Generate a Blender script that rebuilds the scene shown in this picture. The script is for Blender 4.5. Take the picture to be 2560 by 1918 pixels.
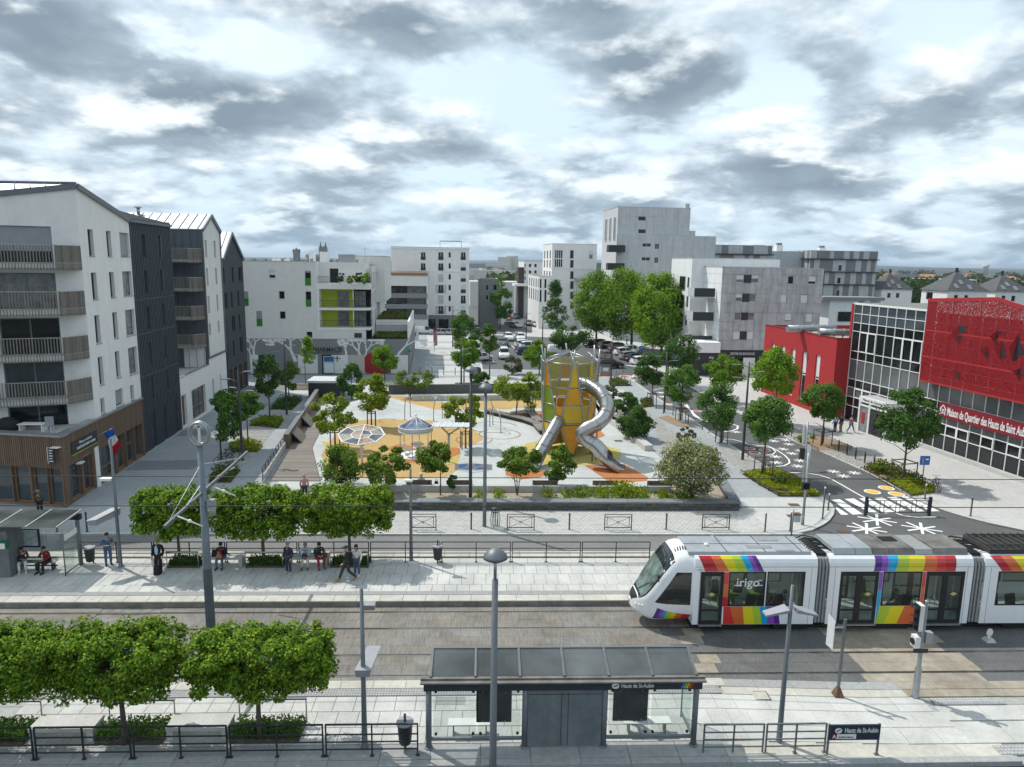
import bpy,bmesh,math,random
import numpy as np
from mathutils import Vector,Matrix
random.seed(7);RNG=np.random.default_rng(7)
for o in list(bpy.data.objects):bpy.data.objects.remove(o)
SC=bpy.context.scene;COL=SC.collection
rad=math.radians
# ------------------------------------------------------------------ camera
# world frame: X along the tram rails, Y away from the viewer, Z up; metres; origin under the camera
CH,CF=15.827,1774.0
PITCH,ROLL,YAW=rad(9.71),rad(0.903),rad(2.318)
cam_d=bpy.data.cameras.new('camera');cam=bpy.data.objects.new('camera',cam_d);COL.objects.link(cam)
CR=Matrix.Rotation(-YAW,3,'Z')@Matrix.Rotation(math.pi/2-PITCH,3,'X')@Matrix.Rotation(ROLL,3,'Z')
cam.matrix_world=Matrix.Translation((0,0,CH))@CR.to_4x4()
cam_d.sensor_width=36;cam_d.lens=CF/2560*36;cam_d.clip_start=0.3;cam_d.clip_end=20000
SC.camera=cam
def ray(px,py):return CR@Vector(((px-1280)/CF,-(py-959)/CF,-1.0))
def g(px,py,z=0.0):
 d=ray(px,py);t=(z-CH)/d.z;return Vector((d.x*t,d.y*t,z))
def yat(px,py,Y):
 d=ray(px,py);t=Y/d.y;return Vector((d.x*t,Y,CH+d.z*t))
 # ------------------------------------------------------------------ sun, sky, exposure
SUN_DIR=Vector((-0.80,0.60,0)).normalized()*math.cos(rad(54))+Vector((0,0,math.sin(rad(54))))
sun_d=bpy.data.lights.new('sun','SUN');sun_d.energy=2.9;sun_d.angle=rad(0.6);sun_d.color=(1.0,0.955,0.88)
sun=bpy.data.objects.new('sun',sun_d);COL.objects.link(sun)
sun.rotation_euler=SUN_DIR.to_track_quat('Z','Y').to_euler()
world=bpy.data.worlds.new('World');SC.world=world;world.use_nodes=True
world.cycles.sampling_method='MANUAL';world.cycles.sample_map_resolution=512
# cumulus banks: centre (as photographed), half-width and half-height in degrees, tilt, strength
BANKS=((120,130,9,3.0,-16,.15),(430,250,7,2.4,-12,.13),(790,275,8,2.8,0,.17),(910,45,5.5,2.2,-12,.15),(60,285,5,1.2,0,.11),(1650,175,6,2.2,-8,.18),(2150,455,3.4,1.1,0,.13),(1110,360,3,1.0,-5,.12),(1800,440,8,2.0,0,.06),(2400,300,7,2.4,0,.06),(480,60,6,2.6,-20,-.17),(700,130,4,2.2,0,-.14),(1290,230,8,4.0,0,-.12),(2030,90,9,3.4,0,-.10))
def build_sky():
 nt=world.node_tree;N=nt.nodes;L=nt.links;N.clear()
 def node(t,**k):
  n=N.new(t)
  for a,b in k.items():setattr(n,a,b)
  return n
 def val(sock,v):
  if hasattr(v,'links')or hasattr(v,'is_linked'):L.new(v,sock)
  else:sock.default_value=v
 def mth(op,a,b=0.0,c=None,clamp=False):
  n=node('ShaderNodeMath',operation=op);n.use_clamp=clamp
  val(n.inputs[0],a);val(n.inputs[1],b)
  if c is not None:val(n.inputs[2],c)
  return n.outputs[0]
 def rng(x,a,b,c=0.0,d=1.0,mode='SMOOTHSTEP'):
  n=node('ShaderNodeMapRange',interpolation_type=mode);n.clamp=True
  for i,v in enumerate((x,a,b,c,d)):val(n.inputs[i],v)
  return n.outputs[0]
 def mix(f,a,b):
  n=node('ShaderNodeMix',data_type='RGBA');val(n.inputs[0],f);val(n.inputs[6],a);val(n.inputs[7],b);return n.outputs[2]
 out=node('ShaderNodeOutputWorld');bg=node('ShaderNodeBackground');L.new(bg.outputs[0],out.inputs[0])
 bg.inputs[1].default_value=0.112
 sky=node('ShaderNodeTexSky',sky_type='NISHITA');sky.sun_disc=False
 sky.sun_elevation=rad(54);sky.sun_rotation=math.atan2(SUN_DIR.x,SUN_DIR.y);sky.air_density=1.0;sky.dust_density=1.5
 tc=node('ShaderNodeTexCoord');dirn=tc.outputs['Generated']
 sep=node('ShaderNodeSeparateXYZ');L.new(dirn,sep.inputs[0])
 z=mth('MAXIMUM',sep.outputs[2],0.0)
 def pvec(dz):
  zz=mth('ADD',z,dz);s=mth('DIVIDE',1.0,mth('ADD',zz,0.30));c=node('ShaderNodeCombineXYZ')
  L.new(mth('MULTIPLY',sep.outputs[0],s),c.inputs[0]);L.new(mth('MULTIPLY',sep.outputs[1],s),c.inputs[1]);L.new(mth('MULTIPLY',mth('MULTIPLY',zz,s),1.6),c.inputs[2]);return c.outputs[0]
 def fbm(vec,scale,detail,rough,dist=0.0,off=(0,0,0)):
  m=node('ShaderNodeMapping');L.new(vec,m.inputs[0]);m.inputs['Location'].default_value=off
  n=node('ShaderNodeTexNoise',noise_dimensions='3D');L.new(m.outputs[0],n.inputs['Vector'])
  n.inputs['Scale'].default_value=scale;n.inputs['Detail'].default_value=detail
  n.inputs['Roughness'].default_value=rough;n.inputs['Distortion'].default_value=dist
  return n.outputs['Fac']
 P,PU=pvec(0.0),pvec(0.028)
 OFF=(4.3,0.9,2.2)
 # cumulus banks that stand out in the photographed half of the sky (directions in the sky)
 acc=None
 for(px,py,a,b,tilt,k)in BANKS:
  dv=ray(px,py).normalized();rt=dv.cross(Vector((0,0,1))).normalized();up=rt.cross(dv);ct,st=math.cos(rad(tilt)),math.sin(rad(tilt))
  n=node('ShaderNodeMapping',vector_type='TEXTURE');R_=Matrix((rt*ct+up*st,up*ct-rt*st,-dv)).transposed();n.inputs['Rotation'].default_value=R_.to_euler();n.inputs['Scale'].default_value=(math.sin(rad(a)),math.sin(rad(b)),8.0);n.inputs['Location'].default_value=dv;L.new(dirn,n.inputs[0])
  q=node('ShaderNodeVectorMath',operation='LENGTH');L.new(n.outputs[0],q.inputs[0]);v=rng(q.outputs['Value'],1.55,0.0,0.0,k);acc=v if acc is None else mth('ADD',acc,v)
 def puffs(p):return mth('ADD',mth('MULTIPLY',fbm(p,2.6,7,0.52,0.1,OFF),0.80),mth('MULTIPLY',fbm(p,7.5,4,0.55,0.1,(1,7,3)),0.26))
 N0,N1=puffs(P),puffs(PU);D,DU=mth('ADD',N0,acc),mth('ADD',N1,acc)
 relief=mth('SUBTRACT',D,DU)
 thick=rng(D,0.455,0.69)
 top=rng(relief,-0.025,0.14)
 base=rng(relief,0.04,-0.10)
 veil=mix(rng(fbm(P,0.6,6,.5,.3,(2,2,2)),.35,.65),(5.5,6.8,7.6,1),(6.7,7.7,8.2,1))
 gap=mix(0.9,sky.outputs[0],veil)
 grey=mix(thick,(5.0,6.0,6.85,1),(1.9,2.45,3.0,1))
 grey=mix(mth('MULTIPLY',base,0.7),grey,(1.9,2.42,2.95,1))
 cloud=mix(mth('MULTIPLY',top,0.85),grey,(7.9,8.6,8.9,1))
 col=mix(rng(D,0.41,0.53),gap,cloud)
 low=rng(z,0.0,0.13,1.0,0.0)
 lowc=mix(rng(D,0.42,0.58),(4.6,5.9,6.9,1),(2.1,3.0,3.9,1))
 lowc=mix(mth('MULTIPLY',top,0.7),lowc,(6.9,8.1,8.9,1))
 col=mix(mth('MULTIPLY',low,0.62),col,lowc)
 below=rng(sep.outputs[2],-0.02,0.0)
 col=mix(below,(1.6,1.7,1.7,1),col)
 L.new(col,bg.inputs[0])
build_sky()
SC.view_settings.view_transform='Standard';SC.view_settings.look='None'
SC.view_settings.exposure=0.38;SC.view_settings.gamma=1.0
SC.cycles.max_bounces=6;SC.cycles.transparent_max_bounces=14;SC.cycles.diffuse_bounces=3
SC.cycles.glossy_bounces=3;SC.cycles.caustics_reflective=False;SC.cycles.caustics_refractive=False
SC.cycles.use_denoising=True
# ------------------------------------------------------------------ materials
MATS={}
def mat(name,col,rough=0.7,metal=0.0,var=0.12,vs=6.0,bump=0.0,bs=40.0,col2=None,spec=0.5,trans=None,coat=0.0,streak=0.0,coords='Object',big=0.0):
 """procedural principled material: base colour broken up by two noises, optional bump and vertical weather streaks"""
 m=bpy.data.materials.new(name);m.use_nodes=True;nt=m.node_tree;N=nt.nodes;L=nt.links
 b=N['Principled BSDF'];b.inputs['Roughness'].default_value=rough;b.inputs['Metallic'].default_value=metal
 b.inputs['Specular IOR Level'].default_value=spec;b.inputs['Coat Weight'].default_value=coat
 tc=N.new('ShaderNodeTexCoord');mp=N.new('ShaderNodeMapping');L.new(tc.outputs[coords],mp.inputs[0])
 n=N.new('ShaderNodeTexNoise');n.inputs['Scale'].default_value=vs;n.inputs['Detail'].default_value=6;n.inputs['Roughness'].default_value=0.65
 L.new(mp.outputs[0],n.inputs['Vector'])
 cr=N.new('ShaderNodeMix');cr.data_type='RGBA'
 c=Vector(col[:3]);c2=Vector(col2)if col2 else c*(1-var*2)
 hi=c*(1+var)if not col2 else c
 cr.inputs[6].default_value=(*[max(0,v)for v in c2],1);cr.inputs[7].default_value=(*[min(1,v)for v in hi],1)
 rg=N.new('ShaderNodeMapRange');rg.inputs[1].default_value=0.3;rg.inputs[2].default_value=0.7;L.new(n.outputs['Fac'],rg.inputs[0]);L.new(rg.outputs[0],cr.inputs[0])
 colout=cr.outputs[2]
 if big>0:
  n3=N.new('ShaderNodeTexNoise');n3.inputs['Scale'].default_value=0.35;n3.inputs['Detail'].default_value=5;L.new(mp.outputs[0],n3.inputs['Vector'])
  mx=N.new('ShaderNodeMix');mx.data_type='RGBA';mx.blend_type='MULTIPLY';mx.inputs[0].default_value=big
  L.new(colout,mx.inputs[6]);r3=N.new('ShaderNodeMapRange');r3.inputs[1].default_value=0.35;r3.inputs[2].default_value=0.65;r3.inputs[3].default_value=0.45
  L.new(n3.outputs['Fac'],r3.inputs[0]);L.new(r3.outputs[0],mx.inputs[7]);colout=mx.outputs[2]
 if streak>0:
  mp2=N.new('ShaderNodeMapping');mp2.inputs['Scale'].default_value=(1.6,1.6,0.16);L.new(tc.outputs[coords],mp2.inputs[0])
  n2=N.new('ShaderNodeTexNoise');n2.inputs['Scale'].default_value=1.1;n2.inputs['Detail'].default_value=7;n2.inputs['Roughness'].default_value=0.7;L.new(mp2.outputs[0],n2.inputs['Vector'])
  r2=N.new('ShaderNodeMapRange');r2.inputs[1].default_value=0.42;r2.inputs[2].default_value=0.7;r2.inputs[3].default_value=1.0;r2.inputs[4].default_value=1-streak
  L.new(n2.outputs['Fac'],r2.inputs[0])
  mx=N.new('ShaderNodeMix');mx.data_type='RGBA';mx.blend_type='MULTIPLY';mx.inputs[0].default_value=1.0
  L.new(colout,mx.inputs[6]);L.new(r2.outputs[0],mx.inputs[7]);colout=mx.outputs[2]
 L.new(colout,b.inputs['Base Color'])
 if bump>0:
  nb=N.new('ShaderNodeTexNoise');nb.inputs['Scale'].default_value=bs;nb.inputs['Detail'].default_value=4;L.new(mp.outputs[0],nb.inputs['Vector'])
  bp=N.new('ShaderNodeBump');bp.inputs['Strength'].default_value=bump;bp.inputs['Distance'].default_value=0.02
  L.new(nb.outputs['Fac'],bp.inputs['Height']);L.new(bp.outputs[0],b.inputs['Normal'])
 MATS[name]=m;return m
def island_mat(name,cols,rough=0.8,spec=0.3,bump=0.0,bs=30,vs=8.0,var=0.25,translucent=0.0,coords='Object',stretch=None,metal=0.0,big=0.0):
 """colour picked at random for each piece (mesh island) and each object, broken up by noise"""
 m=bpy.data.materials.new(name);m.use_nodes=True;nt=m.node_tree;N=nt.nodes;L=nt.links
 b=N['Principled BSDF'];b.inputs['Roughness'].default_value=rough;b.inputs['Specular IOR Level'].default_value=spec;b.inputs['Metallic'].default_value=metal
 ge=N.new('ShaderNodeNewGeometry');oi=N.new('ShaderNodeObjectInfo')
 ad=N.new('ShaderNodeMath');ad.operation='ADD';L.new(ge.outputs['Random Per Island'],ad.inputs[0]);L.new(oi.outputs['Random'],ad.inputs[1])
 fr=N.new('ShaderNodeMath');fr.operation='FRACT';L.new(ad.outputs[0],fr.inputs[0])
 cr=N.new('ShaderNodeValToRGB');L.new(fr.outputs[0],cr.inputs[0]);el=cr.color_ramp.elements
 for i,c in enumerate(cols):
  p=i/max(1,len(cols)-1)
  e=el[i]if i<2 and i<len(el)else el.new(p)
  e.position=p;e.color=(*c,1)
 tc=N.new('ShaderNodeTexCoord');mp=N.new('ShaderNodeMapping');va=N.new('ShaderNodeVectorMath');va.operation='ADD'
 L.new(tc.outputs[coords],va.inputs[0]);L.new(oi.outputs['Location'],va.inputs[1]);L.new(va.outputs[0],mp.inputs[0])
 if stretch:mp.inputs['Scale'].default_value=stretch
 n=N.new('ShaderNodeTexNoise');n.inputs['Scale'].default_value=vs;n.inputs['Detail'].default_value=6;n.inputs['Roughness'].default_value=0.7;L.new(mp.outputs[0],n.inputs['Vector'])
 r=N.new('ShaderNodeMapRange');r.inputs[1].default_value=0.3;r.inputs[2].default_value=0.7;r.inputs[3].default_value=1-var;r.inputs[4].default_value=1+var*0.6
 L.new(n.outputs['Fac'],r.inputs[0])
 mx=N.new('ShaderNodeMix');mx.data_type='RGBA';mx.blend_type='MULTIPLY';mx.inputs[0].default_value=1;L.new(cr.outputs[0],mx.inputs[6]);L.new(r.outputs[0],mx.inputs[7])
 if big>0:
  n3=N.new('ShaderNodeTexNoise');n3.inputs['Scale'].default_value=.55;n3.inputs['Detail'].default_value=7;n3.inputs['Roughness'].default_value=.65;L.new(va.outputs[0],n3.inputs['Vector'])
  r3=N.new('ShaderNodeMapRange');r3.inputs[1].default_value=.36;r3.inputs[2].default_value=.6;r3.inputs[3].default_value=1-big;L.new(n3.outputs['Fac'],r3.inputs[0])
  m3=N.new('ShaderNodeMix');m3.data_type='RGBA';m3.blend_type='MULTIPLY';m3.inputs[0].default_value=1;L.new(mx.outputs[2],m3.inputs[6]);L.new(r3.outputs[0],m3.inputs[7]);mx=m3
 L.new(mx.outputs[2],b.inputs['Base Color'])
 if bump>0:
  nb=N.new('ShaderNodeTexNoise');nb.inputs['Scale'].default_value=bs;nb.inputs['Detail'].default_value=5;L.new(mp.outputs[0],nb.inputs['Vector'])
  bp=N.new('ShaderNodeBump');bp.inputs['Strength'].default_value=bump;bp.inputs['Distance'].default_value=0.03
  L.new(nb.outputs['Fac'],bp.inputs['Height']);L.new(bp.outputs[0],b.inputs['Normal'])
 if translucent>0:
  tr=N.new('ShaderNodeBsdfTranslucent');hs=N.new('ShaderNodeHueSaturation');hs.inputs['Hue'].default_value=0.485;hs.inputs['Saturation'].default_value=1.15;hs.inputs['Value'].default_value=1.5
  L.new(mx.outputs[2],hs.inputs['Color']);L.new(hs.outputs[0],tr.inputs[0])
  ms=N.new('ShaderNodeMixShader');ms.inputs[0].default_value=translucent
  L.new(b.outputs[0],ms.inputs[1]);L.new(tr.outputs[0],ms.inputs[2]);L.new(ms.outputs[0],N['Material Output'].inputs[0])
 MATS[name]=m;return m
def glass_mat(name,tint=(0.8,0.88,0.86),refl=0.12,dirt=0.12,ds=2.5):
 """clear sheet glass: see-through with a Fresnel mirror and a little dust"""
 m=bpy.data.materials.new(name);m.use_nodes=True;nt=m.node_tree;N=nt.nodes;L=nt.links
 for n in list(N):
  if n.type=='BSDF_PRINCIPLED':N.remove(n)
 tr=N.new('ShaderNodeBsdfTransparent');tr.inputs[0].default_value=(*tint,1)
 gl=N.new('ShaderNodeBsdfGlossy');gl.inputs['Roughness'].default_value=0.03
 df=N.new('ShaderNodeBsdfDiffuse');df.inputs[0].default_value=(0.55,0.6,0.6,1)
 fr=N.new('ShaderNodeLayerWeight');fr.inputs[0].default_value=0.35
 mr=N.new('ShaderNodeMapRange');mr.inputs[3].default_value=refl*0.5;mr.inputs[4].default_value=min(1,refl*4);L.new(fr.outputs['Fresnel'],mr.inputs[0])
 tc=N.new('ShaderNodeTexCoord');nz=N.new('ShaderNodeTexNoise');nz.inputs['Scale'].default_value=ds;nz.inputs['Detail'].default_value=6;L.new(tc.outputs['Object'],nz.inputs['Vector'])
 dr=N.new('ShaderNodeMapRange');dr.inputs[1].default_value=0.35;dr.inputs[2].default_value=0.75;dr.inputs[3].default_value=dirt*0.4;dr.inputs[4].default_value=dirt*1.5;L.new(nz.outputs['Fac'],dr.inputs[0])
 m1=N.new('ShaderNodeMixShader');L.new(dr.outputs[0],m1.inputs[0]);L.new(tr.outputs[0],m1.inputs[1]);L.new(df.outputs[0],m1.inputs[2])
 m2=N.new('ShaderNodeMixShader');L.new(mr.outputs[0],m2.inputs[0]);L.new(m1.outputs[0],m2.inputs[1]);L.new(gl.outputs[0],m2.inputs[2])
 L.new(m2.outputs[0],N['Material Output'].inputs[0]);MATS[name]=m;return m
M=MATS
mat('concrete_pale',(0.50,0.50,0.485),0.85,var=0.07,vs=3,bump=0.15,bs=60,big=0.12)
mat('plaza',(0.49,0.51,0.50),0.85,var=0.06,vs=1.2,bump=0.1,bs=50,big=0.2)
island_mat('slab_light',[(0.53,0.53,0.505),(0.57,0.57,0.545),(0.55,0.545,0.52),(0.59,0.59,0.565)],0.85,var=0.16,vs=14,big=.22,bump=0.12,bs=80)
island_mat('slab_edge',[(0.52,0.50,0.44),(0.56,0.54,0.475),(0.50,0.48,0.42)],0.85,big=.2,var=0.15,vs=5,bump=0.1)
island_mat('slab_grey',[(0.30,0.31,0.31),(0.36,0.37,0.37),(0.33,0.33,0.32)],0.85,var=0.2,vs=6,bump=0.15)
island_mat('slab_beige',[(0.36,0.32,0.26),(0.39,0.35,0.285),(0.345,0.30,0.235),(0.38,0.335,0.265)],0.85,big=.3,var=0.22,vs=3,bump=0.15)
island_mat('slate_warm',[(0.235,0.215,0.19),(0.265,0.245,0.215),(0.25,0.225,0.19),(0.24,0.232,0.22),(0.265,0.245,0.215)],0.75,big=.3,var=0.36,vs=3,bump=0.5,bs=14,stretch=(5,0.5,1))
island_mat('slate_grey',[(0.145,0.148,0.15),(0.16,0.16,0.158),(0.15,0.15,0.147),(0.168,0.164,0.16)],0.7,big=.25,var=0.38,vs=6,bump=0.7,bs=16,stretch=(3.5,0.6,1))
mat('joint',(0.225,0.212,0.19),0.95,var=0.2,vs=3)
mat('asphalt',(0.115,0.118,0.12),0.92,var=0.12,vs=9,bump=0.4,bs=160,big=0.25)
mat('asphalt_dark',(0.065,0.066,0.068),0.9,var=0.14,vs=9,bump=0.4,bs=160,big=0.2)
mat('asphalt_old',(0.20,0.20,0.195),0.92,var=0.1,vs=6,bump=0.3,bs=120,big=0.25)
mat('paver_grey',(0.34,0.36,0.375),0.85,var=0.08,vs=2.5,bump=0.1,bs=40,big=0.12)
mat('paver_dark',(0.20,0.212,0.225),0.85,var=0.1,vs=2.5,bump=0.1,bs=40)
mat('cobble_ground',(0.42,0.41,0.38),0.9,var=0.16,vs=3.5,bump=0.3,bs=20)
island_mat('cobble_light',[(0.46,0.46,0.435),(0.51,0.50,0.475),(0.545,0.535,0.51)],0.85,var=0.15,vs=12,bump=0.1)
island_mat('cobble_mid',[(0.32,0.32,0.30),(0.38,0.37,0.35),(0.42,0.41,0.38)],0.85,var=0.15,vs=12,bump=0.1)
mat('paint_white',(0.78,0.79,0.78),0.75,var=0.08,vs=7,bump=0.1)
mat('paint_yellow',(0.72,0.47,0.08),0.75,var=0.1,vs=5)
mat('paint_red',(0.42,0.09,0.05),0.75,var=0.12,vs=5)
mat('rubber_yellow',(0.50,0.335,0.125),0.9,var=0.1,vs=5,bump=0.2,bs=120,big=0.2)
mat('rubber_lemon',(0.52,0.43,0.12),0.9,var=0.1,vs=5,bump=0.2,bs=120,big=0.2)
mat('rubber_orange',(0.47,0.175,0.055),0.9,var=0.1,vs=5,bump=0.2,bs=120,big=0.2)
mat('soil',(0.11,0.085,0.06),0.95,var=0.3,vs=12,bump=0.8,bs=25)
mat('mulch',(0.36,0.25,0.16),0.95,var=0.35,vs=20,bump=0.9,bs=40)
mat('gravel',(0.42,0.36,0.28),0.95,var=0.35,vs=30,bump=0.9,bs=60)
island_mat('grass',[(0.05,0.09,0.015),(0.09,0.14,0.02),(0.13,0.17,0.03),(0.16,0.15,0.05)],0.8,translucent=0.3)
island_mat('sedum',[(0.26,0.31,0.02),(0.34,0.38,0.03),(0.18,0.25,0.02)],0.8,translucent=0.3)
mat('render_white',(0.82,0.815,0.80),0.9,var=0.03,vs=1.5,bump=0.08,bs=60,streak=0.07)
mat('render_cream',(0.72,0.715,0.69),0.9,var=0.03,vs=1.5,bump=0.08,bs=60,streak=0.05)
mat('panel_grey',(0.60,0.605,0.615),0.8,var=0.05,vs=1.2,bump=0.08,streak=0.17)
mat('panel_white',(0.78,0.79,0.795),0.8,var=0.04,vs=1.2,bump=0.06,streak=0.08)
mat('zinc_dark',(0.115,0.13,0.152),0.45,metal=0.25,var=0.06,vs=1.5,streak=0.08)
mat('zinc_roof',(0.42,0.44,0.46),0.38,metal=0.7,var=0.08,vs=1.5)
mat('zinc_roof_dark',(0.13,0.135,0.15),0.5,metal=0.4,var=0.08,vs=1.5)
mat('zinc_trim',(0.16,0.17,0.19),0.5,metal=0.3,var=0.05)
island_mat('wood_clad',[(0.19,0.125,0.085),(0.225,0.15,0.105),(0.17,0.115,0.08),(0.25,0.175,0.125)],0.8,var=0.25,vs=4,stretch=(3,3,0.4),bump=0.2)
island_mat('wood_grey',[(0.21,0.19,0.165),(0.27,0.25,0.22),(0.17,0.15,0.13),(0.24,0.215,0.185)],0.85,var=0.25,vs=4,stretch=(3,3,0.4),bump=0.2)
island_mat('wood_deck',[(0.20,0.175,0.15),(0.25,0.225,0.195),(0.225,0.205,0.185),(0.18,0.16,0.14)],0.85,var=0.25,vs=3,stretch=(0.5,4,1),bump=0.2)
mat('wood_warm',(0.30,0.155,0.07),0.6,var=0.15,vs=3)
mat('wood_stake',(0.13,0.095,0.07),0.85,var=0.2,vs=6)
mat('glass_dark',(0.016,0.02,0.024),0.05,var=0.3,vs=0.6,spec=0.5)
mat('glass_blue',(0.055,0.075,0.09),0.04,var=0.25,vs=0.5,spec=0.8)
mat('glass_curtain',(0.22,0.23,0.23),0.12,var=0.25,vs=2.0,spec=0.7)
glass_mat('glass_clear',(.93,.965,.955),.06,.035);glass_mat('glass_roof',(0.34,0.36,0.365),0.08,0.16,.5);glass_mat('glass_tram',(0.52,0.60,0.57),0.08,0.02);glass_mat('glass_windshield',(0.60,0.76,0.70),0.14,0.10)
mat('shutter_grey',(0.30,0.31,0.335),0.55,var=0.05,vs=2)
mat('shutter_white',(0.66,0.67,0.67),0.6,var=0.05,vs=2)
mat('shutter_blue',(0.50,0.54,0.58),0.7,var=0.05,vs=2)
mat('anthracite',(0.032,0.038,0.044),0.5,metal=0.2,var=0.1)
mat('anthracite_panel',(0.175,0.20,0.215),0.6,metal=0.1,var=0.12,vs=2,streak=0.2)
mat('pole_grey',(0.16,0.175,0.19),0.5,metal=0.4,var=0.08,vs=2)
mat('pole_dark',(0.045,0.05,0.055),0.5,metal=0.3,var=0.08)
mat('mast_blue',(0.165,0.205,0.235),0.5,metal=0.25,var=0.1,vs=2,streak=0.15)
mat('mast_base',(0.085,0.11,0.13),0.6,metal=0.2,var=0.15,vs=2)
mat('galva',(0.40,0.42,0.43),0.42,metal=0.75,var=0.12,vs=4)
mat('steel',(0.44,0.43,0.42),0.3,metal=1.0,var=0.10,vs=2.5)
mat('steel_rail',(0.46,0.44,0.42),0.26,metal=0.9,var=0.15,vs=3)
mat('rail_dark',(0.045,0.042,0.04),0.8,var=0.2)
mat('black',(0.012,0.012,0.013),0.55,var=0.1);mat('rubber',(0.02,0.02,0.021),0.8,var=0.1)
mat('red_wall',(0.40,0.018,0.022),0.75,var=0.06,vs=3,bump=0.1,bs=60,streak=0.1)
mat('red_dark',(0.17,0.012,0.018),0.6,var=0.05)
mat('white_metal',(0.78,0.78,0.77),0.5,var=0.04)
mat('lime',(0.42,0.50,0.03),0.75,var=0.05);mat('green_panel',(0.03,0.20,0.015),0.4,var=0.05)
mat('stone_wall',(0.11,0.11,0.105),0.9,var=0.3,vs=6,bump=0.8,bs=12)
island_mat('schist',[(0.075,0.075,0.072),(0.12,0.118,0.108),(0.16,0.15,0.135),(0.095,0.095,0.092),(0.19,0.175,0.15)],0.9,var=0.35,vs=8,bump=0.7,bs=18)
island_mat('coping',[(0.17,0.19,0.20),(0.20,0.22,0.23),(0.155,0.17,0.18)],0.7,var=0.15,vs=4)
island_mat('bark',[(0.10,0.085,0.07),(0.13,0.11,0.09)],0.9,var=0.35,vs=8,bump=0.8,bs=20)
for nm,cs in(('leaf_horn',[(0.05,0.12,0.012),(0.085,0.18,0.015),(0.13,0.25,0.018),(0.19,0.30,0.02),(0.28,0.37,0.03)]),('leaf_street',[(0.05,0.125,0.026),(0.08,0.175,0.032),(0.11,0.22,0.038),(0.15,0.26,0.046)]),('leaf_dark',[(0.04,0.10,0.022),(0.065,0.145,0.028),(0.10,0.185,0.036)]),('leaf_bright',[(0.09,0.20,0.016),(0.14,0.28,0.02),(0.20,0.35,0.028),(0.25,0.38,0.035)]),('leaf_lime',[(0.08,0.18,0.013),(0.12,0.24,0.016),(0.16,0.29,0.02),(0.20,0.33,0.028)]),('leaf_park',[(0.095,0.18,0.022),(0.15,0.25,0.026),(0.23,0.32,0.03),(0.36,0.38,0.05)]),('leaf_parkdark',[(0.055,0.13,0.024),(0.09,0.19,0.026),(0.14,0.235,0.03),(0.28,0.31,0.05)]),('leaf_flower',[(0.11,0.17,0.035),(0.17,0.23,0.045),(0.23,0.29,0.06),(0.50,0.40,0.40),(0.15,0.22,0.045)]),('leaf_grey',[(0.10,0.13,0.075),(0.15,0.18,0.10),(0.12,0.13,0.06)]),('leaf_far',[(0.035,0.065,0.024),(0.05,0.085,0.03),(0.07,0.105,0.035)])):
 island_mat(nm,cs,0.7,spec=0.12,var=0.2,translucent=0.2 if nm=='leaf_horn' else 0.32,vs=3)
mat('leaf_core',(0.012,0.024,0.006),0.95,var=0.3,vs=4)
mat('skin',(0.46,0.28,0.20),0.6,var=0.06);mat('skin_dark',(0.05,0.03,0.022),0.55,var=0.06)
mat('hair_dark',(0.022,0.017,0.014),0.7,var=0.2);mat('hair_grey',(0.22,0.21,0.20),0.8,var=0.2);mat('hair_white',(0.55,0.55,0.55),0.8)
for nm,c in(('cl_black',(.014,.014,.017)),('cl_navy',(.022,.03,.055)),('cl_red',(.20,.012,.018)),('cl_jeans',(.075,.125,.22)),('cl_jeans_dark',(.035,.055,.09)),('cl_blue',(.05,.13,.24)),('cl_lightblue',(.38,.55,.72)),('cl_white',(.72,.72,.72)),('cl_cream',(.58,.53,.46)),('cl_brown',(.12,.07,.045)),('cl_green',(.07,.075,.045)),('cl_grey',(.10,.105,.11)),('cl_charcoal',(.035,.04,.045)),('cl_crimson',(.30,.014,.03)),('cl_tan',(.42,.24,.06)),('cl_orange',(.48,.17,.03)),('cl_pink',(.45,.25,.22)),('cl_stripe',(.06,.05,.045)),('cl_khaki',(.20,.18,.13)),('cl_mauve',(.22,.11,.15))):
 mat(nm,c,0.85,var=0.12,vs=9,bump=0.2,bs=20)
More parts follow.
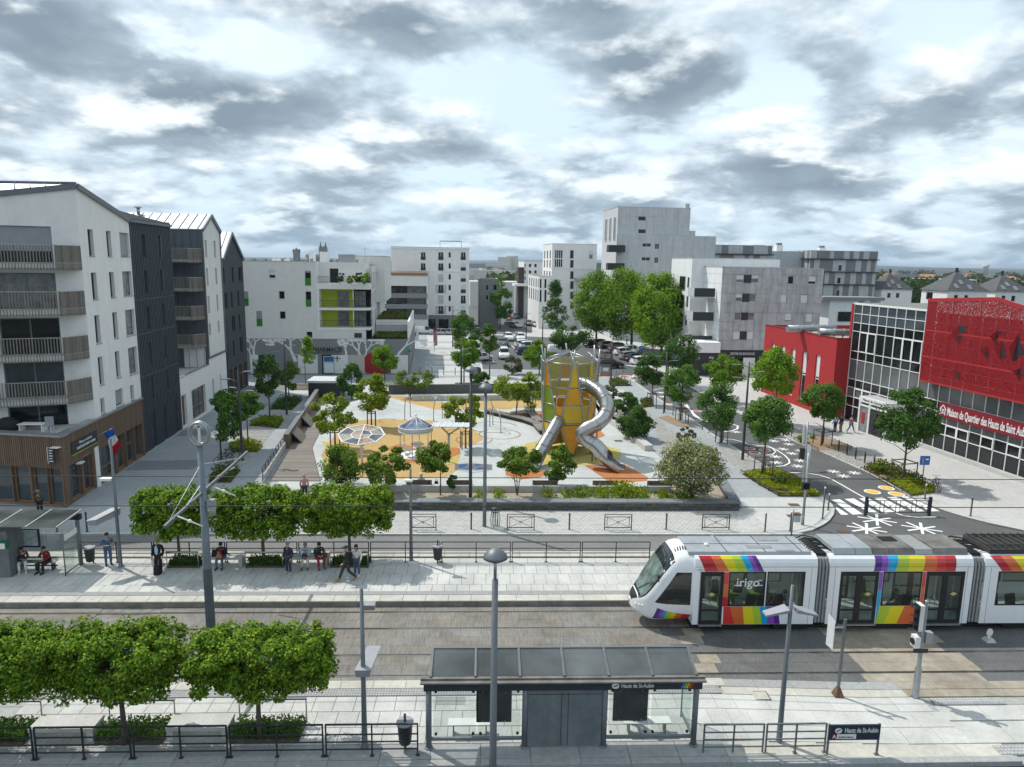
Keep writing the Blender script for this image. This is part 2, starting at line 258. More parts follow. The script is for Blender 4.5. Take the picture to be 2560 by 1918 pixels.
 # ------------------------------------------------------------------ mesh helpers
def V(*a):return Vector(a)
class MB:
 def __init__(s):s.v=[];s.f=[];s.m=[];s.sm=[]
 def add(s,vs,fs,mi=0,smooth=False):
  b=len(s.v);s.v+=[tuple(v)for v in vs]
  for f in fs:s.f.append(tuple(i+b for i in f));s.m.append(mi);s.sm.append(smooth)
  return s
 def quad(s,a,b,c,d,mi=0):return s.add([a,b,c,d],[(0,1,2,3)],mi)
 def poly(s,pts,mi=0):return s.add(pts,[tuple(range(len(pts)))],mi)
 def box8(s,p,mi=0):return s.add(p,[(0,3,2,1),(4,5,6,7),(0,1,5,4),(1,2,6,5),(2,3,7,6),(3,0,4,7)],mi)
 def box(s,cx,cy,z0,sx,sy,h,rz=0.0,mi=0,tx=1.0,ty=1.0):
  c,sn=math.cos(rz),math.sin(rz);P=[]
  for z,kx,ky in((z0,1,1),(z0+h,tx,ty)):
   for ax,ay in((-1,-1),(1,-1),(1,1),(-1,1)):
    x,y=ax*sx/2*kx,ay*sy/2*ky;P.append((cx+x*c-y*sn,cy+x*sn+y*c,z))
  return s.box8(P,mi)
 def bar(s,a,b,w,h=None,mi=0,up=(0,0,1)):
  a=Vector(a);b=Vector(b);h=h or w;d=(b-a).normalized();u=Vector(up)
  if abs(d.dot(u))>0.98:u=Vector((0,1,0))
  x=d.cross(u).normalized()*(w/2);y=x.cross(d).normalized()*(h/2)
  return s.box8([a-x-y,a+x-y,a+x+y,a-x+y,b-x-y,b+x-y,b+x+y,b-x+y],mi)
 def tube(s,pts,r,n=8,mi=0,cap=True,smooth=True,closed=False):
  pts=[Vector(p)for p in pts];k=len(pts);R=r if isinstance(r,(list,tuple))else[r]*k
  base=len(s.v);nv=None
  for i,p in enumerate(pts):
   if closed:d=pts[(i+1)%k]-pts[i-1]
   else:d=(pts[min(i+1,k-1)]-pts[max(i-1,0)])
   d=d.normalized()if d.length>1e-9 else Vector((0,0,1))
   if nv is None:
    nv=d.cross(Vector((0,0,1)))
    if nv.length<1e-3:nv=Vector((1,0,0))
   nv=(nv-d*nv.dot(d));nv=nv.normalized()if nv.length>1e-6 else Vector((1,0,0))
   bv=d.cross(nv)
   for j in range(n):
    a=2*math.pi*j/n;s.v.append(tuple(p+(nv*math.cos(a)+bv*math.sin(a))*R[i]))
  for i in range(k if closed else k-1):
   i2=(i+1)%k
   for j in range(n):
    j2=(j+1)%n;s.f.append((base+i*n+j,base+i*n+j2,base+i2*n+j2,base+i2*n+j));s.m.append(mi);s.sm.append(smooth)
  if cap and not closed:
   s.f.append(tuple(base+j for j in range(n))[::-1]);s.m.append(mi);s.sm.append(False)
   s.f.append(tuple(base+(k-1)*n+j for j in range(n)));s.m.append(mi);s.sm.append(False)
  return s
 def lathe(s,prof,c,n=16,mi=0,smooth=True):
  c=Vector(c);base=len(s.v);k=len(prof)
  for r,z in prof:
   for j in range(n):a=2*math.pi*j/n;s.v.append((c.x+r*math.cos(a),c.y+r*math.sin(a),c.z+z))
  for i in range(k-1):
   for j in range(n):
    j2=(j+1)%n;s.f.append((base+i*n+j,base+i*n+j2,base+(i+1)*n+j2,base+(i+1)*n+j));s.m.append(mi);s.sm.append(smooth)
  if prof[0][0]>1e-4:s.f.append(tuple(base+j for j in range(n))[::-1]);s.m.append(mi);s.sm.append(False)
  if prof[-1][0]>1e-4:s.f.append(tuple(base+(k-1)*n+j for j in range(n)));s.m.append(mi);s.sm.append(False)
  return s
 def prism(s,poly,z0,z1,mi=0,bottom=True):
  n=len(poly);P=[(p[0],p[1],z0)for p in poly]+[(p[0],p[1],z1)for p in poly]
  ar=sum(poly[i][0]*poly[(i+1)%n][1]-poly[(i+1)%n][0]*poly[i][1]for i in range(n))
  F=[tuple(range(n,2*n))]+[(i,(i+1)%n,n+(i+1)%n,n+i)for i in range(n)]
  if bottom:F.append(tuple(range(n))[::-1])
  if ar<0:F=[f[::-1]for f in F]
  return s.add(P,F,mi)
 def ball(s,c,r,mi=0,n=10,k=6):
  rr=r if isinstance(r,(tuple,list))else(r,r,r);b=len(s.v);c=Vector(c)
  s.v.append((c.x,c.y,c.z-rr[2]))
  for i in range(1,k):
   a=math.pi*i/k-math.pi/2
   for j in range(n):t=2*math.pi*j/n;s.v.append((c.x+rr[0]*math.cos(a)*math.cos(t),c.y+rr[1]*math.cos(a)*math.sin(t),c.z+rr[2]*math.sin(a)))
  s.v.append((c.x,c.y,c.z+rr[2]));top=len(s.v)-1
  for j in range(n):
   j2=(j+1)%n;s.f.append((b,b+1+j2,b+1+j));s.f.append((top,b+1+(k-2)*n+j,b+1+(k-2)*n+j2));s.m+=[mi,mi];s.sm+=[True,True]
  for i in range(k-2):
   for j in range(n):
    j2=(j+1)%n;s.f.append((b+1+i*n+j,b+1+i*n+j2,b+1+(i+1)*n+j2,b+1+(i+1)*n+j));s.m.append(mi);s.sm.append(True)
  return s
 def xf(s,M4,start=0):
  for i in range(start,len(s.v)):s.v[i]=tuple(M4@Vector(s.v[i]))
  return s
 def mesh(s,name,mats):
  me=bpy.data.meshes.new(name);me.from_pydata(s.v,[],s.f)
  for m in(mats if isinstance(mats,(list,tuple))else[mats]):me.materials.append(M[m]if isinstance(m,str)else m)
  me.polygons.foreach_set('material_index',s.m);me.polygons.foreach_set('use_smooth',s.sm);me.update();return me
 def build(s,name,mats,parent=None,**k):
  return link(name,s.mesh(name,mats),parent,**k)
def link(name,data,parent=None,label=None,cat=None,group=None,kind=None,loc=None,rz=None):
 o=bpy.data.objects.new(name,data);COL.objects.link(o)
 if parent is not None:o.parent=parent
 if loc is not None:o.location=loc
 if rz is not None:o.rotation_euler=(0,0,rz)
 return tag(o,label,cat,group,kind)
def tag(o,label=None,cat=None,group=None,kind=None):
 if label:o['label']=label
 if cat:o['category']=cat
 if group:o['group']=group
 if kind:o['kind']=kind
 return o
def thing(name,label,cat,loc=(0,0,0),rz=0.0,group=None):
 return link(name,None,None,label,cat,group,None,loc,rz)
def copy_tree(o,parent=None,matmap=None):
 c=o.copy();COL.objects.link(c);c.parent=parent
 for ch in o.children:copy_tree(ch,c)
 return c
def text(s,size,matname,parent,M4,name='lettering',ext=0.006,align='CENTER',bold=0.0,sx=1.0,fit=None):
 cu=bpy.data.curves.new(name,'FONT');cu.body=s;cu.size=size;cu.extrude=ext;cu.align_x=align;cu.align_y='CENTER';cu.offset=bold;cu.resolution_u=3
 t=bpy.data.objects.new(name,cu);COL.objects.link(t);dg=bpy.context.evaluated_depsgraph_get();dg.update()
 me=bpy.data.meshes.new_from_object(t.evaluated_get(dg));bpy.data.objects.remove(t);me.materials.clear();me.materials.append(M[matname])
 if fit:xs=[v.co.x for v in me.vertices];sx=fit/(max(xs)-min(xs))
 o=link(name,me,parent);o.matrix_local=M4@Matrix.Diagonal((sx,1,1,1));return o
class Fac:
 """a vertical wall plane from A to B (plan points); u runs along it, z up, off = distance in front of it"""
 def __init__(s,A,B,flip=False):
  s.A=Vector((A[0],A[1]));B=Vector((B[0],B[1]));s.L=(B-s.A).length;s.d=(B-s.A)/s.L
  s.n=Vector((s.d.y,-s.d.x));s.flip=flip
  if flip:s.n=-s.n
 def pt(s,u,z,off=0.0):
  p=s.A+s.d*u+s.n*off;return Vector((p.x,p.y,z))
 def px(s,x,y,off=0.0):
  d=ray(x,y);A=s.A+s.n*off;t=A.dot(s.n)/Vector((d.x,d.y)).dot(s.n);p=Vector((d.x*t,d.y*t))
  return(p-A).dot(s.d),CH+d.z*t
 def rect(s,x0,y0,x1,y1,off=0.0):
  a=s.px(x0,y0,off);b=s.px(x1,y1,off);return(min(a[0],b[0]),max(a[0],b[0]),min(a[1],b[1]),max(a[1],b[1]))
 def box(s,mb,u0,u1,z0,z1,o0,o1,mi=0):
  P=[s.pt(u0,z0,o1),s.pt(u1,z0,o1),s.pt(u1,z0,o0),s.pt(u0,z0,o0),s.pt(u0,z1,o1),s.pt(u1,z1,o1),s.pt(u1,z1,o0),s.pt(u0,z1,o0)]
  mb.box8(P if not s.flip else[P[1],P[0],P[3],P[2],P[5],P[4],P[7],P[6]],mi);return mb
 def mat(s,u,z,off):
  x=s.d if not s.flip else-s.d;p=s.pt(u,z,off)
  return Matrix(((x.x,0,s.n.x,p.x),(x.y,0,s.n.y,p.y),(0,1,0,p.z),(0,0,0,1)))
 def wall(s,mb,u0,u1,z0,z1,holes=(),depth=0.25,mi=0,rmi=None):
  """wall face with real openings and their reveals"""
  rmi=mi if rmi is None else rmi
  us=sorted({u0,u1,*[h[0]for h in holes],*[h[1]for h in holes]});zs=sorted({z0,z1,*[h[2]for h in holes],*[h[3]for h in holes]})
  us=[u for u in us if u0<=u<=u1];zs=[z for z in zs if z0<=z<=z1]
  def inh(u,z):return any(h[0]<u<h[1]and h[2]<z<h[3]for h in holes)
  def q(a,b,c,d,m):mb.quad(*((a,b,c,d)if not s.flip else(d,c,b,a)),m)
  for i in range(len(us)-1):
   for j in range(len(zs)-1):
    if not inh((us[i]+us[i+1])/2,(zs[j]+zs[j+1])/2):q(s.pt(us[i],zs[j]),s.pt(us[i+1],zs[j]),s.pt(us[i+1],zs[j+1]),s.pt(us[i],zs[j+1]),mi)
  for h in holes:
   a,b,c,d=h[:4]
   q(s.pt(a,c),s.pt(a,d),s.pt(a,d,-depth),s.pt(a,c,-depth),rmi);q(s.pt(b,d),s.pt(b,c),s.pt(b,c,-depth),s.pt(b,d,-depth),rmi)
   q(s.pt(b,c),s.pt(a,c),s.pt(a,c,-depth),s.pt(b,c,-depth),rmi);q(s.pt(a,d),s.pt(b,d),s.pt(b,d,-depth),s.pt(a,d,-depth),rmi)
  return mb
 def window(s,parent,h,depth=0.2,frame='zinc_trim',pane='glass_dark',bars=0,sill=None,shutter=0.0,shut='shutter_grey',fw=0.06,name='window',rail=None,hbar=None):
  a,b,c,d=h[:4];mb=MB();o0,o1=-depth,-depth+0.06
  s.box(mb,a,b,c,c+fw,o0,o1);s.box(mb,a,b,d-fw,d,o0,o1);s.box(mb,a,a+fw,c+fw,d-fw,o0,o1);s.box(mb,b-fw,b,c+fw,d-fw,o0,o1)
  for k in range(bars):u=a+(b-a)*(k+1)/(bars+1);s.box(mb,u-fw*.5,u+fw*.5,c+fw,d-fw,o0,o1)
  if hbar:s.box(mb,a+fw,b-fw,c+(d-c)*hbar-fw*.5,c+(d-c)*hbar+fw*.5,o0,o1+0.004)
  w=mb.build(name,frame,parent)
  p=MB();p.quad(*[s.pt(u,z,-depth+0.025)for u,z in((a+.01,c+.01),(b-.01,c+.01),(b-.01,d-.01),(a+.01,d-.01))]);p.build('pane',pane,w)
  if shutter>0:q=MB();s.box(q,a+.02,b-.02,d-(d-c)*shutter,d-.01,-depth+.07,-depth+.11);q.build('roller_shutter',shut,w)
  if sill:q=MB();s.box(q,a-.04,b+.04,c-.05,c-.002,-depth+0.07,0.05);q.build('sill',sill,w)
  if rail:q=MB();s.box(q,a,b,c+0.02,c+1.0,0.004,0.04);q.build('guard_panel',rail,w)
  return w
def zr(fac,ox,oy,x0,y0,x1,y1,sc=3.4516,off=0.0):return fac.rect(ox+x0/sc,oy+y0/sc,ox+x1/sc,oy+y1/sc,off)
def lerp(a,b,t):return a+(b-a)*t
def sheet(name,poly,z,m,kind='structure',label=None,cat=None,th=0.06):
 mb=MB();mb.prism([(p[0],p[1])for p in poly],z-th,z);return mb.build(name,m,kind=kind,label=label,cat=cat)
def gp(pts,z):return[g(x,y,z)for x,y in pts]
DD=Vector((-0.0705,0.9975));DX=Vector((0.9975,0.0705))
# ------------------------------------------------------------------ ground, road, tracks, platforms
def zpx(ox,oy,pts,z=0.1,sc=3.4516):return[g(ox+x/sc,oy+y/sc,z)for x,y in pts]
mat('terrain',(0.045,0.055,0.035),0.95,var=0.35,vs=0.02,col2=(0.085,0.082,0.07))
mb=MB();mb.quad((-9000,-2500,-.12),(9000,-2500,-.12),(9000,14000,-.12),(-9000,14000,-.12));mb.build('ground','terrain',kind='structure')
sheet('street_asphalt',[(-90,36.4),(95,36.4),(95,330),(-90,330)],0.0,'asphalt',th=0.05)
sheet('near_road',[(-60,-5),(60,-5),(60,20.0),(-60,20.0)],-0.06,'asphalt_dark',th=0.04)
# --- track bed of slate slabs, each its own piece
bed=MB();bed.box(3,28.0,-0.11,110,7.6,0.08);bed=bed.build('track_bed','joint',kind='structure')
RY=(25.25,26.72,28.85,30.32)
rows=((24.62,25.19),(25.33,25.995),(26.0,26.66),(26.80,27.455),(27.46,28.125),(28.13,28.79),(28.93,29.595),(29.60,30.26),(30.40,30.83))
def slab_mesh(w,d,h,m,name='slab',ch=0.012):
 b=MB();b.box(0,0,0,w-2*0,d,h-ch);b.box(0,0,h-ch,w,d,ch,tx=(w-2*ch)/w,ty=(d-2*ch)/d);return b.mesh(name,m)
cache={}
def slab(parent,x,y,w,d,z,m,name='slab',h=0.05):
 k=(round(w,2),round(d,2),m,name)
 if k not in cache:cache[k]=slab_mesh(w,d,h,m,name,.004 if m.startswith('slate')else .010)
 return link(name,cache[k],parent,loc=(x,y,z-h))
for ri,(ya,yb)in enumerate(rows):
 x=-17.0+0.31*ri
 while x<24.5:
  w=random.choice((0.86,0.98,1.10));cx=x+w/2
  if 15.1<cx:w=2.4;cx=x+w/2
  m='slate_warm' if cx<8.2 else 'slab_beige' if 8.75<cx<9.3 or 15.3<cx<20.6 else 'slate_grey'
  if not(ri==8 and cx>30):slab(bed,cx,(ya+yb)/2,w-.006,yb-ya-.003,0.0+random.uniform(-.002,.002),m)
  x+=w
far=MB()
for ya,yb in rows:far.box(-39,(ya+yb)/2,-0.03,43.6,yb-ya-.02,0.028);far.box(41,(ya+yb)/2,-0.03,32,yb-ya-.02,0.028)
far.build('distant_slabs','slate_warm',bed,kind='stuff')
for y in RY:
 r=MB();r.box(3,y-.035,-.05,110,.055,.058);r.box(3,y+.045,-.05,110,.02,.054,mi=1);r.box(3,y+.01,-.06,110,.05,.03,mi=2);r.build('rail',['steel_rail','steel_rail','rail_dark'],bed)
 # --- far platform
ZF=0.28
fp=MB();fp.prism([(-34,30.86),(9.0,30.86),(12.5,31.6),(12.5,36.5),(-34,36.5)],-0.1,ZF-.05);fp=fp.build('tram_platform','joint',kind='structure')
def studs(parent,x0,x1,y0,y1,z,m,sx=.085,sy=.085):
 b=MB();b.box((x0+x1)/2,(y0+y1)/2,z-.05,x1-x0,y1-y0,.05)
 nx=int((x1-x0)/sx);ny=max(2,int((y1-y0)/sy))
 for i in range(nx):
  for j in range(ny):b.box(x0+(i+.5)*(x1-x0)/nx,y0+(j+.5)*(y1-y0)/ny,z-.001,sx*.5,(y1-y0)/ny*.5,.012,mi=1)
 return b.build('tactile_strip',m,parent,kind='stuff')
mat('tactile',(0.27,0.27,0.27),0.8,var=0.1);mat('tactile_stud',(0.50,0.50,0.49),0.7,var=0.1)
x=-27.0
while x<9.0:slab(fp,x+.53,31.17,1.048,.60,ZF,'slab_edge');x+=1.06
studs(fp,-27,9,31.49,31.83,ZF,['tactile','tactile_stud'])
for ri,(ya,yb)in enumerate(((31.85,32.55),(32.56,33.75),(33.76,34.9),(34.91,35.75))):
 x=-27.0+.2*ri
 while x<9.2:
  w=0.60 if ri!=3 else 0.9
  slab(fp,x+w/2,(ya+yb)/2,w-.012,yb-ya-.012,ZF,'slab_light');x+=w
b=MB()
for k in range(28):b.box(-27+1.35*k,36.12,ZF-.02,1.33,.66,.075)
b.build('kerb_stone','slab_edge',fp,kind='stuff')
# --- near platform; it ramps down to track level at its right end
def zn(x):return 0.25 if x<8.3 else lerp(0.25,0.03,min(1,(x-8.3)/6.0))
npf=MB()
xs=[-20,-8,8.3,10.3,12.3,14.3,16.6,30]
for i in range(len(xs)-1):
 a,c=xs[i],xs[i+1];za,zc=zn(a)-.05,zn(c)-.05
 npf.box8([(a,20.0,-.2),(c,20.0,-.2),(c,24.6,-.2),(a,24.6,-.2),(a,20.0,za),(c,20.0,zc),(c,24.6,zc),(a,24.6,za)])
npf=npf.build('tram_platform',mat('joint_pale',(.36,.36,.34),.9,var=.1,vs=4).name,kind='structure')
x=-16.0
while x<8.3:slab(npf,x+.6,24.33,1.19,.50,.25,'slab_edge');x+=1.2
studs(npf,-16,8.9,23.62,24.04,.25,['tactile','tactile_stud'],.1,.1)
for ri,(ya,yb)in enumerate(((22.72,23.58),(21.86,22.71),(21.0,21.85))):
 x=-16.0+.25*ri
 while x<16.4:
  w=0.72 if x<9 else 1.2
  o=slab(npf,x+w/2,(ya+yb)/2,w-.012,yb-ya-.012,zn(x+w/2),'slab_light')
  s0,s1=zn(x),zn(x+w)
  if s0!=s1:o.rotation_euler=(0,-math.atan2(s1-s0,w),0)
  x+=w
for ri,(ya,yb)in enumerate(((24.08,24.58),(23.6,24.07))):
 x=9.0
 while x<22:
  o=slab(npf,x+.7,(ya+yb)/2,1.388,yb-ya-.012,zn(x+.7)+.002,'slab_grey' if x<15 and ri==0 else 'slab_beige' if x>15 else 'slab_edge')
  if zn(x)!=zn(x+1.4):o.rotation_euler=(0,-math.atan2(zn(x+1.4)-zn(x),1.4),0)
  x+=1.4
studs(npf,16.7,19.4,23.1,23.5,.045,['slab_grey','tactile_stud'],.12,.12);studs(npf,17.2,21,20.4,20.85,.045,['slab_grey','tactile_stud'],.12,.12)
for(ya,yb)in((22.2,23.05),(21.0,22.15)):
 x=16.6
 while x<24:slab(npf,x+.8,(ya+yb)/2,1.58,yb-ya-.012,.035,'slab_light');x+=1.6
x=-16.0
while x<16.5:slab(npf,x+.8,20.62,1.585,.70,zn(x+.8),'slab_grey' if x<7.5 else 'slab_edge');x+=1.6
x=-16.0
while x<16.5:slab(npf,x+.8,20.12,1.585,.28,max(.12,zn(x+.8)-.02),'slab_grey','kerb_stone',.3);x+=1.6
# inspection hatch and drain
h=g(1901,1738,.2);b=MB();b.box(h.x,h.y,zn(h.x)+.001,.62,.56,.008,mi=1);b.box(h.x,h.y,zn(h.x)+.004,.54,.48,.012);b.build('hatch',['slab_edge','rail_dark'],npf)
b=MB();dr=g(1127,1752,.25)
for k in range(6):b.box(dr.x,dr.y-.22+.085*k,.251,1.05,.035,.006)
b.build('drain_slot','tactile',npf)
# --- road between platform and square, pavements with their kerbs
sheet('road',[(-60,36.45),(60,36.45),(60,39.55),(-60,39.55)],0.006,'asphalt_old',th=0.05)
ZP=0.1
LE=[(1984,1335),(2033,1324),(2060,1311),(2074,1301),(2085,1285),(2087,1272),(2081,1262),(2074,1255),(2053,1240),(1978,1200),(1926,1171),(1871,1139),(1781,1084),(1738,1052),(1660,1005),(1610,970),(1575,945)]
le=[g(x,y,ZP)for x,y in LE]
pl=[(-60,39.62),(-40,39.62)]+[(p.x,max(p.y,39.62))for p in le]+[(13.5,104),(-4,104.5),(-12,135),(-60,135)]
mat('kerb',(0.50,0.50,0.48),0.85,var=0.1,vs=4)
b=MB();b.prism(pl,-.08,ZP);b.build('pavement','paver_grey',kind='structure')
RE=[(1660,930),(1720,965),(1800,1010),(1880,1050),(1946,1083),(1990,1106),(2045,1126),(2152,1174),(2221,1209),(2276,1242),(2330,1265),(2372,1280),(2412,1292),(2470,1307),(2560,1326)]
re_=[g(x,y,ZP)for x,y in RE]
b=MB();b.prism([(p.x,p.y)for p in re_]+[(48,39.9),(60,39.7),(60,110),(22,110)],-.08,ZP);b.build('pavement','concrete_pale',kind='structure')
def strip(pts,w,z,side=1.0):
 b=MB()
 for i in range(len(pts)-1):
  a,c=Vector(pts[i][:2]),Vector(pts[i+1][:2]);n=(c-a).normalized();n=Vector((-n.y,n.x))*w*side
  b.box8([(a.x,a.y,-.05),(c.x,c.y,-.05),(c.x+n.x,c.y+n.y,-.05),(a.x+n.x,a.y+n.y,-.05),(a.x,a.y,z),(c.x,c.y,z),(c.x+n.x,c.y+n.y,z),(a.x+n.x,a.y+n.y,z)])
 return b
strip(le,.22,ZP+.012,1).build('kerb','kerb',kind='structure');strip(re_,.22,ZP+.012,1).build('kerb','kerb',kind='structure')
b=MB()
for k in range(50):b.box(-29.4+1*k*.98,39.58,-.05,.97,.22,.168)
b.build('kerb','kerb',kind='structure')
b=MB();b.box(-2,36.5,-.02,64,.12,.09);b.build('kerb','kerb',kind='structure')
# overlay sheets on the pavement
def over(name,pts,m,z=ZP+.006,px=True):return sheet(name,[g(x,y,ZP)for x,y in pts]if px else pts,z,m,th=.03)
over('paving',[(-34,39.72),(-12.5,39.72),(-12.5,47.4),(-26,43.6),(-34,44.5)],'paver_light' if 'paver_light' in M else mat('paver_light',(.40,.41,.41),.85,var=.08,vs=3,bump=.1,big=.15).name,px=False)
for(ya,yb)in((52,54.6),(62.5,65),(74,77),(85,88.5)):
 over('paving',[(-26.3-.0705*(ya-44)+.2,ya),(-21.2-.0705*(ya-44),ya+.3),(-21.2-.0705*(yb-44),yb+.3),(-26.3-.0705*(yb-44)+.2,yb)],'paver_dark',px=False)
over('paving',zpx(1700,1000,[(520,845),(1120,845),(1270,900),(1300,960),(1150,1090),(1000,1130),(500,1130),(500,980)]),'concrete_pale',ZP+.016,px=False)
cob=MB()
for j in range(17):
 for k in range(114):
  x=-12.4+.28*k+(j%2)*.14;y=39.85+.212*j
  if x<17.4:cob.box(x,y,ZP+.0,.245,.178,.024+random.uniform(0,.006),tx=.9,ty=.9)
sheet('paving_bed',[(-12.6,39.72),(17.6,39.72),(17.6,43.46),(-12.6,43.46)],ZP+.006,'cobble_ground',th=.03)
cob.build('cobbles','cobble_light',kind='stuff',label='pale square cobbles below the stone wall')
def cobfield(poly,m='cobble_mid',s=.30):
 xs_=[p.x for p in poly];ys_=[p.y for p in poly];c=MB()
 def ins(x,y):
  r=False;n=len(poly)
  for i in range(n):
   a,b2=poly[i],poly[i-1]
   if(a.y>y)!=(b2.y>y)and x<(b2.x-a.x)*(y-a.y)/(b2.y-a.y)+a.x:r=not r
  return r
 j=0;y=min(ys_)
 while y<max(ys_):
  x=min(xs_)+(j%2)*s*.5
  while x<max(xs_):
   if ins(x,y):c.box(x,y,ZP+.006,s*.86,s*.62,.024+random.uniform(0,.008),tx=.9,ty=.9)
   x+=s
  y+=s*.74;j+=1
 sheet('paving_bed',poly,ZP+.009,'cobble_ground',th=.03)
 c.build('cobbles',m,kind='stuff',label='grey cobbles along the tree row')
cobfield(zpx(1700,1000,[(330,380),(560,470),(780,600),(560,640),(380,500)]))
cobfield(zpx(1700,1000,[(870,285),(960,230),(1480,400),(1720,520),(1690,590),(1560,590),(1190,430),(1000,362)]))
cobfield(zpx(1200,840,[(1180,540),(1400,620),(1600,780),(1810,930),(1950,1010),(1560,1000),(1500,700),(1300,620)]))
cobfield(zpx(560,900,[(440,700),(640,600),(820,650),(700,780),(600,860),(240,1300),(60,1250),(250,860)],sc=4.8725),s=.34)
# park floor and the coloured safety surfacing
ZQ=ZP+.012
over('plaza',[(690,1222),(1000,1232),(1400,1230),(1730,1225),(1640,1135),(1513,1040),(1470,975),(1180,985),(900,985),(790,1010),(700,1190)],'plaza',ZQ)
over('plaza',[(690,985),(800,958),(1120,945),(1280,940),(1560,975),(1600,1030),(1500,1040),(1470,975),(1180,984),(900,984)],'concrete_pale',ZQ)
over('forecourt',[(1032,940),(1210,940),(1192,832),(1040,832)],'concrete_pale',ZQ)
for a in(932,915,902,890,874,858):over('paving',[(1062,a),(1200,a),(1200,a-4),(1062,a-4)],'paver_grey',ZQ+.008)
over('paving',[(1034,938),(1062,938),(1068,835),(1042,835)],'paver_grey',ZQ+.006)
steps=MB()
for k in range(5):p=g(1074+4*k,925-6*k,ZP);q=g(1066+4*k,868-2*k,ZP);steps.bar((p.x,p.y,ZQ+.05),(q.x,q.y,ZQ+.05),.18,.12)
steps.build('steps','concrete_pale',kind='structure')
def rub(pts,m,z,ox=640,oy=860):return sheet('play_surface',zpx(ox,oy,pts),ZQ+z,m,th=.02)
rub([(860,662),(1000,650),(1230,655),(1500,660),(1700,690),(1880,740),(1955,800),(1955,830),(1880,870),(1740,890),(1750,1000),(1740,1090),(1640,1150),(1250,1165),(900,1160),(640,1120),(560,960),(700,760)],'rubber_yellow',.006)
rub([(1120,900),(1250,862),(1330,880),(1760,900),(1765,950),(1500,1040),(1310,1025),(1240,980)],'rubber_orange',.012)
rub([(1762,950),(1740,1040),(1560,1036),(1680,992)],'rubber_lemon',.018)
rub([(560,840),(640,850),(760,900),(700,930),(620,910)],'rubber_lemon',.012);rub([(720,830),(780,850),(770,950),(730,930)],'rubber_orange',.018)
rub([(1120,446),(1250,452),(1400,472),(1560,505),(2150,500),(2209,500),(2209,566),(1660,572),(1540,566),(1420,535),(1280,500)],'rubber_yellow',.006)
rub([(0,556),(560,552),(900,545),(900,622),(60,624)],'rubber_yellow',.011,1200,840)
rub([(330,990),(400,930),(540,895),(800,880),(1000,925),(1210,985),(1212,1060),(960,1112),(800,1118),(540,1112),(340,1030)],'rubber_lemon',.006,1200,840)
rub([(900,1118),(1240,1108),(1450,1222),(1440,1252),(1220,1272),(1100,1252)],'rubber_orange',.012,1200,840)
rub([(220,1172),(300,1150),(560,1165),(590,1200),(490,1228),(360,1238),(220,1205)],'rubber_orange',.012,1200,840)
rub([(440,650),(600,648),(620,800),(560,790),(500,720)],'rubber_orange',.006,1200,840);rub([(960,800),(1010,790),(1082,862),(1000,890)],'rubber_orange',.012,1200,840)
# flat blue star print on the plaza
mat('print_blue',(0.18,0.24,0.50),.8,var=.1);mat('print_sand',(0.45,0.44,0.40),.8,var=.1)
rub([(1700,1080),(1740,1020),(1850,1015),(2020,1045),(2010,1095),(1860,1115)],'print_sand',.026)
for t in([(1740,1075),(1760,1040),(1840,1030),(1800,1070)],[(1860,1030),(1960,1042),(1900,1060)],[(1760,1085),(1850,1105),(1830,1075)],[(1870,1100),(1990,1085),(1930,1065)]):rub(t,'print_blue',.032)
# thin inlaid curves in the plaza floor
b=MB()
for c,r,a0,a1 in((zpx(640,860,[(2050,720)])[0],2.3,.2,5.2),(zpx(640,860,[(1880,830)])[0],1.6,2.5,6.5),(zpx(1200,840,[(170,850)])[0],1.9,2.2,7.5),(zpx(640,860,[(1130,665)])[0],.8,0,4.5),(zpx(640,860,[(1730,760)])[0],.9,0,5)):
 for k in range(24):
  a=lerp(a0,a1,k/24);c2=lerp(a0,a1,(k+1)/24)
  b.bar((c.x+r*math.cos(a),c.y+r*math.sin(a),ZQ+.040),(c.x+r*math.cos(c2),c.y+r*math.sin(c2),ZQ+.040),.05,.01)
b.build('inlay_line','paint_red',kind='structure')
# concrete mound at the back of the playground
mc=zpx(640,860,[(960,560)])[0];b=MB();nr,na=7,26;ring=[]
for i in range(nr+1):
 r=i/nr
 for k in range(na):a=2*math.pi*k/na;b.v.append((mc.x+4.4*r*math.cos(a),mc.y+5.2*r*math.sin(a),ZQ-.03+1.0*(math.cos(r*math.pi)+1)/2))
for i in range(nr):
 for k in range(na):b.f.append((i*na+k,(i+1)*na+k,(i+1)*na+(k+1)%na,i*na+(k+1)%na));b.m.append(0);b.sm.append(True)
b.build('play_mound','plaza',label='smooth pale concrete play mound behind the yellow surfacing',cat='mound')
# parking court beyond the square
sheet('parking_court',[g(1165,948),g(1590,960),g(1680,905),g(1560,868),g(1400,845),g(1330,828),g(1190,832)],.012,'asphalt',th=.02)
sheet('far_street',[g(1240,835),g(1330,835),g(1312,760),g(1290,730),g(1275,730),g(1262,770)],.018,'asphalt',th=.02)
sheet('paving',[g(1330,838),g(1700,880),g(1790,850),g(1500,822),g(1330,812)],.03,'concrete_pale',th=.02)
sheet('paving',[g(1160,835),g(1400,845),g(1390,836),g(1160,826)],.028,'concrete_pale',th=.02)
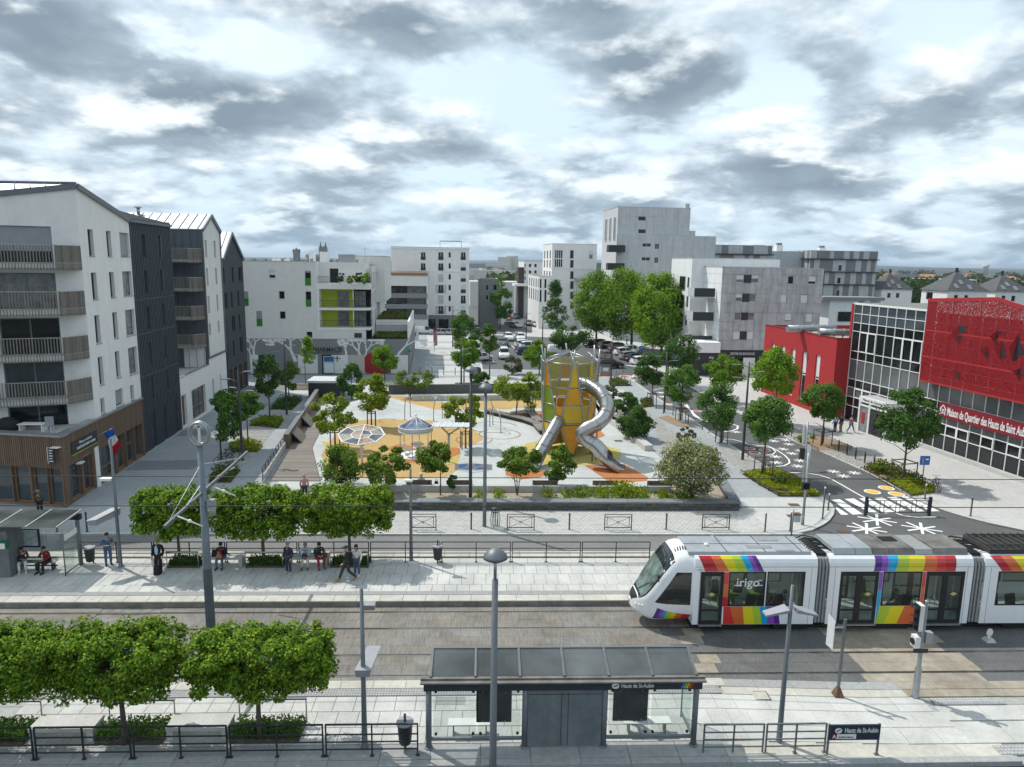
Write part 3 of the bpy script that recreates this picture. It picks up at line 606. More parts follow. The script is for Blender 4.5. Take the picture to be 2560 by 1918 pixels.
# painted markings
def paint(name,m,z=.018):return MB(),name,m,z
def pquad(b,pts,z):b.poly([(p.x,p.y,z)for p in pts])
zeb=[[(1310,862),(1380,857),(1580,985),(1490,990)],[(1420,855),(1500,850),(1720,980),(1640,975)],[(1545,850),(1620,845),(1850,970),(1770,980)],[(1670,845),(1745,840),(1950,950),(1870,965)],[(1785,840),(1865,835),(2110,960),(2030,965)],[(1910,835),(1975,830),(2240,960),(2160,962)],[(1335,925),(1370,935),(1455,990),(1390,993)]]
for zc in zeb:
 b=MB();P=zpx(1700,1000,zc,.012);pquad(b,P,.014);b.build('crossing_bar','paint_white',kind='structure')
def star(px,py,r,w,n=4,a0=.3,ox=1700,oy=1000,z=.016):
 c=g(ox+px/3.4516,oy+py/3.4516,.012);b=MB()
 for k in range(n):
  a=a0+math.pi*k/n;d=Vector((math.cos(a),math.sin(a)));p=Vector((-d.y,d.x))*w/2;A=Vector((c.x,c.y))
  q=[A-d*r-p*1.3,A+d*r-p*1.3,A+d*r+p*1.3,A-d*r+p*1.3];b.poly([(v.x,v.y,z+.003*k)for v in q])
 b.build('painted_star','paint_white',kind='structure')
for x,y in((1700,1035),(1610,1115),(2085,1110)):star(x,y,1.12,.13)
for x,y in((1325,618),(1408,657),(1505,630),(810,355),(915,347),(940,383),(890,425),(1040,440),(965,463),(825,490),(830,540),(1035,525),(1015,572),(485,277)):star(x,y,.52,.085,4,.2)
for x,y,ox,oy in((1560,490,1200,840),(1575,525,1200,840),(1320,380,1200,840),(1290,350,1200,840),(1420,380,1200,840),(2080,790,1200,840)):star(x,y,.6,.1,4,.2,ox,oy)
def disc(px,py,r,m,ox=1700,oy=1000):
 c=g(ox+px/3.4516,oy+py/3.4516,.012);b=MB()
 for rr,mi,z in((r,1,.016),(r*.8,0,.020)):b.poly([(c.x+rr*math.cos(2*math.pi*k/28),c.y+rr*math.sin(2*math.pi*k/28),z)for k in range(28)],mi)
 b.build('painted_disc',[m,'paint_white'],kind='structure')
for x,y in((1780,760),(1660,793),(1868,812)):disc(x,y,.56,'paint_yellow')
for x,y in((600,420),(733,434),(645,457)):disc(x,y,.5,'paint_red')
for x,y in((1745,640),(1870,648)):disc(x,y,.55,'paint_red',1200,840)
disc(1620,590,.55,'paint_yellow',1200,840);disc(1260,350,1.1,'paint_red',1200,840);disc(1380,345,1.1,'paint_red',1200,840)
def wline(pts,w=.14,ox=1700,oy=1000,z=.017):
 P=zpx(ox,oy,pts,.012);b=MB()
 for i in range(len(P)-1):
  a,c=P[i],P[i+1];d=(c-a).normalized();n=Vector((-d.y,d.x,0))*w/2
  b.poly([(v.x,v.y,z+(i%2)*.002)for v in(a-n-d*.02,c-n+d*.02,c+n+d*.02,a+n-d*.02)])
 b.build('painted_line','paint_white',kind='structure')
wline([(870,627),(1000,627),(1100,632),(1200,648),(1300,680),(1400,735),(1520,805),(1700,900),(1850,970),(1930,1000),(2050,1013),(2209,1010)])
wline([(380,338),(450,340),(530,360),(600,385),(700,395),(760,398),(830,430),(900,475),(940,515),(945,545),(900,568),(830,575),(790,573)])
wline([(0,20),(60,60),(130,130),(200,180),(320,200),(440,205),(500,225),(495,250),(440,268),(370,275)],.2)
wline([(630,400),(720,398),(800,420),(825,445),(800,470),(740,478)],.12)
wline([(810,335),(900,333),(960,340)],.1);wline([(1780,590),(1850,690),(1900,720)],.2,1200,840);wline([(1480,470),(1560,455),(1640,440)],.16,1200,840)
for(a,c)in(((1640,1330),(1653,1342)),((860,1392),(1000,1391))):pass
b=MB();P=[g(1771,1336,.01),g(1776,1335,.01),g(1790,1345,.01),g(1783,1346,.01)];pquad(b,P,.016);b.build('painted_line','paint_white',kind='structure')
# parking bay lines
b=MB()
for(a,c)in(((1278,863),(1298,884)),((1300,838),(1290,846)),((1550,893),(1590,912)),((1500,905),(1470,880)),((1215,880),(1235,905)),((1420,850),(1400,842))):
 p,q=g(*a),g(*c);b.bar((p.x,p.y,.02),(q.x,q.y,.02),.14,.012)
b.build('painted_line','paint_white',kind='structure')
# manhole covers
for x,y in((1985,1263),(2108,1326),(1546,1103),(1982,1291)):
 p=g(x,y,.1);b=MB();zz=.02 if x>2060 else ZQ+.01;b.box(p.x,p.y,zz-.02,.7,.5,.03);b.build('manhole_cover','cl_brown',kind='structure')
 # ------------------------------------------------------------------ left-hand apartment buildings
Z1,Z2=(0,440),(0,880)
PA=Vector((-26.26,43.9));RF=Fac(PA,PA+DD*60)
def wall_quad(mb,a,b,z0a,z1a,z0b=None,z1b=None,mi=0):
 z0b=z0a if z0b is None else z0b;z1b=z1a if z1b is None else z1b
 mb.quad((a[0],a[1],z0a),(b[0],b[1],z0b),(b[0],b[1],z1b),(a[0],a[1],z1a),mi)
def slats(mb,p,q,z0,z1,w=.06,t=.03,step=.118,mi=0):
 p,q=Vector(p),Vector(q);L_=(q-p).length;n=int(L_/step);d=(q-p)/L_;ang=math.atan2(d.y,d.x)
 for k in range(n+1):c=p+d*(L_*k/n);mb.box(c.x,c.y,z0,w,t,z1-z0+random.uniform(-.015,.015),ang,mi)
UC=4.75;EAVE=18.5;ZPOD=4.78;UD1,UD2=12.55,21.1
C1=PA+DD*UC
FD=Vector((-0.935,-0.353));FA=C1+FD*11.0;FF=Fac(FA,C1)
b1=thing('apartment_building','white rendered apartment block with slatted balconies above a timber shop podium','building',(PA.x,PA.y,0))
def P0(o,parent):
 o.parent=parent;o.matrix_parent_inverse=Matrix.Translation(-parent.location)if parent.rotation_euler.z==0 else parent.matrix_basis.inverted();return o
b1.location=(0,0,0)
hr=[(752,458,818,692),(913,473,970,695),(1028,487,1132,697),(783,835,848,1065),(940,830,998,1048),(1052,825,1158,1030),(812,1205,875,1440),(968,1180,1025,1397),(1077,1160,1175,1365)]
hr=[zr(RF,*Z1,*h)for h in hr]+[zr(RF,*Z2,*h)for h in[(842,48,902,275),(990,0,1045,215),(1103,-30,1195,175),(865,405,912,545),(992,335,1072,480),(1122,292,1162,416)]]
hr=[(max(h[0],UC+.2),min(h[1],UD1-.15),max(h[2],ZPOD+.12),h[3])for h in hr]
apexz=20.25;eR=(UD1,EAVE)
mb=MB()
RF.wall(mb,UC,UD1,ZPOD-.3,EAVE,hr,.28)
mb.poly([RF.pt(UC,EAVE),RF.pt(UD1,EAVE),RF.pt(UC,apexz)])
hf=[zr(FF,*Z1,*h)for h in[(78,427,495,720),(118,835,525,1110),(160,1227,560,1505)]]+[zr(FF,*Z2,*h)for h in[(200,90,602,360),(235,468,630,690)]]
lv=[h[3]for h in hf];hf=[(FF.L-4.95,FF.L-1.6,z-2.55,z)for z in lv]
zfl=apexz-1.75*(FF.L/11)
FF.wall(mb,0,FF.L,ZPOD-.3,zfl-.01,hf,.25)
mb.poly([FF.pt(0,zfl-.01),FF.pt(FF.L,zfl-.01),FF.pt(FF.L,apexz)])
BK=C1+Vector((-12,7.5));BL=FA+Vector((-1.5,6))
wall_quad(mb,RF.pt(UD1,0),BK,0,EAVE);wall_quad(mb,BK,BL,0,EAVE);wall_quad(mb,BL,FA,0,EAVE,0,zfl)
mb.build('wall','render_white',b1)
for i,h in enumerate(hr):RF.window(b1,h,.27,'zinc_trim','glass_curtain' if i in(5,8,11)else 'glass_dark',bars=0,sill='zinc_roof',shutter=(0,0,.97,0,0,0,0,0,0,0,0,0,0,.9,0)[i],fw=.05,hbar=.3 if i in(8,11)else None)
for i,h in enumerate(hf):FF.window(b1,h,.24,'zinc_trim',('glass_dark','glass_curtain','glass_dark','glass_blue','glass_dark')[i],bars=1,shutter=(.62,0,0,0,0)[i],fw=.08,name='patio_door')
# roof: two slopes meeting at the ridge that runs back from the folded corner
A_=RF.pt(UC,apexz);Rg=A_+Vector((-14,2.2,.15));Fl=FF.pt(0,zfl);E_=RF.pt(UD1+.05,EAVE);Eb=E_+Vector((-12,3.5,0))
rf=MB()
for(a,b_,c,d)in((A_,Fl,Fl+Vector((-4,.6,-.6)),Rg),(A_,Rg,Eb,E_)):
 n=(Vector(b_)-Vector(a)).cross(Vector(d)-Vector(a)).normalized();n=n if n.z>0 else-n;o=n*.12
 rf.box8([Vector(p)+Vector((0,0,.02))for p in(a,b_,c,d)]+[Vector(p)+o+Vector((0,0,.02))for p in(a,b_,c,d)])
r1=rf.build('roof','zinc_roof',b1)
sm=MB()
for k in range(1,13):
 t=k/13;a=A_.lerp(Rg,t);b_=A_.lerp(Fl,t)if t<1 else Fl;sm.bar(Vector(a)+V(0,0,.17),Vector(b_)+V(0,0,.17),.05,.06)
sm.build('standing_seam','zinc_trim',r1,kind='stuff')
fa=MB()
fa.bar(A_+V(.05,-.05,.0),Fl+V(.05,-.1,0),.12,.34);fa.bar(A_+V(.12,0,0),E_+V(.12,0,0),.12,.34);fa.bar(A_+V(0,0,.2),Rg+V(0,0,.2),.2,.12)
fa.build('verge_trim','zinc_trim',r1)
# balconies
for i in range(4):
 zt=FF.px(75 if i==3 else 60,(0,0,0,0)[i]or(612,730,847,957)[i],1.4)[1]
 zb=zt-1.55;u0,u1,u2,u3=FF.L-6.4,FF.L-5.3,FF.L-1.25,FF.L-.05
 pts=[FF.pt(u0,zb),FF.pt(u1,zb,1.45),FF.pt(u2,zb,1.45),FF.pt(u3,zb)]
 fl=MB();fl.prism([(p.x,p.y)for p in pts],zb+.12,zb+.40);bal=fl.build('balcony','concrete_pale',b1)
 sl=MB()
 for k in range(3):slats(sl,pts[k].xy,pts[k+1].xy,zb,zt,step=(.085,.165,.085)[k])
 sl.build('slat_screen','wood_grey',bal,kind='stuff')
 tr=MB()
 for k in range(3):a,c=pts[k],pts[k+1];tr.bar((a.x,a.y,zt+.01),(c.x,c.y,zt+.01),.06,.05);tr.bar((a.x,a.y,zb+.45),(c.x,c.y,zb+.45),.05,.04)
 tr.build('handrail','galva',bal)
dp=MB();dp.tube([FF.pt(FF.L-7.2,ZPOD,.12),FF.pt(FF.L-7.2,18,.12)],.06);dp.build('downpipe','zinc_trim',b1)
# timber podium with shop glazing
pod=MB();PF0=PA+Vector((-0.986,0.168))*9;PFc=Fac(PF0,PA)
sh=[zr(PFc,*Z2,*h)for h in[(-60,975,95,1310),(120,975,250,1310),(285,975,400,1310),(425,975,555,1310)]]
sh=[(max(.05,h[0]-.22),min(PFc.L-.12,h[1]+.22),.25,2.62)for h in sh]
st=[zr(RF,*Z2,*h)for h in[(650,960,735,1260),(760,890,820,1190),(880,830,990,1090),(1015,690,1100,1010),(1110,650,1160,960),(1170,620,1225,900)]]
st=[(.75,2.35,.25,2.6),(2.5,3.75,.25,2.6),(4.95,7.1,.25,2.6),(7.4,9.0,.25,2.85),(9.12,10.6,.25,2.85),(10.72,12.15,.25,2.85)]
PFc.wall(pod,0,PFc.L,0,ZPOD-.12,sh,.3);RF.wall(pod,0,UD1,0,ZPOD-.12,st,.3)
podo=pod.build('timber_podium','wood_clad',b1)
cl=MB()
for F_,L_,hs,n in((PFc,PFc.L,sh,62),(RF,UD1,st,88)):
 for k in range(n):
  u=L_*(k+.5)/n;w=L_/n*.62
  hit=[h for h in hs if h[0]-.02<u<h[1]+.02]
  F_.box(cl,u-w/2,u+w/2,(2.66 if hit and F_ is PFc else 2.79)if hit else .12,ZPOD-.14,.002,.045)
cl.build('cladding_board','wood_clad',podo,kind='stuff')
cp=MB();PFc.box(cp,-.0,PFc.L+.1,ZPOD-.12,ZPOD+.02,-.5,.12);RF.box(cp,-.1,UD1,ZPOD-.119,ZPOD+.021,-.45,.12);cp.build('coping','zinc_roof',podo)
te=MB();te.poly([(PA.x-.3,PA.y+.3,ZPOD-.25),(RF.pt(UC,0).x,RF.pt(UC,0).y,ZPOD-.25),(FA.x,FA.y,ZPOD-.25),(PF0.x,PF0.y+.4,ZPOD-.25)]);te.build('terrace','concrete_pale',podo)
for F_,hs in((PFc,sh),(RF,st)):
 for i,h in enumerate(hs):F_.window(b1,h,.28,'wood_warm','glass_blue',fw=.09,name='shop_window',hbar=None if F_ is PFc else(None,None,.35,None,.55,None)[i])
b=MB();b.box(0,0,0,.01,.01,.01)
cw=MB();h_=zr(RF,*Z2,805,840,850,1165);RF.box(cw,h_[0],h_[0]+.55,.1,2.9,.05,.09);cw.build('pilaster','render_white',b1)
# fascia sign, hanging sign
h_=zr(RF,*Z2,630,730,808,880);sg=MB();uu=((h_[0]+h_[1])/2,3.62);RF.box(sg,uu[0]-1.75,uu[0]+1.75,3.22,4.02,.05,.11);RF.box(sg,uu[0]-1.75,uu[0]+1.75,3.16,3.215,.05,.11,1)
so=sg.build('fascia_sign',['cl_charcoal','lime'],b1)
text('Maison médicale',.26,'paint_white',so,RF.mat(uu[0]+.1,3.80,.116));text('HAUTS DE SAINT AUBIN',.23,'paint_white',so,RF.mat(uu[0]+.15,3.48,.116),bold=.006)
h2=PFc.rect(131,1117,149,1153);sg=MB();PFc.box(sg,h2[0],h2[1],h2[2],h2[3],.35,.42);PFc.box(sg,h2[0]-.04,h2[0]-.002,h2[2]-.05,h2[3]+.05,.34,.43,1);PFc.box(sg,h2[0]+.1,h2[1]+.25,h2[3],h2[3]+.05,.05,.40,1)
so=sg.build('hanging_sign',['cl_charcoal','white_metal'],b1)
ln=MB()
for k in range(5):PFc.box(ln,h2[0]+.07,h2[1]-.06-.05*(k%2),h2[3]-.16-.17*k,h2[3]-.10-.17*k,.421,.426)
ln.build('lettering','paint_white',so)
h3=zr(RF,*Z2,615,1005,655,1290);sg=MB();RF.box(sg,h3[0],h3[1]+.02,.6,2.6,.05,.09);so=sg.build('opening_hours_panel','cl_charcoal',b1)
ln=MB()
for k in range(4):RF.box(ln,h3[0]+.06,h3[1]-.1,2.35-.45*k,2.40-.45*k,.091,.095)
ln.build('lettering','paint_white',so)
lmp=MB();u_,z_=RF.px(205,1157,.3);RF.box(lmp,u_-.3,u_+.3,z_-.03,z_+.04,.05,.35);lmp.build('door_lamp','white_metal',b1)
# terrace furniture
def on_terr(px,py):return g(px,py,ZPOD-.25)
p=on_terr(22,1076);b=MB();b.ball((p.x,p.y,ZPOD+.15),(.75,.45,.5));b.box(p.x,p.y,ZPOD-.25,.9,.5,.4);b.build('covered_grill','cl_black',label='black covered barbecue on the podium terrace',cat='barbecue')
p=on_terr(122,1080);t=thing('garden_chair','light garden chair on the podium terrace by the patio door','chair',p,.2)
b=MB();b.box(0,0,.42,.5,.5,.05);b.build('seat','shutter_grey',t);b=MB();b.box(0,.24,.47,.5,.04,.5);b.build('backrest','shutter_grey',t)
for sx in(-1,1):
 for sy in(-1,1):b=MB();b.bar((sx*.22,sy*.22,0),(sx*.22,sy*.22,.42),.03);b.build('leg','white_metal',t)
p=on_terr(84,1077);t=thing('garden_table','low white garden table on the podium terrace','table',p)
b=MB();b.box(0,0,.45,1.6,.7,.05);b.build('table_top','white_metal',t)
for sx in(-1,1):b=MB();b.box(sx*.7,0,0,.06,.6,.45);b.build('leg','white_metal',t)
# --- charcoal standing-seam block
d1=thing('apartment_building','charcoal standing-seam metal block joined to the white balcony block','building')
hd=[zr(RF,*Z1,*h)for h in[(1215,502,1260,700),(1358,513,1395,702),(1237,818,1280,1010),(1373,813,1415,995),(1257,1130,1300,1320),(1393,1107,1430,1287),(1280,1440,1320,1625),(1412,1397,1447,1575)]]
hd+=[zr(RF,*Z2,*h)for h in[(1297,218,1338,400),(1430,160,1465,335)]]
dd_=[zr(RF,*Z2,*h)for h in[(1313,540,1360,815),(1410,482,1450,750),(1505,428,1545,690)]];dd_=[(h[0],h[1],.2,3.1)for h in dd_]
hd=[(h[0],min(h[1],UD2-.2),h[2],h[3])for h in hd]
mb=MB();RF.wall(mb,UD1,UD2,.2,EAVE,hd+dd_,.3);RF.wall(mb,UD1,UD2,0,.199,(),0,1)
q0=RF.pt(UD1,0);q1=RF.pt(UD2,0);bb=Vector((-12,.6,0));wall_quad(mb,q1,q1+bb,0,EAVE+.3);wall_quad(mb,q0+bb,q0,0,EAVE+.3);wall_quad(mb,q1+bb,q0+bb,0,EAVE)
mb.build('wall',['zinc_dark','concrete_pale'],d1)
sm=MB()
for k in range(28):
 u=UD1+(UD2-UD1)*(k+.5)/28;cuts=sorted([(h[2],h[3])for h in hd+dd_ if h[0]<=u<=h[1]]);z=.2
 for a,c in cuts+[(EAVE,EAVE)]:
  if a-z>.05:RF.box(sm,u-.022,u+.022,z,a,.002,.08)
  z=c
sm.build('standing_seam','zinc_dark',d1,kind='stuff')
bd=MB()
for z in(9.7,12.4,6.3):RF.box(bd,UD1,UD2,z,z+.06,.004,.05)
bd.build('flashing','zinc_trim',d1)
for h in hd:RF.window(d1,h,.28,'zinc_dark','glass_dark',fw=.05)
for h in dd_:RF.window(d1,h,.28,'zinc_dark','glass_dark',fw=.08,name='door')
a,c=RF.pt(UD1,EAVE,.06),RF.pt(UD2,EAVE,.06);a2=g(0,0,1)if False else a+Vector((-8,.4,1.9));c2=c+Vector((-8,.4,1.9))
rf=MB();rf.box8([a,c,c2,a2,a+V(0,0,.1),c+V(0,0,.1),c2+V(0,0,.1),a2+V(0,0,.1)]);a3,c3=a2+Vector((-6,.3,-1.8)),c2+Vector((-6,.3,-1.8));rf.box8([a2,c2,c3,a3,a2+V(0,0,.1),c2+V(0,0,.1),c3+V(0,0,.1),a3+V(0,0,.1)])
rf.poly([c,c3,c2]);ro=rf.build('roof','zinc_roof_dark',d1);sm=MB()
for k in range(24):t=(k+.5)/24;p,q=a.lerp(c,t),a2.lerp(c2,t);sm.bar(p+V(0,0,.13),q+V(0,0,.13),.04,.06)
sm.build('standing_seam','zinc_roof_dark',ro,kind='stuff')
g_=MB();RF.box(g_,UD1,UD2,EAVE-.12,EAVE+.06,.06,.22);g_.bar(c2+V(0,0,.12),c+V(0,0,.12),.12,.14);g_.build('gutter','zinc_trim',ro)
# --- second gabled block: gable to the street, balconies on its near flank
UA,UB=29.9,36.0;UAp=33.1
b2=thing('apartment_building','gabled pale grey apartment block with timber balconies and white ground floor','building')
hg=[zr(RF,*Z1,*h)for h in[(1765,553,1790,705),(1842,560,1866,706),(1778,797,1802,947),(1855,795,1878,937),(1790,1037,1813,1185),(1866,1025,1888,1165),(1802,1275,1824,1372),(1877,1252,1897,1350),(1815,1508,1838,1655),(1888,1478,1908,1618)]]
hg+=[zr(RF,*Z2,*h)for h in[(1830,240,1858,468),(1898,195,1918,400)]]
hgw=[zr(RF,*Z2,*h)for h in[(1560,370,1622,640),(1648,275,1788,580)]];hgw=[(max(h[0],UD2+.25),min(h[1],28.9),.25,3.2)for h in hgw]
hg=[(max(h[0],UA+.3),min(h[1],UB-.2),h[2],h[3])for h in hg]
mb=MB();zs=5.6
RF.wall(mb,UA,UB,zs,EAVE,[h for h in hg if h[2]>zs],.25,1);mb.poly([RF.pt(UA,EAVE),RF.pt(UB,EAVE),RF.pt(UAp,20.1)],1)
RF.wall(mb,UD2,UB,0,zs-.3 if False else 4.9,hgw+[h for h in hg if h[3]<4.9],.3,0);RF.wall(mb,UA,UB,4.9,zs,[],.2,0)
SD=Vector((-0.9975,-0.0705));qa=RF.pt(UA,0);SF=Fac((qa.x+SD.x*12,qa.y+SD.y*12),(qa.x,qa.y))
hs=[];lvl=(EAVE-2.9,EAVE-5.75,EAVE-8.6,EAVE-11.45)
for z in lvl:hs.append((12-7.2,12-3.6,z,z+2.3))
SF.wall(mb,0,12,4.6,EAVE,hs,.2,2);sm2=MB()
for k in range(12):
 u=12-.4-.75*k;z=4.6
 for a,c in sorted([(h[2]-.3,h[3])for h in hs if h[0]-.05<=u<=h[1]+.05])+[(EAVE,EAVE)]:
  if a-z>.05:SF.box(sm2,u-.02,u+.02,z,a,.002,.06)
  z=c
sm2.build('standing_seam','zinc_dark',b2,kind='stuff')
qb=RF.pt(UB,0);wall_quad(mb,(qb.x,qb.y),(qb.x-12,qb.y-.85),0,EAVE,mi=0);wall_quad(mb,(qb.x-12,qb.y-.85),(qa.x-12,qa.y-.85),0,EAVE)
mb.build('wall',['render_white','render_cream','zinc_dark'],b2)
tr_=MB();p=[RF.pt(UD2,4.6),RF.pt(UA,4.6),RF.pt(UA,4.6)+Vector((-9,-.6,0)),RF.pt(UD2,4.6)+Vector((-9,-.6,0))];tr_.poly(p);RF.box(tr_,UD2,UA,4.9,4.96,-.25,.06,1);tr_.build('terrace',['concrete_pale','zinc_roof'],b2)
for h in hg:RF.window(b2,h,.24,'zinc_trim','glass_curtain',fw=.05)
for h in hgw:RF.window(b2,h,.28,'wood_warm','glass_blue',bars=2,fw=.09,name='shop_window',hbar=.4)
for h in hs:SF.window(b2,h,.18,'zinc_trim','glass_dark',bars=2,fw=.07,name='patio_door')
for i,z in enumerate(lvl):
 pts=[SF.pt(12-8.2,z),SF.pt(12-8.2,z,1.5),SF.pt(12-1.0,z,1.5),SF.pt(12-.1,z)]
 fl=MB();fl.prism([(p.x,p.y)for p in pts],z-.25,z-.02);bal=fl.build('balcony','concrete_pale',b2);sl=MB()
 for k in range(1,3):slats(sl,pts[k].xy,pts[k+1].xy,z-.35,z+1.05,step=(.1,.13,.088)[k])
 sl.build('slat_screen','wood_grey',bal,kind='stuff');tr=MB()
 for k in range(1,3):tr.bar((pts[k].x,pts[k].y,z+1.07),(pts[k+1].x,pts[k+1].y,z+1.07),.06,.05)
 tr.build('handrail','galva',bal)
gb=MB();SF.box(gb,12-2.4,12-.3,4.62,7.0,.0,.05,0);gb.build('lower_wall','render_white',b2)
def gable_roof(parent,u0,ua,u1,ze0,za,ze1,depth,m,seams,ms='zinc_trim'):
 rf=MB();B=Vector((-depth,-depth*.0705,0));up=V(0,0,.12)
 for(u,ze)in((u0,ze0),(u1,ze1)):
  a,c=RF.pt(u,ze,.12),RF.pt(ua,za,.12);rf.box8([a,c,c+B,a+B,a+up,c+up,c+B+up,a+B+up])
 r=rf.build('roof',m,parent);s_=MB();a,c=RF.pt(u0,ze0,.1),RF.pt(ua,za,.1)
 for k in range(seams):t=(k+.5)/seams;s_.bar(a+B*t+V(0,0,.16),c+B*t+V(0,0,.16),.05,.06)
 s_.build('standing_seam',ms,r,kind='stuff');v=MB()
 for(u,ze)in((u0,ze0),(u1,ze1)):v.bar(RF.pt(u,ze+.0,.14),RF.pt(ua,za+.0,.14),.14,.36)
 v.build('verge_trim','zinc_trim',r);return r
r2=gable_roof(b2,UA-.1,UAp,UB+.1,EAVE,20.1,EAVE,12.5,'zinc_roof',14)
vt=MB();RF.box(vt,UA-.08,UA+.06,zs,EAVE,.004,.12);RF.box(vt,UB-.12,UB+.02,zs,EAVE,.004,.12);RF.box(vt,UA,UB,zs-.12,zs+.1,.005,.1);vt.build('frame_trim','zinc_trim',b2)
ch=MB();p=RF.pt(UAp-.3,20,-7);ch.tube([p,p+V(0,0,.7)],.16);ch.box(p.x,p.y,20.7,.5,.5,.12);ch.build('flue','galva',r2)
# --- third, dark gabled block
UE,UG=36.4,45.0;UHp=40.4
b3=thing('apartment_building','dark slate coloured gabled apartment block at the end of the left row','building')
h3=[zr(RF,*Z1,*h)for h in[(1922,790,1940,928),(1995,788,2018,917),(2055,785,2090,908),(1935,1012,1965,1143),(1988,1005,2010,1132),(2047,992,2067,1118),(1940,1232,1958,1368),(2000,1210,2033,1338),(2057,1198,2078,1320),(1945,1450,1970,1580),(2008,1425,2028,1550),(2068,1395,2098,1512)]]
h3=[(max(h[0],UE+.2),min(h[1],UG-.2),h[2],h[3])for h in h3]
s3=[(37.0,38.0,.2,3.2),(38.8,40.2,.2,3.2),(41.0,42.2,.2,3.2),(43.0,44.4,.2,3.2)]
mb=MB();RF.wall(mb,UE,UG,0,15.6,h3+s3,.25);mb.poly([RF.pt(UE,15.6),RF.pt(UG,15.6),RF.pt(UHp,18.6)])
qa,qb=RF.pt(UE,0),RF.pt(UG,0);wall_quad(mb,(qa.x-12,qa.y-.85),(qa.x,qa.y),0,15.6);wall_quad(mb,(qb.x,qb.y),(qb.x-12,qb.y-.85),0,15.6);mb.build('wall',mat('slate_render',(.045,.055,.062),.8,var=.08,vs=2).name,b3)
for h in h3:RF.window(b3,h,.22,'zinc_trim','glass_dark',fw=.05)
for h in s3:RF.window(b3,h,.22,'wood_warm','glass_dark',bars=1,fw=.09,name='shop_window')
gable_roof(b3,UE-.1,UHp,UG+.1,15.6,18.6,15.6,12.5,'zinc_roof',12)
# ------------------------------------------------------------------ buildings round the far side of the square
def block(parent,corners,z0,z1,m,holes=None,depth=.22,roofm='concrete_pale',parapet=.35,name='wall',roof=True):
 """closed volume from plan corners (front-left, front-right, then round the back); holes per side index"""
 holes=holes or{};mb=MB();n=len(corners);F_=[]
 for i in range(n):
  f=Fac(corners[i],corners[(i+1)%n]);F_.append(f);f.wall(mb,0,f.L,z0,z1,holes.get(i,()),depth)
 w=mb.build(name,m,parent)
 if roof:
  r=MB();r.poly([(c[0],c[1],z1-parapet)for c in corners]);
  for f in F_:f.box(r,-.05,f.L+.05,z1-.0,z1+.08,-.3,.05)
  r.build('roof',roofm,parent)
 return F_
def rect_corners(A,d,w,dep):
 A=Vector(A[:2]);d=Vector(d);b=Vector((-d.y,d.x));return[A,A+d*w,A+d*w+b*dep,A+b*dep]
def panels(fac,parent,us,zs,holes,m,name='cladding_panel',off=.06):
 for i in range(len(us)-1):
  for j in range(len(zs)-1):
   a,b_,c,d=us[i],us[i+1],zs[j],zs[j+1]
   if any(h[0]<b_-.05 and h[1]>a+.05 and h[2]<d-.05 and h[3]>c+.05 for h in holes):continue
   mb=MB();fac.box(mb,a+.02,b_-.02,c+.02,d-.02,.002,off);mb.build(name,m,parent)
def railing(parent,pts,h,m='anthracite',step=.12,name='railing',t=.018):
 b=MB()
 for i in range(len(pts)-1):
  a,c=Vector(pts[i]),Vector(pts[i+1]);L_=(c-a).length;n=max(1,int(L_/step))
  b.bar(a+V(0,0,h),c+V(0,0,h),.05,.04);b.bar(a+V(0,0,.08),c+V(0,0,.08),.03,.03)
  for k in range(n+1):p=a.lerp(c,k/n);b.bar(p+V(0,0,.08),p+V(0,0,h),t)
 return b.build(name,m,parent)
Z3=(560,560)
# --- pharmacy block
pr=g(1024,938);phL=27.0;PH=Fac((pr.x-DX.x*phL,pr.y-DX.y*phL),(pr.x,pr.y))
ph=thing('pharmacy_building','off-white apartment block over a grey pharmacy with white tree mural','building')
zb=PH.px(800,847)[1];zt=PH.px(700,654)[1];uL=PH.px(793,760)[0];uR=PH.px(925,760)[0]
hp=[zr(PH,*Z3,*h)for h in[(388,397,443,467),(473,580,524,648),(480,755,532,820)]];hpd=[zr(PH,*Z3,*h)for h in[(697,405,752,532),(703,583,755,715),(278,752,332,883),(165,583,214,708)]]
hpb=[zr(PH,*Z3,*(712,930,763,990))]
mb=MB();hpb[0]=(*hpb[0][:2],zb+.1,hpb[0][3]);PH.wall(mb,0,uL,zb,zt,hp+hpd+hpb,.22)
zs1,zs2,zs3=PH.px(860,560+905/3.4516)[1],PH.px(860,560+735/3.4516)[1],PH.px(860,560+548/3.4516)[1]
hw=zr(PH,*Z3,1122,922,1190,990);hw=(hw[0],hw[1],zb+.1,hw[3]-.3)
PH.wall(mb,uL,uR-.6,zb,zs1-.15,[hw],.22)
bR=PH.pt(uR,0);RSd=Fac((bR.x,bR.y),(bR.x+DD.x*19,bR.y+DD.y*19));back=[(bR.x+DD.x*19,bR.y+DD.y*19),(PH.A.x+DD.x*19,PH.A.y+DD.y*19)]
hside=[(2.6+3.0*i+(j%2)*.6,3.9+3.0*i+(j%2)*.6,zs1+2.75*(j-.0)-(.0),zs1+2.75*j+2.2)for i in range(5)for j in range(0,3)]
RSd.wall(mb,2.3,19,zb,zt-.4,[h for h in hside if h[3]<zt-.5 and h[0]>2.4],.2)
wall_quad(mb,back[0],back[1],0,zt);wall_quad(mb,back[1],PH.A,0,zt)
mb.build('wall','render_cream',ph)
for h in hside:
 if h[3]<zt-.5:RSd.window(ph,h,.18,'zinc_trim','glass_dark',bars=1)
for i,h in enumerate(hp):PH.window(ph,h,.2,'shutter_grey','glass_dark',sill='render_white',shutter=(.62,0,0)[i],shut='shutter_white')
for i,h in enumerate(hpd):PH.window(ph,h,.2,'zinc_trim','glass_dark',rail='green_panel',shutter=(.12,0,.55,.6)[i],shut='shutter_grey')
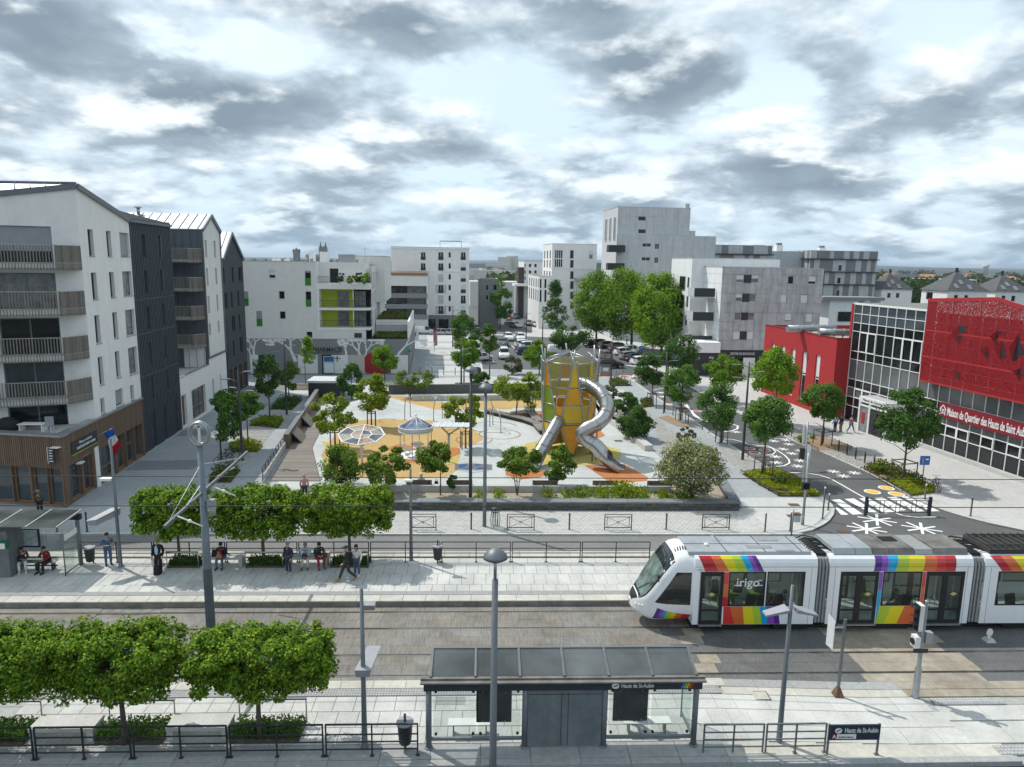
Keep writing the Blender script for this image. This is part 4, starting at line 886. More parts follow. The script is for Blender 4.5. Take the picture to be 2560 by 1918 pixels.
PH.window(ph,hpb[0],.2,'zinc_trim','glass_dark');PH.window(ph,hw,.2,'zinc_trim','glass_blue',bars=1)
rf=MB();rf.poly([(*PH.A,zt-.3),(*PH.pt(uL,0).xy,zt-.3),(*(PH.pt(uL,0,-3.2).xy),zt-.3),(*(PH.pt(uR-1,0,-3.2).xy),zt-.3),(*back[0],zt-.3),(*back[1],zt-.3)])
PH.box(rf,-.05,uL,zt,zt+.08,-.3,.05);rf.build('roof','concrete_pale',ph)
# balconies with lime back walls
bk=MB();BW=Fac(PH.pt(0,0,-2.2).xy,PH.pt(phL,0,-2.2).xy);ul2=PH.px(881,760)[0]
for z0_,z1_ in((zs1,zs2),(zs2,zs3)):BW.box(bk,uL,ul2,z0_,z1_,-.1,0)
bk.build('lime_wall','lime',ph)
for z0_,z1_ in((zs1,zs2),(zs2,zs3)):
 BW.window(ph,(uL+2.5,uL+4.0,z0_+.2,z0_+2.3),-.06,'shutter_grey','glass_curtain',name='door');BW.window(ph,(ul2+.05,uR-.7,z0_+.2,z0_+2.4),.0,'anthracite','glass_curtain',bars=2,name='patio_door')
 sl_=MB();PH.box(sl_,uL-.0,uR,z0_-.16,z0_+.16,-2.2,.06);s_=sl_.build('balcony','render_white',ph)
 railing(s_,[PH.pt(uL,z0_+.16,.0),PH.pt(uR-.05,z0_+.16,.0),PH.pt(uR-.05,z0_+.16,-2.2)],1.0)
 col_=MB();PH.box(col_,uL-.0,uL+.28,z0_+.16,z1_-.16,-2.2,.05);col_.tube([PH.pt(ul2+.1,z0_,-.2),PH.pt(ul2+.1,z1_,-.2)],.06);col_.build('fin','render_white',s_)
par=MB();PH.box(par,uL-.05,uR+.02,zs3-.25,zs3+.55,-2.2,.07);par=par.build('terrace_parapet','render_white',ph)
railing(par,[PH.pt(uL+.2,zs3+.5,-.1),PH.pt(uR-.1,zs3+.5,-.1),PH.pt(uR-.1,zs3+.5,-5)],.95)
top=MB();TW=Fac(PH.pt(uL,0,-2.6).xy,PH.pt(uR-.8,0,-2.6).xy);TW.wall(top,0,TW.L,zs3+.3,zt,[(1.4,2.6,zs3+.4,zs3+2.5)],.2);e_=TW.pt(TW.L,0);wall_quad(top,e_.xy,(e_.x+DD.x*16,e_.y+DD.y*16),zs3,zt);a_=PH.pt(uL,0);wall_quad(top,a_.xy,TW.pt(0,0).xy,zs3,zt)
PH.box(top,uL,uR+.0,zs3-.3,zs3+.3,-16,-2.2);top.build('penthouse_wall','render_cream',ph);TW.window(ph,(1.4,2.6,zs3+.4,zs3+2.5),.16,'zinc_trim','glass_dark')
# roof plant
for(x0,y0,x1,y1,m,dep)in((412,296,545,322,'render_white',4),(732,245,772,300,'render_white',8),(825,240,895,300,'render_white',8),(985,262,1125,322,'galva',5)):
 f=Fac(PH.pt(0,0,-dep).xy,PH.pt(phL,0,-dep).xy);h=zr(f,*Z3,x0,y0,x1,y1);q=MB();f.box(q,h[0],h[1],zt-.3,h[3],-2,0);q.build('roof_plant',m,ph)
sv=MB()
for k in range(14):p=PH.pt(8+random.random()*12,zt+.0,-4-random.random()*7);sv.lathe([(.25,-.2),(.25,.35),(.35,.45),(0,.55)],p,8)
sv.build('roof_vents','galva',ph)
an=MB();p=PH.pt(20.6,zt,-6);an.bar(p,p+V(0,0,2.2),.05);an.bar(p+V(-.7,0,1.9),p+V(.4,0,1.9),.04);an.build('aerial','galva',ph)
# taller rear wing and the terraced low wing beside it
f2=Fac(PH.pt(0,0,-12).xy,PH.pt(phL+6,0,-12).xy);u0,u1=f2.px(886,700)[0],f2.px(962,700)[0];z2=f2.px(925,641)[1]
block(ph,rect_corners(f2.pt(u0,0),DX,u1-u0,16),zt-6,z2,'render_cream',name='rear_wing')
# mural base
ms=MB();PH.wall(ms,0,phL,0,zb,[(uL+.4,uL+3.2,.1,2.9)],.3);rr=PH.pt(phL,0);wall_quad(ms,(rr.x,rr.y),(rr.x+DD.x*30,rr.y+DD.y*30),0,zb)
mat('mural_grey',(.22,.23,.24),.7,var=.04,vs=2);ms=ms.build('shop_front','mural_grey',ph)
zm=PH.px(800,560+1115/3.4516)[1]
for(x0,x1,m)in((228,300,'paint_white'),(300,440,'glass_blue'),(640,810,'paint_white'),(930,1076,'paint_white'),(1080,1214,'cl_cream'),(1440,1588,'paint_white')):
 u0,u1=PH.px(560+x0/3.4516,920)[0],PH.px(560+x1/3.4516,920)[0];q=MB();PH.box(q,u0,u1,.25,zm-.25,.004,.04);q.build('shop_panel',m,ms)
q=MB();u_,z_=PH.px(560+1325/3.4516,560+1240/3.4516);n=24;q.poly([PH.pt(u_+2.1*math.cos(t),max(.26,1.6+1.75*math.sin(t)),.03)for t in[2*math.pi*k/n for k in range(n)]]);q.build('shop_panel','red_wall',ms)
q=MB();u0=PH.px(560+860/3.4516,920)[0];PH.box(q,u0,u0+1.5,.3,2.7,.045,.16);q=q.build('poster','cl_lightblue',ms);q2=MB();PH.box(q2,u0+.15,u0+1.35,.4,1.7,.161,.17);q2.build('poster_text_area','paint_white',q);q2=MB();PH.box(q2,u0+.1,u0+1.4,1.95,2.6,.161,.17);q2.build('poster_picture','cl_blue',q)
q=MB();u0=PH.px(560+825/3.4516,920)[0];PH.box(q,u0,u0+3.0,.1,2.9,-.25,-.15);q.build('door','glass_dark',ms)
u_,z_=PH.px(560+873/3.4516,560+1090/3.4516);text('PHARMACIE',.86,'black',ms,PH.mat(u_+.3,z_+.06,.03),ext=.03,bold=.012,fit=3.9)
q=MB();PH.box(q,u_-1.95,u_+1.95,z_-.40,z_-.33,.01,.05);q.build('sign_rule','black',ms)
q=MB();u0=PH.px(560+978/3.4516,560+1195/3.4516)[0];PH.box(q,u0-.45,u0+.45,2.3,2.42,.05,.06);PH.box(q,u0-.08,u0+.08,1.9,2.7,.062,.07);q.build('shop_emblem','cl_grey',ms)
mu=MB()
def limb(mb_,u,z,ang,ln,w,lv,lim):
 u2,z2_=u+math.cos(ang)*ln,z+math.sin(ang)*ln;z2_=min(z2_,lim)
 px_,pz_=-math.sin(ang),math.cos(ang);o=.004+.0015*lv
 mb_.poly([PH.pt(u-px_*w/2,z-pz_*w/2,o),PH.pt(u+px_*w/2,z+pz_*w/2,o),PH.pt(u2+px_*w*.35,z2_+pz_*w*.35,o),PH.pt(u2-px_*w*.35,z2_-pz_*w*.35,o)])
 if lv<4 and z2_<lim-.02:
  for s_ in(-1,1):limb(mb_,u2,z2_,ang+s_*random.uniform(.2,.62),ln*random.uniform(.62,.8),w*.66,lv+1,lim)
 elif lv>=3:
  for k in range(5):cu,cz,r_=u2+random.uniform(-.5,.5),min(lim-.12,z2_+random.uniform(-.25,.3)),random.uniform(.12,.3);mb_.poly([PH.pt(cu+r_*1.3*math.cos(t+.3),min(lim,cz+r_*.7*math.sin(t+.3)),o+.002+.001*k)for t in[2*math.pi*i/7 for i in range(7)]])
for(x,ang,w,ln)in((262,1.6,.4,1.6),(245,1.8,.2,1.5),(620,1.95,.5,1.7),(660,1.35,.35,1.7),(1065,1.7,.36,1.8),(1190,1.85,.45,1.4),(1205,1.3,.3,1.5),(1500,.85,.32,1.6)):
 u_=PH.px(560+x/3.4516,560+1180/3.4516)[0];limb(mu,u_,1.9 if x!=1500 else 2.9,ang,ln,w,0,zb-.05)
mu.build('tree_mural','paint_white',ms)
cr=MB();p=PH.pt(phL,zm+.4,.6)
for a,c in((.2,.75),(.75,.2)):cr.box(p.x,p.y,p.z-c/2,a,.15,c)
cr.build('pharmacy_cross',mat('cross_green',(.02,.35,.12),.4).name,ms)
# green roof terraces of the low wing
LT=PH.pt(uR+.3,zb+.05,-1);tr_=MB();q=[PH.pt(uR+.1,zb-.05,-.3),PH.pt(phL-.2,zb-.05,-.3),PH.pt(phL-.2,zb-.05,-30),PH.pt(uR+.1,zb-.05,-30)];tr_.poly(q);tr_.build('roof_terrace','soil',ph)
q=MB();f3=Fac(PH.pt(uR+.1,0,-8).xy,PH.pt(phL-.2,0,-8).xy);f3.box(q,0,f3.L,zb-.05,zb+2.0,-14,0);q.build('terrace_wall','render_white',ph);q=MB();f3.box(q,.1,f3.L-.1,zb+2.0,zb+2.1,-13.5,-.3);q.build('roof_lawn','soil',ph)
railing(ph,[PH.pt(uR+.2,zb,-7.7),PH.pt(phL-.3,zb,-7.7)],1.2)
q=MB();PH.box(q,phL-.25,phL,zb,zb+2.4,-24,-.2);q.build('side_screen','panel_white',ph)
# --- low flats behind, between the pharmacy block and the six-storey block
lf=thing('apartment_building','low cream flats with three dark balconies behind the pharmacy','building')
fa=g(962,832);LF=Fac((fa.x,fa.y),(fa.x+DX.x*9.5,fa.y+DX.y*9.5));zt2=LF.px(985,690)[1];hh=[]
for yb_ in(733,760,786):z_=LF.px(985,yb_)[1];hh.append((.4,9.2,z_-1.0+.2,z_+1.6))
block(lf,rect_corners(LF.A,DX,9.5,12),0,zt2,'render_cream',{0:hh},1.6)
for h in hh:
 LF.window(lf,(h[0]+.3,h[0]+3.4,h[2],h[3]),1.5,'zinc_trim','glass_dark',bars=1,name='patio_door');LF.window(lf,(h[0]+4.5,h[1]-.2,h[2],h[3]),1.5,'zinc_trim','glass_curtain',bars=1,name='patio_door')
 b=MB();LF.box(b,h[0]-.3,h[1]+.2,h[2]-.25,h[2]+.8,.02,.12);b.build('balcony_front','mural_grey',lf)
b=MB();LF.box(b,1.5,9.4,zt2,zt2+.7,-6,-1.5);b.build('roof_cabin','wood_warm',lf)
# --- six-storey white block
s6=thing('apartment_building','six-storey white apartment block with louvred shutters over a grey shop floor','building')
p6=g(1172,826);w6=17.6;F6=Fac((p6.x-DX.x*w6,p6.y-DX.y*w6),(p6.x,p6.y));z6=F6.px(1090,619)[1];F6s=Fac((p6.x,p6.y),(p6.x+DD.x*17,p6.y+DD.y*17))
cols=((1600,1648),(1697,1740),(1848,1894),(1936,1959),(2043,2086));rws=((243,312),(338,405),(433,500),(525,598),(617,688),(708,777));H6=[];meta=[]
for r,(ya,yb_)in enumerate(rws):
 for c,(xa,xb)in enumerate(cols):
  if r<2 and c==0:continue
  h=zr(F6,*Z3,xa,ya,xb,yb_ if c not in(0,3)else ya+50);H6.append((max(.2,h[0]),min(w6-.2,h[1]),h[2],h[3]));meta.append((r,c))
hs6=[(1.0+3.1*i,2.2+3.1*i,h,h+2.0)for i in range(5)for h in[sum(F6.px(1090,560+y/3.4516)[1]for y in rw)/2-1.0 for rw in rws]]
zg=F6.px(1090,560+783/3.4516)[1]
block(s6,rect_corners(F6.A,DX,w6,17),zg,z6,'render_white',{0:H6,1:hs6},.18)
shp=[(1.6+3.0*k,3.9+3.0*k,.2,zg-1.0)for k in range(5)];shs=[(1+3.6*k,3.6+3.6*k,.2,zg-1)for k in range(4)]
block(s6,rect_corners(F6.A,DX,w6,17),0,zg-.002,'mural_grey',{0:shp,1:shs},.25,roof=False,name='ground_floor')
for h in shp:F6.window(s6,h,.22,'anthracite','glass_dark',bars=1,name='shop_window')
for h in shs:F6s.window(s6,h,.22,'anthracite','glass_dark',bars=1,name='shop_window')
for h,(r,c)in zip(H6,meta):
 closed=(r,c)in((2,0),(2,2),(3,1),(4,2))
 w=F6.window(s6,h,.15,'white_metal','glass_dark',bars=1 if c!=3 else 0,shutter=.55 if c==4 and r not in(0,4)else 0,shut='shutter_white',fw=.07)
 if c!=3:
  b=MB();F6.box(b,h[0],h[1],h[2]+.02,h[2]+.75,.01,.05);b.build('guard_rail','anthracite',w)
 if r>=2 and c<3:
  for s_ in(0,1):
   b=MB();wd=(h[1]-h[0])*.5
   if closed:F6.box(b,h[0]+wd*s_+.02,h[0]+wd*(s_+1)-.02,h[2],h[3],.02,.06)
   else:F6.box(b,h[0]-wd*1.02 if s_==0 else h[1]+.02,h[0]-.02 if s_==0 else h[1]+wd*1.02,h[2],h[3],.005,.045)
   b.build('shutter','shutter_blue',w)
for h in hs6:F6s.window(s6,h,.15,'white_metal','glass_dark',bars=1,fw=.07)
b=MB()
for z_ in(F6.px(1090,560+408/3.4516)[1],zg,z6-.3):F6.box(b,-.12,w6+.12,z_-.1,z_+.12,.003,.12);F6s.box(b,0,17,z_-.1,z_+.12,.003,.12)
b.build('cornice','render_white',s6,kind='stuff');b=MB();p=F6.pt(11,z6,-5);b.bar(p,p+V(0,0,1.6),.08);b.bar(p+V(0,0,1.6),p+V(5,.3,1.6),.15);b.bar(p+V(5,.3,0),p+V(5,.3,1.6),.08);b.build('roof_frame','anthracite',s6)
b=MB();F6.box(b,2,16,zg-.75,zg-.3,.004,.03);sgn=b.build('fascia','mural_grey',s6)
# --- grey infill, far white blocks, W2
Z4=(1160,480)
def slab_block(label,x0,x1,ytop,ybase,m,dep,rws_,cols_,zoom=Z4,side=0,sidecols=(),wm='glass_dark',dirv=DX,frame='zinc_trim',bars=0,corner='right'):
 o=thing('apartment_building',label,'building');xa,xb=zoom[0]+x0/3.4516,zoom[0]+x1/3.4516
 a=g(xa,ybase);f=Fac((a.x,a.y),(a.x+dirv.x,a.y+dirv.y));w=f.px(xb,ybase)[0];f=Fac((a.x,a.y),(a.x+dirv.x*w,a.y+dirv.y*w));z1=f.px((xa+xb)/2,zoom[1]+ytop/3.4516)[1]
 H=[zr(f,*zoom,xx0,yy0,xx1,yy1)for(yy0,yy1)in rws_ for(xx0,xx1)in cols_];H=[h for h in H if h[1]-h[0]>.2 and h[3]-h[2]>.3];co=rect_corners(f.A,dirv,w,dep)
 hs={0:H};n=len(co);sf=Fac(co[3],co[0]);HS=[]
 for(yy0,yy1)in rws_:
  z0_,z1_=f.px(xa,zoom[1]+yy1/3.4516)[1],f.px(xa,zoom[1]+yy0/3.4516)[1]
  for(p0,p1)in sidecols:HS.append((p0*dep,p1*dep,z0_,z1_))
 hs[3]=HS;block(o,co,0,z1,m,hs,.2)
 for h in H:f.window(o,h,.17,frame,wm,bars=bars)
 for h in HS:sf.window(o,h,.17,frame,wm,bars=bars)
 return o,f,z1,sf
slab_block('small grey rendered house beside the six-storey white block',135,300,752,818,'mural_grey',9,((800,852),(890,935)),((188,212),(252,285)),frame='white_metal')
o,f,z1,sf=slab_block('white block with dark stair tower far down the street',512,716,600,795,'render_white',14,((620,650),(678,705),(733,757)),((522,532),(560,580),(607,627)))
b=MB();h=zr(f,*Z4,470,650,514,835);f.box(b,h[0],h[1],0,h[3],-4,.5);b.build('stair_tower','cl_stripe',o)
b=MB();h=zr(f,*Z4,455,790,600,800);f.box(b,h[0]-1,h[1],h[2]-.4,h[3],-3,3);b.bar(f.pt(h[0]-.8,0,2.5),f.pt(h[0]-.8,h[3],2.5),.4);b.build('porch_frame','render_white',o)
o,f,z1,sf=slab_block('tall narrow white block with four-pane stair window',745,1124,450,818,'render_white',15,((503,575),(588,655),(685,752),(770,838),(862,925),(950,1010)),((917,945),),sidecols=((.15,.27),(.45,.57),(.75,.87)))
h=zr(f,*Z4,783,500,847,652);b=MB();f.box(b,h[0],h[1],h[2],h[3],.01,.08);w_=b.build('stair_window','white_metal',o)
for i in range(4):
 for j in range(2):b=MB();du,dz=(h[1]-h[0])/4,(h[3]-h[2])/2;f.box(b,h[0]+du*i+.1,h[0]+du*(i+1)-.05,h[2]+dz*j+.12,h[2]+dz*(j+1)-.1,.08,.10);b.build('pane','glass_dark',w_)
f.window(o,zr(f,*Z4,1080,507,1110,578),-.06,'white_metal','glass_curtain',shutter=.5,shut='shutter_white')
b=MB();h=zr(f,*Z4,745,662,1124,668);f.box(b,h[0],h[1],h[2],h[3]+.1,.003,.12);b.build('cornice','render_white',o)
b=MB();h=zr(f,*Z4,950,710,1160,760);f.box(b,h[0],h[1],h[2],h[2]+.4,.2,5);f.box(b,h[0]+1,h[1],0,h[2],.2,4.4,1);b.build('side_wing',['zinc_roof','render_cream'],o)
o,f,z1,sf=slab_block('lower white terrace of tall framed windows along the far street',640,745,728,822,'render_white',20,((752,830),(845,950)),((655,668),(695,710)),sidecols=((.1,.18),(.3,.38),(.5,.58),(.7,.78),(.88,.95)))
slab_block('narrow white gabled house further down the far street',585,645,770,800,'render_white',12,((800,840),(900,950)),((600,615),))
slab_block('grey slate-roofed house right of the narrow white block',1122,1222,615,800,'mural_grey',10,(),())
# --- tall stepped tower
o,f,z1,sf=slab_block('tall grey panel-clad tower block with stepped roof',1285,1892,135,850,'panel_grey',13,((213,247),(323,357)),((1505,1567),),sidecols=(),wm='glass_dark')
tw=o;H2=Fac(f.pt(0,0,.4).xy,f.pt(f.L,0,.4).xy);x1_=f.px(1160+2122/3.4516,800)[0];zl=f.px(1700,480+378/3.4516)[1]
hl=[zr(f,*Z4,*h)for h in[(1533,443,1605,476),(1527,563,1598,595),(1642,447,1676,495),(1636,565,1668,615)]]
wl=MB();f2_=Fac(f.pt(.0,0,.6).xy,f.pt(x1_,0,.6).xy);f2_.wall(wl,.0,x1_,0,zl,hl,.25);co=[f2_.pt(x1_,0).xy,f2_.pt(x1_,0,-13).xy];wall_quad(wl,co[0],co[1],0,zl);wl.poly([f2_.pt(0,zl),f2_.pt(x1_,zl),f2_.pt(x1_,zl,-13),f2_.pt(0,zl,-13)]);wl.build('lower_wall','panel_grey',tw)
for h in hl:f2_.window(tw,h,.2,'white_metal','glass_dark',bars=1)
us=[f.L*k/6 for k in range(7)];panels(f,tw,us,[zl+.1+(z1-zl-.1)*k/3 for k in range(4)],[zr(f,*Z4,1505,213,1567,247),zr(f,*Z4,1505,323,1567,357)],'panel_grey')
us=[x1_*k/9 for k in range(10)];panels(f2_,tw,us,[9+(zl-9)*k/5 for k in range(6)],hl,'panel_grey')
sg_=Fac(sf.A,f.pt(0,0).xy);pts_=[(.2,.32),(.5,.6),(.78,.9)]
for a,c in pts_:sf.window(tw,(sf.L*a,sf.L*c,z1-6.6,z1-1.9),-.05,'white_metal','glass_dark')
for k,zz in enumerate((zl-3.6,zl-7.2)):
 b=MB();c_=f2_.pt(0,zz);b.box(c_.x-.4,c_.y-.6,zz,3.4,2.4,1.4);b.build('balcony','anthracite',tw)
b=MB();p=f.pt(f.L-.6,z1,-.5);b.box(p.x,p.y,z1,.9,.8,1.0);b.bar(f.pt(7.5,z1,-2),f.pt(7.5,z1+1.5,-2),.08);p=f2_.pt(x1_-4,zl,-5);b.box(p.x,p.y,zl,2,2,1.2);b.build('roof_vents','panel_grey',tw,kind='stuff')
# --- striped block in two stepped wings
Z5=(1640,480)
def striped(label,x0,x1,xs,ytop,ybase,seed,right_open):
 o,f,z1,sf=slab_block(label,x0,x1,ytop,ybase,'shutter_blue',14,(),(),zoom=Z5,sidecols=())
 rnd=random.Random(seed);zz=z1;fl=2.9;k=0
 mat('stripe_light',(.48,.51,.53),.7,var=.06,vs=1.5,streak=.14)if 'stripe_light' not in M else 0;mat('stripe_dark',(.215,.22,.225),.7,var=.06,vs=1.5,streak=.1)if 'stripe_dark' not in M else 0
 for k in range(7):
  zt_,zb_=z1-fl*k-(.0 if k==0 else-1.1),z1-fl*(k+1)+1.15
  if zb_<0:break
  for ff,L_ in((f,f.L),(sf,sf.L)):
   u=0;d=rnd.random()<.5
   while u<L_-.4:
    w=rnd.choice((1.0,1.4,1.5,2.4,3.2))if ff is f else rnd.choice((.8,1.2,1.6));w=min(w,L_-u);b=MB();ff.box(b,u+.02,u+w-.02,zb_,zt_-.05,.004,.05);b.build('facade_panel','stripe_dark' if d else 'stripe_light',o);u+=w;d=not d
  b=MB();f.box(b,-.25,f.L+.35,zb_-.22,zb_-.03,.0,.5);sf.box(b,0,sf.L,zb_-.22,zb_-.03,.0,.5);b.build('ledge','anthracite',o)
  if k>0:
   u=f.L*(.42 if right_open else .28);f.window(o,(u,u+.95,zb_+.1,zb_+1.55),-.07,'white_metal','glass_dark',name='window')
 return o,f,z1,sf
o,f,z1,sf=striped('left wing of the grey striped apartment block',340,945,25,460,848,3,False)
b=MB();p=f.pt(f.L-1,z1,-3);b.box(p.x-.8,p.y,z1,2.5,1.6,.25);b.build('roof_slab','panel_grey',o)
o,f,z1,sf=striped('right wing of the grey striped apartment block',1275,1845,1085,510,838,5,True)
for x_,yy in((1062,448),(1430,472)):
 u_,z_=f.px(1640+x_/3.4516,480+yy/3.4516,-6);p=f.pt(u_,0,-6);b=MB();b.box(p.x,p.y,z1-.3,1.5,1.2,z_-z1);b.box(p.x,p.y,z_-.3,1.1,.9,.5,mi=1);b.build('chimney',['render_white','mural_grey'],o)
c_=MB();f.box(c_,-13,.2,0,z1-.2,-12,-3.5);c_.build('link_wing','stripe_light',o)
# --- panel block with the tanning shop
mk=thing('apartment_building','weathered grey panel apartment block over the tanning salon','building')
mc_=g(1790,937);MF=Fac(mc_.xy,(mc_.x+DX.x,mc_.y+DX.y));wM=MF.px(2058,700)[0];MF=Fac(mc_.xy,(mc_.x+DX.x*wM,mc_.y+DX.y*wM));zM=MF.px(1900,670)[1];zS=MF.px(1850,480+1365/3.4516)[1]
hm=[zr(MF,*Z5,*h)for h in[(697,715,885,787),(690,877,860,950),(680,1040,848,1108),(670,1203,838,1275),(1143,725,1188,797),(1320,727,1378,797),(1073,885,1125,955),(1253,890,1305,960),(1117,1047,1167,1120),(1297,1050,1347,1122)]]
cM=rect_corners(MF.A,DX,wM,7.0);hml=[(2.2,3.4,zM-3.6+.6,zM-1.9)]
mat('panel_weathered',(.52,.525,.53),.85,var=.1,vs=.8,bump=.08,streak=.38,big=.25)
FM=block(mk,cM,zS,zM,'panel_weathered',{0:hm,3:[]},.2);MS=FM[3]
block(mk,cM,0,zS-.003,'cl_charcoal',{0:[(.6+2.6*k,2.8+2.6*k,.2,zS-1.3)for k in range(5)]},.3,roof=False,name='shop_floor')
for k in range(5):MF.window(mk,(.6+2.6*k,2.8+2.6*k,.2,zS-1.3),.28,'anthracite','glass_dark',name='shop_window')
for i,h in enumerate(hm):
 if i<4:
  t=(h[1]-h[0])/3
  MF.window(mk,(h[0],h[0]+t,h[2],h[3]),.18,'white_metal','glass_curtain',shutter=(.6,.5,0,1)[i]*.97,shut='shutter_white');MF.window(mk,(h[0]+2*t,h[1],h[2],h[3]),.18,'white_metal','glass_curtain',shutter=(.45,0,0,1)[i]*.97,shut='shutter_white')
  b=MB();MF.box(b,h[0]+t,h[0]+2*t,h[2],h[3],-.18,.02);b.build('dark_panel','anthracite',mk)
 else:MF.window(mk,h,.18,'white_metal','glass_dark',shutter=(.0,.65,.97,.97,.85,.97)[i-4],shut='shutter_white')
us=[MF.px(1640+x/3.4516,700)[0]for x in(585,690,872,980,1085,1215,1350)]+[wM];us[0]=0.02
zs_=[zS]+[MF.px(1850,480+y/3.4516)[1]for y in(1280,1198,1120,1040,958,876,795,712)]+[zM]
panels(MF,mk,us,zs_,hm,'panel_weathered');panels(MS,mk,[0,2.3,4.6,6.98],zs_,[],'panel_white',off=.02)  # flank panels coloured whiter than the front to stand for sunlight on them
c2_=MS.pt(0,0,2.0);B2c=rect_corners(c2_.xy,DX,14,9.5);zM2=zM+1.3
FB=block(mk,B2c,0,zM2,'panel_white',{},.2,name='rear_block');f_=FB[3]
for z_ in(zM-3,zM-5.9,zM-8.8):f_.window(mk,(4.6,7.0,z_-.6,z_+1.5),-.05,'zinc_trim','glass_dark',name='loggia');f_.window(mk,(8.2,8.7,z_-.2,z_+1.4),-.05,'zinc_trim','glass_dark')
fb0=FB[0]
for k,z_ in enumerate((zM-4.4,zM-7.9,zM-11.4)):
 p=MS.pt(2.6,z_,1.5);b=MB()
 b.box(p.x,p.y-.6,z_-.1,3.0,3.4,.22);bal=b.build('balcony','concrete_pale',mk);fr=MB();fr.box(p.x,p.y-2.32,z_+.1,3.06,.08,1.25);fr.build('balcony_front','anthracite',bal);fl_=MB();fl_.box(p.x-1.5,p.y-.6,z_+.1,.06,3.3,1.25);fl_.build('balcony_side','stripe_light',bal)
cn=MB();p=MS.pt(5.2,0,2.1);cn.box(p.x,p.y+.6,zS-.2,4.0,8.2,1.5);cn.build('canopy','render_white',mk);cn=MB();cn.box(p.x,p.y+.6,0,3.8,8.0,zS-.25);cn.build('salon_corner','cl_charcoal',mk)
sgf=MB();MF.box(sgf,.1,wM,zS-1.1,zS-.05,.01,.06);sgf=sgf.build('fascia_sign','cl_charcoal',mk)
u_,z_=MF.px(1640+745/3.4516,480+1382/3.4516);text('CENTRE DE BRONZAGE',.5,'paint_white',sgf,MF.mat(u_,zS-.55,.07),bold=.006,fit=3.75)
cf=Fac((p.x-2.0,p.y-3.52),(p.x+2.0,p.y-3.52));s2=MB();cf.box(s2,.05,3.9,zS-1.5,zS-.25,.01,.05);s2=s2.build('fascia_sign','cl_charcoal',mk)
b=MB();b.tube([cf.pt(.7+.3*math.cos(t),zS-.85+.3*math.sin(t),.08)for t in[2*math.pi*k/16 for k in range(16)]],.05,6,closed=True);b.build('sign_emblem','paint_white',s2)
text('sun',.55,'cl_crimson',s2,cf.mat(1.75,zS-.85,.06));text('day',.55,'paint_white',s2,cf.mat(2.75,zS-.85,.06))
b=MB();q=MF.pt(4.2,0,1.5);b.box(q.x,q.y,.1,1.7,.15,2.6);b=b.build('advert_stand','paint_white',label='white advertising stand with round emblem outside the tanning salon',cat='sign');
# low white wing between the panel block and the community centre
o,f,z1,sf=slab_block('low white wing with dark corner glazing behind the glass hall',1455,1690,935,905,'panel_white',12,(),(),zoom=Z5)
h=zr(f,*Z5,1572,1033,1690,1118);f.window(o,h,-.06,'anthracite','glass_dark')
rb=MB();h=zr(f,*Z5,1425,905,1955,938);f.box(rb,h[0],h[1],h[2],h[3],-4,.6);rb.build('roof_edge','mural_grey',o)
# --- pyramid-roofed houses
def pyramid(label,xa,xe0,xc,xe1,ya,ye,d,name='pyramid_house'):
 s=3.3515;ox,oy=1900,560;o=thing(name,label,'house');pa=ray(ox+xc/s,oy+ye/s);t=d/pa.y;c=Vector((pa.x*t,d));ze=CH+pa.z*t
 f0,f1=ray(ox+xe0/s,oy+ye/s),ray(ox+xe1/s,oy+ye/s);wL=abs(f0.x/f0.y*d-c.x);wR=abs(f1.x/f1.y*d-c.x)
 co=[c,c+DX*wR,c+DX*wR+DD*wR*.9,c+DD*wR*.9];ap=ray(ox+xa/s,oy+ya/s);dm=d+wR*.45;za=CH+ap.z*dm/ap.y;cen=(co[0]+co[2])/2
 f_=Fac(co[0],co[1]);H=[(1.5+2.2*k,2.4+2.2*k,ze-2.1,ze-.9)for k in range(int((wR-2)/2.2))];H2=[(h[0],h[1],h[2]-2.8,h[3]-2.8)for h in H];fs=Fac(co[3],co[0]);HS=[(1.5,3.5,ze-2.2,ze-.6),(6,7.5,ze-2.0,ze-.9)]
 HS=[h for h in HS if h[1]<fs.L-.5]
 block(o,co,0,ze,'render_white',{0:H+H2,3:HS},.2,roof=False)
 for h in H+H2:f_.window(o,h,.15,'white_metal','glass_dark')
 for h in HS:fs.window(o,h,.15,'white_metal','glass_dark')
 r=MB();cc=[Vector((*(p+(p-cen)*.08),ze-.1))for p in co];A3=Vector((cen.x,cen.y,za))
 for k in range(4):r.poly([cc[k],cc[(k+1)%4],A3])
 r.poly(cc[::-1]);ro=r.build('roof',mat('slates',(.085,.087,.095),.75,var=.12,vs=1.5,streak=.1,bump=.2).name if 'slates' not in M else 'slates',o)
 k_=MB();q=A3.lerp((cc[0]+cc[1])/2,.12);k_.box(q.x+.4,q.y+1,q.z-.5,.4,.4,1.8);k_.build('chimney','anthracite',ro)
 for(t,s_)in((.55,.4),(.8,.6),(.75,.2)):
  q=(cc[0].lerp(cc[1],s_)).lerp(A3,1-t);n=(cc[1]-cc[0]).cross(A3-cc[0]).normalized();n=n if n.z>0 else-n;dn=(A3-(cc[0]+cc[1])/2).normalized();sd=dn.cross(n)
  v=MB();v.box8([q+sd*i*.4+dn*j*.6+n*k2 for k2 in(0,.08)for i,j in((-1,-1),(1,-1),(1,1),(-1,1))]);v.build('roof_window','glass_curtain',ro)
 return o
pyramid('pyramid slate-roofed white house nearest the striped block',1075,910,1022,1290,408,545,165)
pyramid('largest white house with pyramid slate roof, middle of three',1625,1283,1575,1925,402,556,140)
pyramid('pyramid slate-roofed white house behind the red screen at the frame edge',2125,1895,1975,2300,432,562,142)
